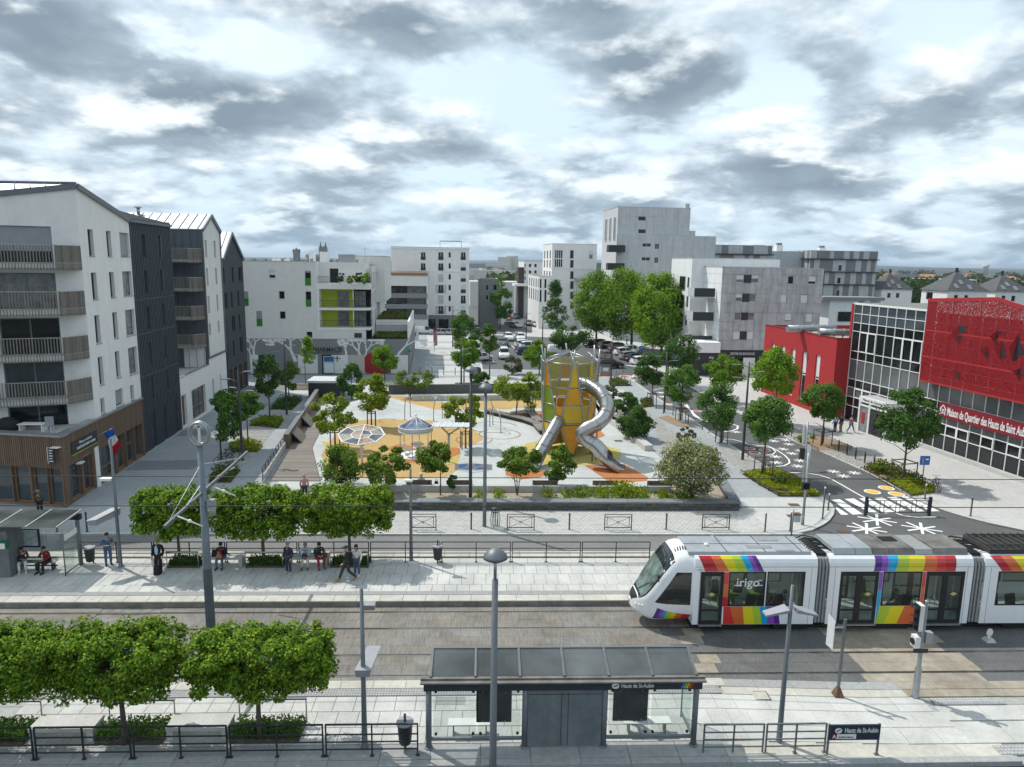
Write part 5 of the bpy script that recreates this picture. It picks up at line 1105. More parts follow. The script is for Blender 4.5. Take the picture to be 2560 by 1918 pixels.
# ------------------------------------------------------------------ community centre
Z6=(1920,720)
cc_=thing('community_centre','red and glass community centre with perforated red metal screen','building')
GD=Vector((0.1307,-0.9914));GA=Vector((37.92,71.58));GL=31.0;GF=Fac(GA,GA+GD*GL)
rowz=[GF.px(1920+x/3.4516,720+y/3.4516)[1]for x,y in((738,138),(733,218),(728,295),(722,368),(712,538),(706,608),(690,775),(682,845),(672,925),(665,1000))]+[.12]
colu=[0.0]+[GF.px(1920+x/3.4516,720+y/3.4516)[0]for x,y in((808,147),(882,155),(960,163),(1037,172),(1115,180),(1200,190),(1290,197),(1370,205))]
stp=(colu[-1]-colu[0])/8;colu=[stp*k for k in range(int(GL/stp)+1)]
ztop=rowz[0]
core=MB();GF.box(core,0,GL,0,ztop-.06,-16,-.12);core.build('hall_body','anthracite',cc_)
rt=MB();GF.box(rt,-.2,GL,ztop-.05,ztop+.12,-16,.06);rt.build('roof_edge','white_metal',cc_);rt=MB();GF.box(rt,.2,GL-.2,ztop+.121,ztop+.16,-15.8,-.2);rt.build('roof','asphalt_old',cc_)
SCF=Fac(GF.pt(0,0,1.1).xy,GF.pt(GL,0,1.1).xy);su0,sz1=SCF.px(2321,747);_,sz0=SCF.px(2300,950);su2,sz2=SCF.px(2495,744);
mat('spandrel',(.12,.13,.14),.12,var=.1,spec=.8)
for i in range(len(colu)-1):
 for j in range(10):
  z1_,z0_=rowz[j],rowz[j+1]
  if colu[i]>su0+.5 and z0_>sz0+.6:continue
  b=MB();GF.box(b,colu[i]+.03,colu[i+1]-.03,z0_+.03,z1_-.03,-.06,-.03);b.build('pane','spandrel' if j in(5,7)else 'glass_blue' if j<2 else 'glass_dark',cc_)  # top two rows get paler glass to stand for their brighter reflection
gr=MB()
for j,z_ in enumerate(rowz):GF.box(gr,0,GL,z_-.03,z_+.03,-.05,.035)
for i,u in enumerate(colu):GF.box(gr,u-.03,u+.03,0,ztop,-.05,.04)
gr.build('mullion_grid','white_metal',cc_)
for(i,j)in((1,3),(2,3),(5,3),(6,3),(7,3),(11,8),(12,8),(14,8),(16,8),(1,7),(2,7),(12,6),(13,6),(14,6),(15,6)):
 if i+1<len(colu):
  b=MB();a,c,z1_,z0_=colu[i],colu[i+1],rowz[j],rowz[j+1]
  for(p,q,r_,s_)in((a,c,z0_,z0_+.1),(a,c,z1_-.1,z1_),(a,a+.1,z0_+.1,z1_-.1),(c-.1,c,z0_+.1,z1_-.1)):GF.box(b,p,q,r_,s_,.041,.08)
  b.build('casement','white_metal',cc_)
b=MB();GF.box(b,-.35,-.02,0,ztop+.05,-.3,.12);b.build('red_fin','red_wall',cc_)
pl_=MB();GF.box(pl_,9,GL,0,.42,.04,.5);pl_.build('plinth','concrete_pale',cc_)
def perf():
 m=bpy.data.materials.new('perforated_red');m.use_nodes=True;N=m.node_tree.nodes;L=m.node_tree.links;b=N['Principled BSDF'];b.inputs['Base Color'].default_value=(.27,.006,.012,1);b.inputs['Roughness'].default_value=.45;b.inputs['Metallic'].default_value=.1
 tc=N.new('ShaderNodeTexCoord');n=N.new('ShaderNodeTexNoise');n.inputs['Scale'].default_value=12.0;n.inputs['Detail'].default_value=2;n.inputs['Distortion'].default_value=1.2;L.new(tc.outputs['Object'],n.inputs['Vector'])
 r=N.new('ShaderNodeMath');r.operation='GREATER_THAN';r.inputs[1].default_value=.60;L.new(n.outputs['Fac'],r.inputs[0])
 t=N.new('ShaderNodeBsdfTransparent');ms=N.new('ShaderNodeMixShader');L.new(r.outputs[0],ms.inputs[0]);L.new(b.outputs[0],ms.inputs[1]);L.new(t.outputs[0],ms.inputs[2]);L.new(ms.outputs[0],N['Material Output'].inputs[0]);MATS['perforated_red']=m
perf()
apz=sz2
tri=[[(1650,322),(1718,332),(1640,478)],[(1985,365),(2010,372),(1950,470)],[(2022,455),(2052,600),(2003,606)],[(2165,395),(2205,560),(2110,640)],[(1630,695),(1660,790),(1630,778)],[(2180,690),(2230,760),(2140,750)],[(1895,500),(1905,600),(1880,590)]]
sp=MB()
zm_=[sz0,sz0+(sz1-sz0)*.30,sz0+(sz1-sz0)*.62,sz1-.0]
nU=7;ue=[su0+(GL-su0)*k/nU for k in range(nU+1)]
def ztopf(u):return sz1+(apz-sz1)*min(1,max(0,(u-su0)/(su2-su0)))if u<su2 else max(sz1-2.2,apz-(u-su2)*.30)
scr=None;first=MB();first.box(0,0,0,.01,.01,.01)
par_=MB();SCF.box(par_,su0,su0+.06,sz0,sz1,-.9,-.02);scr=par_.build('screen','red_wall',cc_)
for i in range(nU):
 for j in range(3):
  a,c=ue[i]+.02,ue[i+1]-.02;z0_,z1a,z1c=zm_[j]+.03,zm_[j+1]-.03,zm_[j+1]-.03
  if j==2:z1a,z1c=ztopf(a),ztopf(c)
  b=MB();b.poly([SCF.pt(a,z0_),SCF.pt(c,z0_),SCF.pt(c,z1c),SCF.pt((a+c)/2,max(z1a,z1c)if j==2 and a<su2<c else(z1a+z1c)/2),SCF.pt(a,z1a)]);b.build('perforated_panel','perforated_red',scr)
st_=MB()
for z_ in zm_[:3]:SCF.box(st_,su0,GL,z_-.07,z_+.07,-.1,.02)
for u in ue:SCF.box(st_,u-.03,u+.03,sz0,ztopf(u)-.1,-.12,-.03)
for i in range(12):u=lerp(su0,GL,i/11);st_.bar(SCF.pt(u,sz0+.2,-.05),SCF.pt(u,sz0+.2,-1.05),.06)
st_.build('screen_frame','red_wall',scr);st_=MB();ur=[su0,su2,GL]
for a,c in zip(ur[:-1],ur[1:]):st_.bar(SCF.pt(a,ztopf(a)-.12),SCF.pt(c,ztopf(c)-.12),.08,.3)
st_.build('top_rail','red_wall',scr)
for t in tri:
 P_=[SCF.px(1920+x/3.4516,720+y/3.4516)for x,y in t];b=MB();q=[SCF.pt(u,z,.02)for u,z in P_];b.poly(q);b.build('slit_shade','anthracite',scr)  # flat dark triangle on the screen stands for the shade of an open fold
 b=MB();r_=SCF.pt(*P_[2],.02);a=SCF.pt(*P_[0],.02);o=SCF.pt(P_[0][0]-.25,(P_[0][1]+P_[2][1])/2,.45);b.poly([a,o,r_]);b.build('folded_fin','red_wall',scr)
 # sign band
sa=GF.px(1920+1480/3.4516,720+1045/3.4516,.3);sbz=sa[1];sb=MB();GF.box(sb,sa[0],GL-.5,sbz-.62,sbz+.62,.12,.34);sb=sb.build('sign_band',mat('sign_red',(.22,.008,.02),.5,var=.03).name,cc_)
ta=GF.px(1920+1545/3.4516,720+1070/3.4516,.35)[0];tb=GF.px(1920+2195/3.4516,720+1245/3.4516,.35)[0]
o=text('Maison de Quartier des Hauts de Saint Aubin',.98,'paint_white',sb,GF.mat(ta,sbz,.35),align='LEFT',bold=.018)
bpy.context.view_layer.update();wd=o.dimensions.x;sc_=(tb-ta)*43/40.3/max(.1,wd);o.matrix_local=GF.mat(ta,sbz-.05,.35)@Matrix.Diagonal((sc_,1,1,1))
b=MB();hu=(sa[0]+ta)/2
for p,q in(((-.35,.05),(0,.45)),((0,.45),(.35,.05)),((-.25,.1),(-.25,-.4)),((.25,.1),(.25,-.4)),((-.1,.1),(.1,-.3)),((.1,.1),(-.1,-.3))):b.bar(GF.pt(hu+p[0],sbz+p[1],.36),GF.pt(hu+q[0],sbz+q[1],.36),.08,.02,up=(*GF.n,0))
b.build('sign_emblem','paint_white',sb)
# entrance porch
OFF=1.9;PF2=Fac(GF.pt(0,0,OFF).xy,GF.pt(GL,0,OFF).xy);pu0=PF2.px(2142,1080)[0];pu1=PF2.px(2206,1103)[0];pz=PF2.px(1920+788/3.4516,720+930/3.4516)[1];pu1=max(pu1,pu0+3.4)
b=MB()
for u in(pu0,(pu0+pu1)/2-.4,pu1):PF2.box(b,u-.1,u+.1,0.1,pz-.5,-.2,0)
PF2.box(b,pu0-.1,pu1+.1,pz-.5,pz,-.25,.02);PF2.box(b,pu0-.1,pu0+.1,pz-.5,pz,-OFF,-.25);PF2.box(b,pu1-.1,pu1+.1,pz-.5,pz,-OFF,-.25);PF2.box(b,pu0,pu1,2.6,2.75,-.2,-.02)
po=b.build('entrance_porch','white_metal',cc_)
for k in range(12):b=MB();u=lerp(pu0+.15,pu1-.15,k/11);PF2.box(b,u-.07,u+.07,pz-.2,pz-.05,-OFF,-.25);b.build('roof_slat','white_metal',po)
for(a,c)in((pu0+.12,(pu0+pu1)/2-.5),((pu0+pu1)/2-.3,pu1-.1)):b=MB();PF2.box(b,a,c,.15,2.6,-.12,-.09);b.build('pane','glass_dark' if a>pu0+1 else 'glass_curtain',po)
b=MB();PF2.box(b,pu0+.35,pu0+.8,.9,2.0,-.085,-.06);b.build('notice','red_wall',po)
text('Maison de Quartier',.36,'cl_charcoal',po,PF2.mat((pu0+pu1)/2,pz-.25,.03))
# red wing
Rc=Vector((36.39,71.53));RWf=Fac(Rc+DD*1,Rc);Lr=1-RWf.px(1914,812)[0];RW=Fac(Rc+DD*Lr,Rc);zR=RW.px(2079,844)[1]
hs=[]
for(xa,ya,xb,yb_)in((33,478,62,700),(118,500,150,900),(205,522,240,960),(300,547,340,1000),(415,575,456,1015)):
 a=RW.px(1920+xa/3.4516,720+ya/3.4516);c=RW.px(1920+xb/3.4516,720+ya/3.4516);hs.append((a[0],max(c[0],a[0]+.7),1.0,a[1]))
rw=MB();RW.wall(rw,0,Lr,0,zR,hs,.25);FR=Fac(Rc,Rc+DX*5);FR.wall(rw,0,5,0,zR,[],.2);bk2=Rc+DD*Lr;wall_quad(rw,(bk2.x+14,bk2.y+1),(bk2.x,bk2.y),0,zR);wall_quad(rw,(Rc.x+5,Rc.y+.4),(bk2.x+14,bk2.y+1),0,zR)
rw.build('red_wing_wall','red_wall',cc_);rr_=MB();rr_.poly([(Rc.x,Rc.y,zR-.45),(Rc.x+5,Rc.y+.4,zR-.45),(bk2.x+14,bk2.y+1,zR-.45),(bk2.x,bk2.y,zR-.45)]);RW.box(rr_,-.1,Lr+.1,zR,zR+.06,-.35,.05,1);FR.box(rr_,-.1,5,zR-.001,zR+.055,-.35,.05,1);rr_.build('red_wing_roof',['gravel','red_dark'],cc_)
for h in hs:
 w_=RW.window(cc_,h,.2,'white_metal','glass_dark',fw=.09,hbar=.52);b=MB();RW.box(b,h[0]+.1,h[1]-.1,h[2]+(h[3]-h[2])*.56,h[3]-.1,-.16,-.14);b.build('blind','shutter_white',w_)
for k,(x0,y0,x1,y1)in enumerate(((170,352,575,345),(440,380,700,385))):
 def rp(x,y):return g(1920+x/3.4516,720+y/3.4516,zR+.35)
 b=MB();b.tube([rp(x0,y0),rp(x1,y1)],.38,12);p=rp((x0+x1)/2,(y0+y1)/2)
 for t in(.2,.5,.8):q=rp(lerp(x0,x1,t),lerp(y0,y1,t));b.tube([q+V(-.04,0,0),q+V(.04,0,0)],.42,12);b.bar(q,q+V(0,0,-.7),.1)
 b.build('roof_duct','galva',cc_)
 # ------------------------------------------------------------------ distant town
def far_pt(px,py_base,d):
 r=ray(px,700);t=d/r.y;return Vector((r.x*t,d,0))
def ztop_at(px,py,d):r=ray(px,py);return CH+r.z*d/r.y
mat('far_stone',(.20,.18,.165),.9,var=.15,vs=.3);mat('far_slate',(.07,.08,.095),.8,var=.1);mat('far_wall',(.62,.60,.56),.9,var=.08);mat('far_tile',(.42,.22,.12),.9,var=.1)
D=1500;zx=lambda x:580+x/5.267;zy=lambda y:560+y/5.267
o=thing('cathedral','distant cathedral with twin pointed spires on the skyline','church')
for xa,xb,tip,mid in((1160,1200,228,1178),(1222,1265,238,1240)):
 a,c=far_pt(zx(xa),0,D),far_pt(zx(xb),0,D);w=(c-a).length;zsh=ztop_at(zx(xa),zy(315),D);zt_=ztop_at(zx(mid),zy(tip),D);cx=(a+c)/2
 b=MB();b.box(cx.x,cx.y,0,w,w,zsh);b.build('tower','far_stone',o);b=MB();b.lathe([(w*.42,0),(w*.30,(zt_-zsh)*.25),(.15,zt_-zsh)],(cx.x,cx.y,zsh),8,smooth=False);b.build('spire','far_slate',o)
 for sx in(-1,1):b=MB();b.lathe([(w*.12,0),(.1,(zt_-zsh)*.3)],(cx.x+sx*w*.4,cx.y-w*.4,zsh),6,smooth=False);b.build('pinnacle','far_slate',o)
a,c=far_pt(zx(1200),0,D+3),far_pt(zx(1222),0,D+3);zc=ztop_at(zx(1210),zy(300),D);b=MB();b.box((a.x+c.x)/2,a.y,0,12,10,zc-3);b.lathe([(5,0),(3,4),(.2,5)],((a.x+c.x)/2,a.y,zc-4),8,smooth=False);b.build('crossing_tower','far_stone',o)
a,c=far_pt(zx(985),0,D+10),far_pt(zx(1160),0,D+10);zn_=ztop_at(zx(1060),zy(400),D);b=MB();b.box((a.x+c.x)/2,a.y,0,(c-a).length,14,zn_-5);b.box8([(a.x,a.y-7,zn_-5),(c.x,a.y-7,zn_-5),(c.x,a.y+7,zn_-5),(a.x,a.y+7,zn_-5),(a.x,a.y-.2,zn_),(c.x,a.y-.2,zn_),(c.x,a.y+.2,zn_),(a.x,a.y+.2,zn_)],1);b.build('nave',['far_stone','far_slate'],o)
o=thing('keep_tower','distant square stone tower with pointed roof left of the cathedral','tower');a,c=far_pt(zx(826),0,D),far_pt(zx(900),0,D);w=(c-a).length;cx=(a+c)/2;zsh=ztop_at(zx(860),zy(350),D);zt_=ztop_at(zx(860),zy(312),D)
b=MB();b.box(cx.x,cx.y,0,w,w,zsh-2);b.build('tower_wall','far_stone',o);b=MB();b.lathe([(w*.45,0),(w*.28,(zt_-zsh)*.5+1),(.2,zt_-zsh+2)],(cx.x,cx.y,zsh-2),8,smooth=False);b.build('roof','far_slate',o)
for sx in(-1,1):
 for sy in(-1,1):b=MB();b.lathe([(1.6,0),(1.6,4),(.1,8)],(cx.x+sx*w*.45,cx.y+sy*w*.45,zsh-4),6,smooth=False);b.build('corner_turret','far_slate',o)
o=thing('water_tower','slim white tower on the right-hand horizon','tower');r_=2461;a=far_pt(r_,0,1900);zt_=ztop_at(r_,662,1900);b=MB();b.lathe([(6,0),(6,zt_-8),(8,zt_-6),(8,zt_)],a,16);b.build('shaft','far_wall',o)
rnd=random.Random(11);nh=0
def far_house(px,d,w,h,roof,m,tiled):
 global nh
 p=far_pt(px,0,d);o=thing('distant_house','small distant house on the hazy skyline','house',p,rnd.uniform(-.4,.4),'distant houses on the skyline')
 b=MB();b.box(0,0,-.1,w,w*.7,h);b.build('wall',m,o)
 if roof:b=MB();b.box8([(-w/2-.3,-w*.37,h-.1),(w/2+.3,-w*.37,h-.1),(w/2+.3,w*.37,h-.1),(-w/2-.3,w*.37,h-.1),(-w/2+1,-.1,h+roof),(w/2-1,-.1,h+roof),(w/2-1,.1,h+roof),(-w/2+1,.1,h+roof)]);b.build('roof','far_tile' if tiled else 'far_slate',o)
for k in range(46):
 px=rnd.choice((rnd.uniform(2230,2560),rnd.uniform(1180,1420),rnd.uniform(600,830),rnd.uniform(2100,2560)));d=rnd.uniform(330,900)if px>1300 else rnd.uniform(420,1300)
 far_house(px,d,rnd.uniform(9,22),rnd.uniform(5,9.5),rnd.choice((0,3,4)),rnd.choice(('far_wall','far_wall','render_cream')),rnd.random()<.35)
for(px,d,w,h)in((2350,420,34,10),(2290,520,44,9),(1245,900,30,13),(1262,940,16,22),(1280,950,14,24),(700,700,40,12),(1250,260,22,9)):far_house(px,d,w,h,0,'far_wall',False)
b=MB()
for(d,z,s)in((2300,9,3),(3300,18,4),(5200,34,5),(8500,70,6)):
 n=90;W=d*1.6
 for i in range(n):
  x0,x1=-W+2*W*i/n,-W+2*W*(i+1)/n;f_=lambda x:z*(.62+.25*math.sin(x/d*5.1+s)+.13*math.sin(x/d*17+s*2));b.quad((x0,d,-1),(x1,d,-1),(x1,d+d*.12,f_(x1)),(x0,d+d*.12,f_(x0)));b.quad((x0,d+d*.12,f_(x0)),(x1,d+d*.12,f_(x1)),(x1,d*1.35,-1),(x0,d*1.35,-1))
b.build('hills',mat('hill_green',(.032,.042,.032),.95,var=.4,vs=.01,col2=(.055,.058,.05)).name,kind='structure')
# ------------------------------------------------------------------ vegetation
def leaf_mesh(name,C,Nrm,size,matname,seed=0):
 """many small leaf blades: C centres (n,3), Nrm facing directions, size (n,)"""
 r=np.random.default_rng(seed);n=len(C)
 Nrm=Nrm/np.maximum(1e-6,np.linalg.norm(Nrm,axis=1))[:,None];t=r.normal(size=(n,3));t-=Nrm*(t*Nrm).sum(1)[:,None];t/=np.maximum(1e-6,np.linalg.norm(t,axis=1))[:,None];b=np.cross(Nrm,t)
 s=size[:,None];fold=Nrm*s*.18
 Vv=np.empty((n,4,3));Vv[:,0]=C-t*s*.5;Vv[:,1]=C+b*s*.34+fold;Vv[:,2]=C+t*s*.5;Vv[:,3]=C-b*s*.34+fold
 me=bpy.data.meshes.new(name);me.vertices.add(n*4);me.vertices.foreach_set('co',Vv.reshape(-1));me.loops.add(n*4);me.loops.foreach_set('vertex_index',np.arange(n*4,dtype=np.int32))
 me.polygons.add(n);me.polygons.foreach_set('loop_start',np.arange(0,n*4,4,dtype=np.int32));me.polygons.foreach_set('loop_total',np.full(n,4,dtype=np.int32))
 me.materials.append(M[matname]);me.update(calc_edges=True);return me
def crown(name,kind,rx,ry,z0,z1,leaf,n,matname,seed,clumps=60,flat=.5,gap=.0):
 """leaves gathered in clumps spread through the crown's volume"""
 r=np.random.default_rng(seed);h=(z1-z0)/2;cz=(z0+z1)/2
 if kind=='box':
  P_=r.uniform(-1,1,(clumps*8,3));q=(np.abs(P_)**np.array([5,6,7])).sum(1)**.2;P_=P_[(q<1.0)&(q>.4)][:clumps*3];sc=np.array([rx*.97,ry*.9,h*.93]);cl=P_*sc;cr_=.26*min(rx,ry,h)*r.uniform(.7,1.3,len(cl))
 else:
  d=r.normal(size=(clumps,3));d/=np.linalg.norm(d,axis=1)[:,None];rad_=r.uniform(.35,1.0,clumps)**.5
  if kind=='cone':
   u=r.uniform(0,1,clumps)**.75;z_=-1+2*u;w=np.where(u<.22,u/.22*.85+.15,1-(u-.22)/.78*.88);a=r.uniform(0,2*np.pi,clumps);rr=w*np.sqrt(r.uniform(.25,1,clumps));cl=np.stack([rr*np.cos(a),rr*np.sin(a),z_],1)
  elif kind in('oval','full'):
   cl=d*rad_[:,None];k=1-.28*np.clip(cl[:,2],0,1);cl[:,0]*=k;cl[:,1]*=k
  elif kind=='spread':
   cl=d*rad_[:,None];cl[:,2]=np.where(cl[:,2]<0,cl[:,2]*.75,cl[:,2]);k=.72+.28*(cl[:,2]+1)/2;cl[:,0]*=k*1.1;cl[:,1]*=k*1.1
  else:cl=d*rad_[:,None]
  for k in range(0 if kind=='full' else 3):
   rd=r.normal(size=3);rd/=np.linalg.norm(rd);un=cl/np.maximum(1e-6,np.linalg.norm(cl,axis=1))[:,None];cl=cl[~((un@rd>.87)&(np.linalg.norm(cl,axis=1)>.55))]
  clumps=len(cl);cl=cl*np.array([rx*.90,ry*.90,h*.88]);cr_=(.33 if kind!='loose' else .24)*min(rx,ry,h)*r.uniform(.6,1.25,clumps)
 k=len(cl);idx=r.integers(0,k,n);o=r.normal(size=(n,3));o/=np.linalg.norm(o,axis=1)[:,None]
 C=cl[idx]+o*(cr_[idx]*r.uniform(.15,1,n)**.45)[:,None]*np.array([1,1,.8])
 if kind=='box':
  lim=np.array([rx,ry,h])*1.03;ex=r.uniform(size=n)<.04;C=np.where(ex[:,None],C,np.clip(C,-lim,lim))
 nr=o*.6+C/np.array([rx,ry,h])*.5+r.normal(size=(n,3))*.55;nr[:,2]+=flat
 C[:,2]+=cz;s=leaf*r.uniform(.65,1.35,n)
 return leaf_mesh(name,C,nr,s,matname,seed+1)
def trunk_mesh(h,rx,z0,z1,r0,seed,multi=1,kind='oval'):
 r=random.Random(seed);b=MB()
 for m_ in range(multi):
  a=r.uniform(0,6.28);lean=0.0 if multi==1 else .30;P_=[];top=z0+(z1-z0)*(.75 if kind!='box' else .6)
  for k in range(7):t=k/6;P_.append(Vector((math.cos(a)*lean*t*rx+r.uniform(-.02,.02)*h*.3*t,math.sin(a)*lean*t*rx+r.uniform(-.02,.02)*h*.3*t,-.05+top*t)))
  b.tube(P_,[r0*(1.15-.85*k/6)/(1 if multi==1 else 1.3)for k in range(7)],7)
  for k in range(9 if multi==1 else 4):
   t=r.uniform(.35 if multi>1 else max(.2,z0/top*.85),.95);s=P_[0].lerp(P_[-1],t);s=P_[min(5,int(t*6))].lerp(P_[min(6,int(t*6)+1)],t*6-int(t*6));a2=r.uniform(0,6.28);L_=rx*r.uniform(.5,.85)*(1.1-t*.5)
   e=s+Vector((math.cos(a2)*L_,math.sin(a2)*L_,L_*r.uniform(.25,.8)if kind!='box' else L_*.15));e.z=min(e.z,z1*.97);md=s.lerp(e,.5)+Vector((0,0,L_*.1));b.tube([s,md,e],[r0*.42*(1.1-t*.5),r0*.28,r0*.1],5)
 return b.mesh('trunk','bark')
TS=[100]
def tree(label,base,cx0,cx1,ytop,ybot,leafm,leaf=.2,n=2600,kind='oval',r0=.09,clumps=60,zb=.1,depth=None,group=None,name='tree',multi=1,trunk=True,cat='tree',flat=.5):
 TS[0]+=1;sd=TS[0];p=g(base[0],base[1],zb);a,c=yat(cx0,(ytop+ybot)/2,p.y),yat(cx1,(ytop+ybot)/2,p.y);rx=(c.x-a.x)/2;off=(a.x+c.x)/2-p.x
 z1=yat((cx0+cx1)/2,ytop,p.y).z-zb;z0=yat((cx0+cx1)/2,ybot,p.y).z-zb;ry=depth or rx
 if kind=='box':z1=yat((cx0+cx1)/2,ytop,p.y+ry*.6).z-zb;z0=yat((cx0+cx1)/2,ybot,p.y-ry*.9).z-zb
 z0=max(z0,.05)
 t=thing(name,label,cat,p,0,group)
 if kind!='box':leaf,n=leaf*.78,int(n*1.75)
 me=crown('crown',kind,rx,ry,z0,z1,leaf,n,leafm,sd,clumps,flat);link('crown',me,t,loc=(off,0,0))
 if trunk:link('trunk',trunk_mesh(z1,rx,z0,z1,r0,sd,multi,kind),t)
 return t,p
HB='clipped box-shaped street trees on the tram platforms'
tree('box-clipped tree nearest the flag lamp on the far platform',(450,1415),344,518,1210,1358,'leaf_horn',.14,15000,'box',.085,90,.28,1.15,HB,'clipped_tree',flat=.7)
tree('box-clipped tree behind the tall blue mast on the far platform',(660,1412),534,754,1208,1354,'leaf_horn',.14,19000,'box',.09,100,.28,1.2,HB,'clipped_tree',flat=.7)
tree('box-clipped tree above the walking man on the far platform',(875,1405),756,978,1208,1350,'leaf_horn',.135,21000,'box',.09,100,.28,1.2,HB,'clipped_tree',flat=.7)
tree('box-clipped tree cut by the left frame edge on the near platform',(-30,1870),-195,138,1548,1776,'leaf_horn',.105,28000,'box',.09,100,.25,1.1,HB,'clipped_tree',flat=.7)
tree('middle box-clipped tree on the near platform',(313,1860),132,462,1548,1772,'leaf_horn',.105,32000,'box',.095,110,.25,1.1,HB,'clipped_tree',flat=.7)
tree('box-clipped tree beside the bare lamp post on the near platform',(650,1848),470,832,1552,1768,'leaf_horn',.105,34000,'box',.09,110,.25,1.1,HB,'clipped_tree',flat=.7)
GL_='trees along the left street'
tree('leaning young street tree beside the charcoal block',(553,1147),524,612,940,1106,'leaf_street',.26,2600,'oval',.07,46,group=GL_)
tree('small street tree between two dark lamp posts',(621,1118),586,656,970,1044,'leaf_street',.26,1900,'oval',.06,36,group=GL_)
tree('tall dark street tree in front of the pharmacy mural',(675,1052),630,708,882,992,'leaf_dark',.28,2600,'oval',.08,46,group=GL_)
tree('reddish street tree by the tall dark lamp before the pharmacy',(723,1003),692,752,905,972,'leaf_parkdark',.28,1900,'oval',.07,36,group=GL_)
tree('slender yellow-green sapling in front of the PHARMACIE sign',(764,963),742,795,840,920,'leaf_bright',.28,900,'cone',.05,28,group=GL_)
GP_='trees and shrubs of the play park'
PK=dict(group=GP_)
tree('staked airy tree left of the octagonal glass parasol',(838,1122),772,892,978,1092,'leaf_park',.27,2200,'loose',.075,44,**PK)
tree('staked rounded tree behind the blue carousel roof',(929,1069),888,972,930,1035,'leaf_park',.28,2700,'oval',.075,46,**PK)
tree('dense dark evergreen shrub before the pharmacy',(880,1000),846,912,905,998,'leaf_dark',.28,2600,'oval',.07,46,**PK)
tree('round bright lime-green tree at the pharmacy corner',(962,952),926,1000,860,932,'leaf_bright',.32,2400,'oval',.07,46,**PK)
tree('thin loose shrub tree behind the steel arches',(1026,993),982,1090,920,982,'leaf_parkdark',.26,1500,'spread',.05,40,multi=3,**PK)
tree('staked yellowish tree right of the Y-shaped canopy',(1164,1121),1103,1212,972,1072,'leaf_park',.27,2200,'loose',.075,44,**PK)
tree('broad dark green bush hiding the parasol foot',(850,1216),800,902,1108,1216,'leaf_parkdark',.22,3600,'oval',.06,60,multi=3,**PK)
tree('airy multi-stem tree left of the planted bench wall',(960,1236),900,1028,1112,1218,'leaf_parkdark',.24,2300,'loose',.05,44,.3,multi=3,**PK)
tree('small crooked tree in front of the orange surfacing',(1101,1240),1042,1140,1094,1182,'leaf_parkdark',.24,2300,'oval',.045,40,.3,**PK)
tree('tiny leafy sapling beside the second park bench',(1130,1236),1112,1152,1184,1232,'leaf_dark',.22,420,'loose',.02,16,.3,**PK)
tree('spreading feathery tree below the left slide',(1293,1240),1240,1362,1122,1196,'leaf_parkdark',.22,2600,'spread',.045,46,.3,multi=3,**PK)
tree('dark feathery tree right of the left slide mouth',(1388,1222),1360,1440,1108,1214,'leaf_parkdark',.22,2500,'oval',.045,42,.3,multi=2,**PK)
tree('large pink-flowering shrub at the park corner',(1730,1246),1640,1812,1092,1246,'leaf_flower',.2,7000,'oval',.06,100,.3,2.2,multi=4,**PK)
tree('flowering yellow tree by the timber zigzag seat',(1290,1037),1232,1320,935,1010,'leaf_park',.26,2200,'spread',.05,44,multi=3,**PK)
tree('bushy tree left of the climbing tower',(1335,1037),1296,1362,925,1022,'leaf_park',.26,2100,'oval',.05,40,multi=2,**PK)
tree('dark shrub behind the timber zigzag seat',(1215,975),1178,1232,930,978,'leaf_dark',.28,1500,'oval',.05,34,**PK)
tree('dense hedge bush nearest the climbing tower',(1552,1040),1520,1600,976,1042,'leaf_dark',.24,3000,'oval',.05,50,multi=2,**PK)
tree('dense hedge bush behind the row of white benches',(1588,1098),1540,1634,1012,1100,'leaf_dark',.22,4200,'oval',.05,60,multi=2,**PK)
tree('grey-leaved wispy shrub by the park exit',(1717,1108),1684,1744,1064,1108,'leaf_grey',.2,900,'loose',.03,24,multi=3,**PK)
tree('grey-green bush behind the climbing tower',(1510,1000),1500,1545,958,1000,'leaf_grey',.24,900,'oval',.03,22,multi=2,**PK)
GR_='staked trees along the painted street'
tree('round-headed dark tree at the parking exit',(1629,1011),1588,1666,878,966,'leaf_dark',.27,3200,'oval',.075,50,group=GR_)
tree('staked dark tree left of the red discs',(1701,1052),1655,1758,908,1008,'leaf_street',.26,3200,'oval',.08,50,group=GR_)
tree('wide dark staked tree beside the park lamp',(1803,1107),1740,1848,950,1072,'leaf_street',.25,3600,'oval',.08,56,group=GR_)
tree('staked tree over the sedum bed',(1907,1191),1856,1984,984,1108,'leaf_street',.24,4200,'oval',.08,60,group=GR_)
tree('staked tree by the entrance porch',(2055,1114),2002,2106,942,1062,'leaf_street',.24,4000,'oval',.08,60,group=GR_)
tree('spreading dark tree before the sign band',(2257,1200),2180,2348,962,1128,'leaf_dark',.25,3900,'loose',.085,60,group=GR_)
tree('bright yellow-green tree against the red wing',(1935,1062),1870,1994,862,998,'leaf_bright',.27,4600,'oval',.09,66,group=GR_)
tree('dense tree before the tanning salon front',(1805,1010),1752,1866,882,972,'leaf_lime',.28,3200,'oval',.08,50,group=GR_)
tree('dark tree left of the tanning salon sign',(1698,965),1650,1748,830,926,'leaf_dark',.3,3000,'oval',.08,50,group=GR_)
GF_='trees round the parking court'
tree('leftmost tall lime tree before the grey tower',(1490,866),1432,1548,668,836,'leaf_lime',.46,8000,'full',.2,120,0,group=GF_)
tree('middle lime tree before the grey tower',(1578,874),1490,1636,662,852,'leaf_lime',.46,10000,'full',.22,150,0,group=GF_)
tree('rightmost tall lime tree before the striped block',(1652,906),1580,1716,668,880,'leaf_bright',.42,11000,'full',.22,150,0,group=GF_)
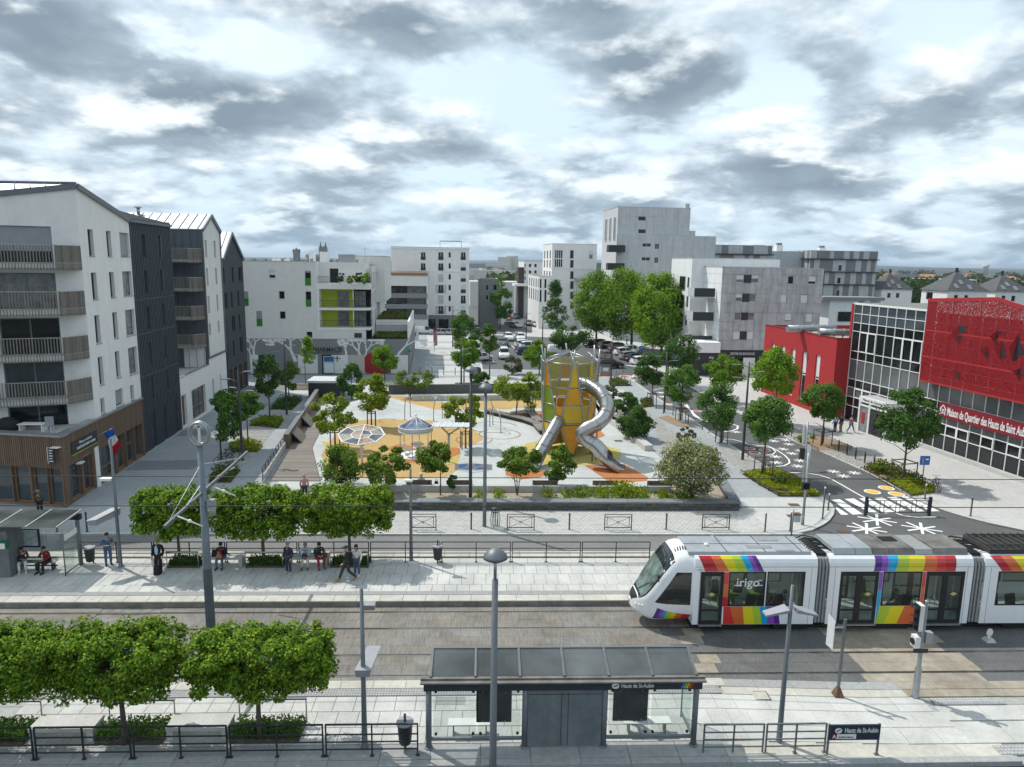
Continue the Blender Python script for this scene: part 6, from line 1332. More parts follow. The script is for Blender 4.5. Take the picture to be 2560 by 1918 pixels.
tree('tall tree at the mouth of the far street',(1250,822),1226,1288,680,806,'leaf_street',.5,2600,'oval',.15,44,0,group=GF_)
tree('conical dark tree before the narrow white block',(1392,838),1350,1424,700,826,'leaf_dark',.46,3000,'cone',.15,50,0,group=GF_)
tree('broad low tree among the parked cars',(1428,905),1372,1478,804,884,'leaf_dark',.36,3000,'spread',.12,50,0,group=GF_)
tree('bright young tree just left of the climbing tower roof',(1348,938),1310,1380,848,924,'leaf_lime',.33,2400,'oval',.09,44,0,group=GF_)
tree('narrow oval tree on the parking island',(1224,942),1198,1244,806,896,'leaf_street',.33,2300,'oval',.09,40,0,group=GF_)
tree('low round shrub in front of the white van',(1279,938),1252,1312,886,936,'leaf_grey',.3,1500,'oval',.06,34,0,group=GF_)
tree('tall bright tree behind the mushroom lamps',(1160,962),1128,1200,838,926,'leaf_lime',.33,2700,'oval',.09,46,group=GF_)
tree('tree at the corner of the six-storey block',(1152,880),1124,1190,776,862,'leaf_street',.38,2600,'oval',.1,46,0,group=GF_)
tree('dark tree half hidden by the tall bright tree',(1190,905),1168,1212,822,896,'leaf_dark',.36,1700,'oval',.08,34,0,group=GF_)
GT_='potted plants on the pharmacy roof terrace'
for lab,bx,x0,x1,yt,m_ in(('pale wispy potted plant at the terrace partition',850,843,860,674,'leaf_grey'),('spiky yellow-green potted plant on the roof terrace',878,862,896,688,'leaf_park'),('dark potted palm on the roof terrace',900,889,910,672,'leaf_dark'),('bushy green potted plant on the roof terrace corner',912,898,926,682,'leaf_bright')):
 tree(lab,(bx,711),x0,x1,yt,708,m_,.3,420,'oval',.03,18,zs3+.5,1.0,GT_,'potted_plant',cat='plant')
 # far-off woods that read as one mass
def wood(label,boxes,leafm,leaf,n,seed):
 r=np.random.default_rng(seed);Cs=[]
 for(px0,px1,d0,d1,h)in boxes:
  k=max(6,int((px1-px0)/9));px=r.uniform(px0,px1,k);d=r.uniform(d0,d1,k)
  for x_,dd in zip(px,d):
   q=far_pt(x_,0,dd);hh=h*r.uniform(.6,1.15);m_=n;o=r.normal(size=(m_,3));o/=np.linalg.norm(o,axis=1)[:,None];Cs.append(np.array([q.x,q.y,hh*.5])+o*np.array([hh*.55,hh*.55,hh*.5])*r.uniform(.5,1,(m_,1)))
 C=np.concatenate(Cs);nr=r.normal(size=C.shape);nr[:,2]+=.8
 link('distant_woodland',leaf_mesh('distant_woodland',C,nr,leaf*r.uniform(.7,1.4,len(C)),leafm,seed),None,label,None,None,'stuff')
wood('dark treetops along the horizon behind the houses',((2170,2580,300,520,11),(2180,2330,230,260,12),(2470,2510,190,200,10),(1200,1330,300,600,10),(960,1015,330,520,14),(590,960,700,1300,14),(1200,1440,700,1400,12),(2150,2580,600,1300,13)),'leaf_far',2.2,120,5)
# planting beds
def bed(name,pts,z,m,grass,n,h,leafm='grass',label=None):
 P_=[g(x,y,.1)for x,y in pts]if not isinstance(pts[0],Vector)else pts
 sheet(name,P_,z,m,th=.12);xs_=[p.x for p in P_];ys_=[p.y for p in P_];r=np.random.default_rng(int(abs(xs_[0]*100)));C=[]
 while len(C)<n and grass:
  x,y=r.uniform(min(xs_),max(xs_)),r.uniform(min(ys_),max(ys_));ins=False
  for i in range(len(P_)):
   a,b_=P_[i],P_[i-1]
   if(a.y>y)!=(b_.y>y)and x<(b_.x-a.x)*(y-a.y)/(b_.y-a.y)+a.x:ins=not ins
  if ins and math.sin(x*2.1+y*1.3)+math.sin(x*.9-y*2.3)>-1.2:C.append((x,y,z+r.uniform(0,1)**1.5*h))
 if grass:
  C=np.array(C);nr=r.normal(size=C.shape);nr[:,2]*=.6;link('ground_planting',leaf_mesh('ground_planting',C,nr,.16*r.uniform(.7,1.6,len(C)),leafm,3),None,label or 'low planting in a street bed',None,None,'stuff')
zb_=lambda pts:zpx(560,900,pts,sc=4.8725)
bed('planting_bed',zb_([(565,605),(690,480),(955,488),(830,612)]),.16,'soil',True,1800,.5,'leaf_dark','low dark shrubs in the bed before the pharmacy')
bed('planting_bed',zb_([(305,805),(430,728),(725,738),(660,835)]),.16,'soil',True,1800,.5,'leaf_park','low yellow-green shrubs in the middle street bed')
bed('planting_bed',zb_([(60,1065),(250,990),(475,1055),(400,1125),(120,1130)]),.16,'soil',True,1600,.45,'sedum','yellow sedum in the nearest street bed')
bed('planting_bed',zpx(0,880,[(1830,1050),(1990,990),(2070,1030),(1990,1130),(1800,1130)]),.16,'soil',True,900,.5,'grass','tall grasses by the bicycles')
zc_=lambda pts:zpx(1700,1000,pts)
bed('planting_bed',zc_([(540,645),(800,610),(1010,690),(1210,835),(850,832),(680,730)]),.16,'soil',True,4200,.28,'sedum','yellow-green sedum round the staked tree by the traffic signal')
bed('planting_bed',zc_([(1800,715),(1990,690),(2190,760),(2200,800),(2000,830)]),.16,'soil',True,2600,.25,'sedum','bright sedum bed beside the blue street sign')
bed('planting_bed',zc_([(1000,360),(1160,300),(1480,400),(1480,440),(1200,435)]),.15,'mulch',False,0,0)
bed('planting_bed',zc_([(1580,600),(1720,540),(2000,640),(2160,760),(1990,700),(1800,715)]),.15,'mulch',True,1500,.5,'grass','ragged grass at the foot of the spreading dark tree')
bed('planting_bed',zpx(1200,840,[(1540,705),(1620,690),(1860,790),(1700,780)]),.15,'mulch',False,0,0)
bed('planting_bed',zpx(1200,840,[(1110,400),(1180,385),(1310,432),(1120,434)]),.25,'soil',True,900,.5,'grass','grasses in the kerbed island bed by the climbing tower')
bed('planting_bed',zpx(1200,840,[(1380,560),(1480,540),(1500,610),(1400,620)]),.15,'soil',True,700,.3,'grass','green tuft bed at the foot of the round-headed tree')
def shrub(label,base,x0,x1,yt,m,leaf,n,zb=.1,cat='shrub'):tree(label,base,x0,x1,yt,base[1],m,leaf,n,'oval',.02,24,zb,None,'small shrubs in the street beds','shrub',1,False,cat)
shrub('round green shrub at the kerb before the bike racks',(2004,1106),1988,2020,1086,'leaf_bright',.16,700);shrub('bushy shrub in the sedum bed',(1948,1216),1925,1968,1182,'leaf_parkdark',.16,900)
shrub('tall grass clump beneath the spreading dark tree',(2195,1184),2180,2222,1156,'leaf_park',.18,800);shrub('small tuft left of the porch tree',(2032,1098),2025,2040,1086,'leaf_bright',.14,200)
for k,(z_,o0,o1)in enumerate(((zb,-7.5,-.5),(zb+2.1,-21,-8.4))):
 r=np.random.default_rng(21+k);n=2600;u=r.uniform(uR+.4,phL-.5,n);o_=r.uniform(o0,o1,n);C=np.array([tuple(PH.pt(a,z_+b*.35,c))for a,b,c in zip(u,r.uniform(0,1,n),o_)]);nr=r.normal(size=C.shape);nr[:,2]+=.3
 link('roof_planting',leaf_mesh('roof_planting',C,nr,.32*r.uniform(.7,1.3,n),'grass',5),None,('grass and scrub on the lower pharmacy roof','lawn on the upper pharmacy roof')[k],None,None,'stuff')
 # ------------------------------------------------------------------ park structures
zW=yat(1280,1254,43.55).z
sw=thing('stone_wall','dark schist retaining wall with slate coping along the park front','wall')
core=MB();core.box(2.15,43.83,.05,29.1,.5,zW-.16);RWl=[(16.45,43.6),(17.35,49.6)];a,c=Vector(RWl[0]),Vector(RWl[1]);d_=(c-a).normalized();n_=Vector((d_.y,-d_.x));core.bar((a.x+.05,a.y+.3,zW/2),(c.x,c.y,zW/2),.5,zW-.16);core.build('wall_core','stone_wall',sw)
stn=MB();rws_=6
for j in range(rws_):
 x=-12.4;hh=(zW-.12)/rws_
 while x<16.6:w=random.uniform(.18,.6);stn.box(x+w/2,43.57,.06+hh*j+.006,w-.012,.06+random.uniform(0,.05),hh-.012);x+=w
 t=0.3
 while t<6:w=random.uniform(.2,.6);p=a+d_*(t+w/2)+n_*.27;stn.box(p.x,p.y,.06+hh*j+.006,w-.012,.06+random.uniform(0,.05),hh-.012,math.atan2(d_.y,d_.x));t+=w
stn.build('stone','schist',sw,kind='stuff')
for k in range(24):b=MB();b.box(-12.4+1.21*k+.6,43.83,zW-.10,1.195,.68,.1);b.build('coping_stone','coping',sw)
for k in range(5):p,q=a+d_*(.45+1.15*k),a+d_*(.45+1.15*(k+1)-.015);b=MB();b.bar((p.x,p.y,zW-.05),(q.x,q.y,zW-.05),.68,.1);b.build('coping_stone','coping',sw)
yb1,yb2=g(1280,1231,.35).y,44.1
sheet('planting_bed',[(-12.4,44.05),(16.2,44.05),(16.9,49.0),(12.5,48.9),(12.4,yb1+.1),(-12.4,yb1+.1)],.35,'gravel',th=.3)
r=np.random.default_rng(9);C=[]
for cx,wd,nn,hh in((6.6,.5,260,.6),(8.0,.7,330,.7),(9.5,.65,900,.95),(10.7,.5,260,.6),(12.3,.6,200,.3),(4.4,.4,160,.5),(1.1,.35,120,.4),(-.2,.3,90,.35),(13.6,.7,260,.3),(5.6,.4,120,.4)):
 q=r.normal(size=(nn,3))*np.array([wd*.55,.55,0])+np.array([cx,45.5,.35]);q[:,2]+=r.uniform(0,1,nn)**1.3*hh;C.append(q)
C=np.concatenate(C);C[:,1]=np.clip(C[:,1],44.2,yb1-.1);nr=r.normal(size=C.shape);nr[:,2]*=.5
link('ground_planting',leaf_mesh('ground_planting',C,nr,.17*r.uniform(.6,1.5,len(C)),'leaf_park',4),None,'wild grasses and herbs behind the schist wall',None,None,'stuff')
seat=thing('seat_wall','long low pale concrete seat wall behind the planting','wall')
for k in range(16):b=MB();b.box(-12.3+1.58*k+.78,yb1+.25,.08,1.565,.42,.70);b.build('concrete_block','concrete_pale',seat)
def bench(label,p,rz,L_=1.9,back=True,m='wood_stake',leg='pole_dark',group='timber benches in the park'):
 t=thing('bench',label,'bench',p,rz,group)
 for k in range(3):b=MB();b.box(0,-.2+.17*k,.43,L_,.15,.04);b.build('seat_slat',m,t)
 if back:
  for k in range(3):b=MB();b.box(0,-.34-.03*k,.55+.15*k,L_,.04,.13);b.build('back_slat',m,t)
 for sx in(-1,1):b=MB();b.box(sx*L_*.38,-.05,0,.06,.5,.43);(b.bar((sx*L_*.38,-.3,.43),(sx*L_*.38,-.44,.98),.05)if back else 0);b.build('leg',leg,t)
 return t
for px_,lab in((1048,'dark slatted bench with a hooded sitter, back to the tram line'),(1149,'dark slatted bench behind the tiny sapling'),(1362,'dark slatted bench below the left slide'),(1511,'dark slatted bench behind the herb clump'),(1646,'dark slatted bench at the end of the seat wall')):
 q=g(px_,1216,.6);bench(lab,(q.x,yb1+.72,.12),0,1.75)
 # white plinth with four pale benches, right-hand park edge
wb0,wb1=g(1622,1128,.1),g(1508,1040,.1);d_=(wb1-wb0).normalized();L_=(wb1-wb0).length;pt=thing('bench_plinth','long white concrete plinth carrying four pale benches','plinth')
for k in range(9):p,q=wb0+d_*(L_*k/9),wb0+d_*(L_*(k+1)/9-.02);b=MB();b.bar((p.x,p.y,.35),(q.x,q.y,.35),.75,.5);b.build('concrete_block','concrete_pale',pt)
for k,(t_,nm)in enumerate(((.30,'nearest'),(.48,'second'),(.68,'third'),(.84,'farthest'))):p=wb0+d_*(L_*t_);bench(nm+' pale timber bench on the white plinth',(p.x,p.y,.6),math.atan2(d_.y,d_.x),1.7,True,'wood_grey','pole_dark','pale benches on the white plinth')
# boardwalk
bw=thing('boardwalk','weathered timber boardwalk along the left side of the park','boardwalk')
A0,A1=g(676,1203,.12),g(775,1026,.12);B0,B1=g(797,1206,.12),g(800,1040,.12);bq=g(779,1121,.12);n=84;y0_,y1_=A0.y,A1.y
for k in range(n):
 ya=lerp(y0_,y1_,k/n);yb_=lerp(y0_,y1_,(k+1)/n)-.012;xa=lerp(A0.x,A1.x,k/n);t=(ya-y0_)/(y1_-y0_);xb=lerp(B0.x,bq.x,min(1,(ya-y0_)/(bq.y-y0_)))if ya<bq.y else lerp(bq.x,A1.x+2.2,(ya-bq.y)/(y1_-bq.y))
 b=MB();b.box((xa+xb)/2,(ya+yb_)/2,.1,xb-xa,yb_-ya,.07+random.uniform(0,.008));b.build('plank','wood_deck',bw)
wl=thing('timber_wall','long brown board-marked wall beside the boardwalk with leaning panels','wall');p0,p1=g(716,1122,.1),g(803,985,.1);d_=(p1-p0).normalized();LL=(p1-p0).length
for k in range(10):p,q=p0+d_*(LL*k/10),p0+d_*(LL*(k+1)/10-.03);b=MB();b.bar((p.x,p.y,.68),(q.x,q.y,.68),.35,1.15);b.build('wall_panel','wood_clad',wl);b=MB();b.bar((p.x,p.y,1.30),(q.x,q.y,1.30),.42,.07);b.build('capping','coping',wl)
for t_ in(.06,.3):p=p0+d_*(LL*t_);q=p+d_*2.6;n_=Vector((d_.y,-d_.x,0));b=MB();b.box8([p+n_*1.1+V(0,0,.08),q+n_*1.1+V(0,0,.08),q+n_*1.0+V(0,0,.08),p+n_*1.0+V(0,0,.08),p+n_*.3+V(0,0,1.0),q+n_*.3+V(0,0,1.0),q+n_*.2+V(0,0,1.0),p+n_*.2+V(0,0,1.0)]);b.build('leaning_panel','wood_grey',wl)
f0,f1=g(657,1205,.1),g(714,1116,.1);fe=thing('boardwalk_fence','white lattice-railed fence at the near end of the boardwalk','fence');n=9;b=MB();b.bar(f0+V(.12,0,.35),f1+V(.12,0,.35),.1,.5);b.build('kerb_panel','concrete_pale',fe)
for k in range(n):p,q=f0.lerp(f1,k/n),f0.lerp(f1,(k+1)/n);b=MB();b.bar(p,p+V(0,0,1.05),.05);b.bar(p+V(0,0,1.05),q+V(0,0,1.05),.05);b.bar(p+V(0,0,.15),q+V(0,0,.15),.04);b.bar(p+V(0,0,.15),q+V(0,0,1.05),.025);b.bar(p+V(0,0,1.05),q+V(0,0,.15),.025);b.build('fence_bay','pole_dark',fe)
# glass-sided lift shelter and ramp block behind the wall
p=zpx(560,900,[(1225,480)],sc=4.8725)[0];t=thing('stair_hood','small grey-roofed stair hood at the far end of the boardwalk','kiosk',p);b=MB();b.box(0,1.5,0,3.6,3,1.9);b.build('hood_wall','anthracite',t);b=MB();b.box(0,1.5,1.9,3.8,3.3,.25);b.build('hood_roof','panel_grey',t)
# rear retaining walls of the playground
b=MB();p,q=g(968,990,.1),g(1362,985,.1);b.bar((p.x,p.y+1.2,.65),(q.x,q.y+1.2,.65),.4,1.1);b.build('rear_wall','stone_wall',label='dark rear wall of the playground',cat='wall')
pw=thing('rear_kerb_wall','pale concrete wall in front of the dark rear wall','wall');p,q=g(1030,1002,.1),g(1362,1000,.1)
for k in range(12):a_,c_=p.lerp(q,k/12),p.lerp(q,(k+1)/12-.001);b=MB();b.bar((a_.x,a_.y,.42),(c_.x-.03,c_.y,.42),.35,.62);b.build('concrete_block','concrete_pale',pw)
# timber zigzag seat
zs_=thing('zigzag_seat','dark timber zigzag seat between plaza and yellow surfacing','seat');pts=[g(x,y,.1)for x,y in((1217,1033),(1262,1044),(1312,1056),(1340,1066),(1358,1087))]+[g(1345,1062,.1),g(1318,1024,.1)]
for i in(0,1,2,3,5):
 a_,c_=pts[i],pts[i+1];m_=max(2,int((c_-a_).length/.8))
 for k in range(m_):p,q=a_.lerp(c_,k/m_),a_.lerp(c_,(k+1)/m_-.01);b=MB();b.bar((p.x,p.y,.5),(q.x,q.y,.5),.9,.09);b.build('plank','wood_deck',zs_)
 b=MB();b.bar((a_.x,a_.y,.27),(c_.x,c_.y,.27),.6,.34);b.build('plinth','black',zs_)
sheet('planting_bed',[g(x,y,.1)for x,y in((1275,1032),(1316,1026),(1336,1058),(1300,1046))],.2,'soil',th=.1)
# --- climbing tower
TC=Vector((7.15,58.2,ZQ));ct=thing('climbing_tower','tall yellow and orange climbing tower with clear top and steel frame','play tower',TC)
LV=(0.0,2.75,4.3,5.75,7.75);RR=(2.15,2.15,2.25,2.35,2.5);FV=(.8,-.8,-.35,.3,.8);A0_=-math.pi/2-.22
for nm_,c_ in(('hp_orange',(.72,.30,.01)),('hp_yellow',(.68,.45,.035)),('hp_lemon',(.62,.52,.12)),('hp_green',(.20,.32,.02)),('hp_amber',(.75,.36,.015))):mat(nm_,c_,.45,var=.05,vs=2,spec=.5)
glass_mat('acrylic',(.93,.96,.96),.05,.02);glass_mat('acrylic_yellow',(.80,.66,.22),.06,.3)
def nd(i,l,k=1.0):
 a=A0_+i*math.pi/6+(1 if i%2==0 else-1)*rad(13.5)*FV[l];r=RR[l]*k;return Vector((r*math.cos(a),r*math.sin(a),LV[l]))
fr=MB()
for i in range(12):
 P_=[nd(i,l)for l in range(5)];e=P_[-1]+(P_[-1]-P_[-2]).normalized()*(1.15 if i%2==0 else .25);fr.tube(P_+[e],.07,7)
 for l in range(1,5):
  if l in(1,4)or(i+l)%2==0:fr.tube([nd(i,l),nd((i+1)%12,l)],.055,6)
ap=V(0,0,8.45)
for i in range(0,12,2):fr.tube([ap,(nd(i,4)+nd(i+1,4))/2],.06,6)
fr.build('steel_frame','galva',ct)
rc=random.Random(4)
for i in range(12):
 for l in range(4):
  q=[nd(i,l,.985),nd((i+1)%12,l,.985),nd((i+1)%12,l+1,.985),nd(i,l+1,.985)];cen=sum(q,Vector())/4;q=[cen+(v-cen)*.90 for v in q];left=cen.x<-1.2
  ev=i%2==0;front=cen.y<.3
  if l==0 and not ev and front:continue
  if not ev and l>=2:
   if front and l==3:m_='acrylic'
   elif front:continue
   else:m_='hp_lemon' if i in(5,7)else 'acrylic'
  else:m_='hp_green' if left and(i+l)%3!=1 else('hp_orange','hp_yellow','hp_amber','hp_yellow')[(i//2+l)%4]
  b=MB();nn=(q[1]-q[0]).cross(q[3]-q[0]).normalized()*.02;b.box8([v-nn for v in q]+[v+nn for v in q]);b.build('panel',m_,ct)
for i in range(0,12,2):b=MB();p,q=(nd(i,4)+nd(i+1,4))/2,(nd((i+2)%12,4)+nd((i+3)%12,4))/2;b.poly([ap,p,q]);b.build('roof_panel','acrylic',ct)
for z_,r_ in((2.7,1.75),):b=MB();b.lathe([(0,0),(r_,0),(r_,.08),(0,.08)],(0,0,z_),12);b.build('deck','anthracite_panel',ct)
def w2l(v):return v-TC
def chute(parent,pts,r_,nseg=40,openpts=None):
 def cr(P_,t):
  n=len(P_)-1;k=min(int(t*n),n-1);u=t*n-k;p0,p1,p2,p3=P_[max(k-1,0)],P_[k],P_[k+1],P_[min(k+2,n)]
  return .5*((2*p1)+(p2-p0)*u+(2*p0-5*p1+4*p2-p3)*u*u+(3*p1-p0-3*p2+p3)*u**3)
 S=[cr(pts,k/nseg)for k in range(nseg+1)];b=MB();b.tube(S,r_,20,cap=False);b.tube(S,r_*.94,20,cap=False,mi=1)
 sl=b.build('slide_tube',['steel','rail_dark'],parent)  # dark inner skin paints in the shade inside the steel tube
 for t in range(0,nseg+1,8):b=MB();d=(S[min(t+1,nseg)]-S[max(0,t-1)]).normalized();b.tube([S[t]-d*.03,S[t]+d*.03],r_*1.07,20);b.build('flange','steel',sl)
 if openpts:
  b=MB();n=12;Q=[cr(openpts,k/n)for k in range(n+1)];m=12
  for k,p in enumerate(Q):
   d=(Q[min(k+1,n)]-Q[max(k-1,0)]).normalized();s_=d.cross(V(0,0,1)).normalized();u=s_.cross(d);w=lerp(1.0,.55,min(1,k/4))
   for j in range(m+1):a=math.pi*(1.5-w)+2*math.pi*w*j/m;b.v.append(tuple(p+s_*math.cos(a)*r_+u*math.sin(a)*r_))
  for k in range(n):
   for j in range(m):b.f.append((k*(m+1)+j,k*(m+1)+j+1,(k+1)*(m+1)+j+1,(k+1)*(m+1)+j));b.m.append(0);b.sm.append(True)
  b.build('open_chute','steel',sl)
 return sl
def sp_(x,y,Y):return w2l(yat(x,y,Y))
chute(ct,[sp_(1455,958,57.6),sp_(1478,966,56.6),sp_(1503,985,55.4),sp_(1517,1012,54.6),sp_(1512,1040,54.0),sp_(1492,1060,53.7),sp_(1468,1072,53.6),sp_(1456,1086,53.6),sp_(1466,1100,53.5),sp_(1488,1114,53.2),sp_(1508,1136,52.9)],.58,64,[sp_(1508,1136,52.9),sp_(1524,1150,52.6),sp_(1540,1164,52.3),sp_(1556,1172,52.0)])
chute(ct,[sp_(1405,1040,57.2),sp_(1394,1056,56.3),sp_(1376,1088,55.2),sp_(1358,1118,54.2),sp_(1348,1136,53.6)],.55,30,[sp_(1348,1136,53.6),sp_(1340,1152,53.1),sp_(1332,1164,52.8),sp_(1324,1168,52.5)])
b=MB()
for x,y,Y,h in((1480,1154,53.9,4.0),(1490,1150,54.3,3.0),(1524,1170,52.5,.6),(1536,1178,52.1,.4),(1345,1172,53.2,.6)):p=w2l(g(x,y,ZQ));p.y=Y-TC.y if False else p.y;b.tube([p,p+V(0,0,h)],.05,6)
b.build('slide_post','pole_grey',ct)
# --- octagonal stained-glass parasol
oc=g(905,1160,ZQ);zo=yat(905,1087,oc.y).z-ZQ;ro_=57/(1774/(oc.y*.99+2.6));t=thing('glass_parasol','octagonal parasol of blue, pink and clear panes on a raked stem','parasol',oc)
TL=Matrix.Rotation(rad(12),4,'X')
glass_mat('pane_blue',(.10,.13,.45),.1,.2);glass_mat('pane_pink',(.85,.55,.42),.1,.3);glass_mat('pane_clear',(.75,.85,.88),.1,.35)
def op(r,k,ph=0):return TL@Vector((r*math.cos(ph+k*math.pi/4),r*math.sin(ph+k*math.pi/4),0))+V(0,0,zo)
fr=MB()
for k in range(8):fr.bar(op(ro_,k),op(ro_,k+1),.09,.08);fr.bar(op(ro_*.45,k),op(ro_*.45,k+1),.07,.07);fr.bar(op(ro_*.45,k),op(ro_,k),.07,.07)
for k in(0,2):fr.bar(op(ro_*.45,k),op(ro_*.45,k+4),.06,.06)
fr.build('frame','white_metal',t)
for k in range(8):b=MB();b.poly([op(ro_*.45,k),op(ro_,k),op(ro_,k+1),op(ro_*.45,k+1)]);b.build('pane',('pane_clear','pane_pink','pane_clear','pane_blue','pane_clear','pane_blue','pane_pink','pane_blue')[k],t)
for k in range(0,8,2):b=MB();b.poly([V(0,0,zo),op(ro_*.45,k),op(ro_*.45,k+1),op(ro_*.45,k+2)]);b.build('pane',('pane_blue','pane_pink','pane_clear','pane_pink')[k//2],t)
b=MB();b.tube([(0,0,0),(0,0,zo)],.09,8);[b.tube([(0,0,zo-1.0),op(ro_*.6,k)],.04,6)for k in range(0,8,2)];b.build('stem','white_metal',t)
# --- carousel with blue cone roof
kc=g(1040,1140,ZQ);t=thing('carousel','small carousel with translucent blue cone roof and white ring','carousel',kc);zr1=yat(1040,1066,kc.y).z-ZQ-.35;za_=yat(1040,1042,kc.y).z-ZQ;rk=42/(1774/(kc.y*.99+2.6))
for k in range(8):a,c=k*math.pi/4+.2,(k+1)*math.pi/4+.2;b=MB();b.poly([V(0,0,za_),V(rk*.97*math.cos(a),rk*.97*math.sin(a),zr1+.35),V(rk*.97*math.cos(c),rk*.97*math.sin(c),zr1+.35)]);b.build('roof_panel','pane_blue' if k%8 not in(5,6)else 'pane_clear',t)
b=MB();n=28;b.tube([V(rk*math.cos(2*math.pi*k/n),rk*math.sin(2*math.pi*k/n),zr1)for k in range(n)],.035,6,closed=True);b.tube([V(rk*math.cos(2*math.pi*k/n),rk*math.sin(2*math.pi*k/n),zr1+.36)for k in range(n)],.035,6,closed=True)
for k in range(8):a=k*math.pi/4+.2;b.tube([V(0,0,za_),V(rk*math.cos(a),rk*math.sin(a),zr1+.36)],.03,5)
b.ball((0,0,za_+.15),.1);b.build('roof_frame','white_metal',t);b=MB();b.lathe([(rk*1.0,zr1+.03),(rk*1.0,zr1+.33)],(0,0,0),28);b.build('ring_band','shutter_blue',t)
for k in range(6):b=MB();a=k*math.pi/3+.4;b.tube([V(rk*.95*math.cos(a),rk*.95*math.sin(a),0),V(rk*.95*math.cos(a),rk*.95*math.sin(a),zr1)],.03,6);b.build('post','galva',t)
b=MB();b.lathe([(rk,.02),(rk,.1),(0,.1)],(0,0,0),24);b.build('turntable','white_metal',t);b=MB();b.lathe([(.12,.1),(.12,.9),(.55,.92),(.55,.97),(0,.97)],(.1,.2,0),16);b.build('centre_table','white_metal',t)
for k in range(5):b=MB();a=k*1.257;b.bar((.95*math.cos(a),.95*math.sin(a),.45),(.95*math.cos(a+.7),.95*math.sin(a+.7),.45),.35,.05);b.bar((1.15*math.cos(a),1.15*math.sin(a),.8),(1.15*math.cos(a+.7),1.15*math.sin(a+.7),.8),.04,.3);b.bar((.95*math.cos(a+.3),.95*math.sin(a+.3),.1),(.95*math.cos(a+.3),.95*math.sin(a+.3),.45),.06);b.build('seat','white_metal',t)
# --- Y-shaped canopy
yc=g(1122,1156,ZQ);t=thing('y_canopy','flat grey mesh canopy on a forked steel post','canopy',yc);zc=yat(1122,1062,yc.y).z-ZQ;b=MB();b.tube([(0,0,0),(0,0,zc-.75)],.09,8);b.tube([(0,0,zc-.8),(-.7,0,zc-.05)],.07,8);b.tube([(0,0,zc-.8),(1.1,0,zc-.05)],.07,8);b.build('forked_post','galva',t)
b=MB();x0,x1=yat(1083,1060,yc.y).x-yc.x,yat(1173,1062,yc.y).x-yc.x;b.box((x0+x1)/2,0,zc-.04,x1-x0,1.5,.05);b.build('canopy_sheet','shutter_blue',t);b=MB()
for k in range(7):b.bar((lerp(x0,x1,k/6),-.78,zc+.03),(lerp(x0,x1,k/6),.78,zc+.03),.05,.05)
b.build('canopy_rib','white_metal',t)
# --- steel arches
for lab,(xa,ya,xb,yb_,yt)in(('leftmost slender steel hoop by the mound',(1012,1050,1026,1042,986)),('second slender steel hoop by the mound',(1084,1054,1106,1046,990)),('slender steel hoop nearest the tall grey lamp',(1210,1070,1232,1062,1000)),('slender steel hoop in front of the zigzag seat',(1224,1066,1252,1083,1020))):
 p,q=g(xa,ya,ZQ),g(xb,yb_,ZQ);h=yat((xa+xb)/2,yt,(p.y+q.y)/2).z-ZQ;t=thing('steel_hoop',lab,'play hoop',p,0,'steel hoops in the playground');d=q-p;b=MB();P_=[]
 for k in range(21):a=math.pi*k/20;P_.append(d*(.5-.5*math.cos(a))+V(0,0,h*math.sin(a)**.55 if 0<k<20 else 0))
 b.tube(P_,.045,7);b.build('hoop_tube','galva',t);b=MB();[b.lathe([(.11,0),(.11,.02),(0,.02)],(v.x,v.y,0),10)for v in(V(0,0,0),d)];b.build('foot_plate','galva',t)
 # stakes round the planted trees
def stakes(label,px,py,h,w=.75,top=True,rz=.2):
 p=g(px,py,.1);t=thing('tree_guard',label,'tree guard',p,rz,'timber tree guards');c=[(-w/2,-w/2),(w/2,-w/2),(w/2,w/2),(-w/2,w/2)]
 for x,y in c:b=MB();b.tube([(x,y,-.1),(x,y,h)],.045,6);b.build('stake','wood_stake',t)
 for k in range(4):b=MB();b.bar((*c[k],h-.12),(*c[(k+1)%4],h-.12),.09,.06);b.build('rail','wood_stake',t)
for a in(('timber guard round the sedum-bed tree',1907,1191,1.5,.95),('timber guard round the porch tree',2055,1113,1.45,1.1),('timber guard round the spreading dark tree',2257,1200,1.55,1.2),('timber guard round the tree left of the red discs',1701,1052,1.4),('timber guard round the wide tree by the park lamp',1803,1108,1.4),('timber guard round the round-headed tree',1629,1012,1.4),('timber guard round the tree left of the parasol',838,1122,1.6),('timber guard round the tree behind the carousel',929,1070,1.6),('timber guard round the tree beside the Y canopy',1164,1122,1.5)):stakes(*a)
# ------------------------------------------------------------------ tram
TYc=29.585;TN,TFr=TYc-1.2,TYc+1.2
for nm_,c_ in(('lv_red',(.46,.008,.018)),('lv_redl',(.62,.03,.03)),('lv_orange',(.66,.13,.03)),('lv_yellow',(.75,.62,.008)),('lv_lime',(.42,.56,.03)),('lv_cyan',(.0,.36,.66)),('lv_purple',(.24,.07,.42)),('lv_violet',(.085,.018,.24)),('lv_white',(.82,.83,.85))):mat(nm_,c_,.22,var=.02,vs=2,spec=.5,coat=.4,streak=.06)
mat('tram_roof',(.40,.43,.45),.5,var=.12,vs=1.2,metal=.2,big=.3);mat('tram_roof_dirty',(.22,.21,.19),.6,var=.25,vs=1.5,metal=.2,big=.3);mat('bellows',(.27,.28,.29),.6,var=.1);mat('seat_green',(.22,.34,.01),.5,var=.1)
tm=thing('tram','white tram with rainbow stripes standing at the far platform','tram',(6.6,TYc,0));TM=Vector((6.6,TYc,0));tm.location=(0,0,0)
PROF=[(-1.2,2.82),(-1.2,3.04),(-1.175,3.2),(-1.11,3.36),(-.98,3.46),(-.8,3.5),(.8,3.5),(.98,3.46),(1.11,3.36),(1.175,3.2),(1.2,3.04),(1.2,2.82)]
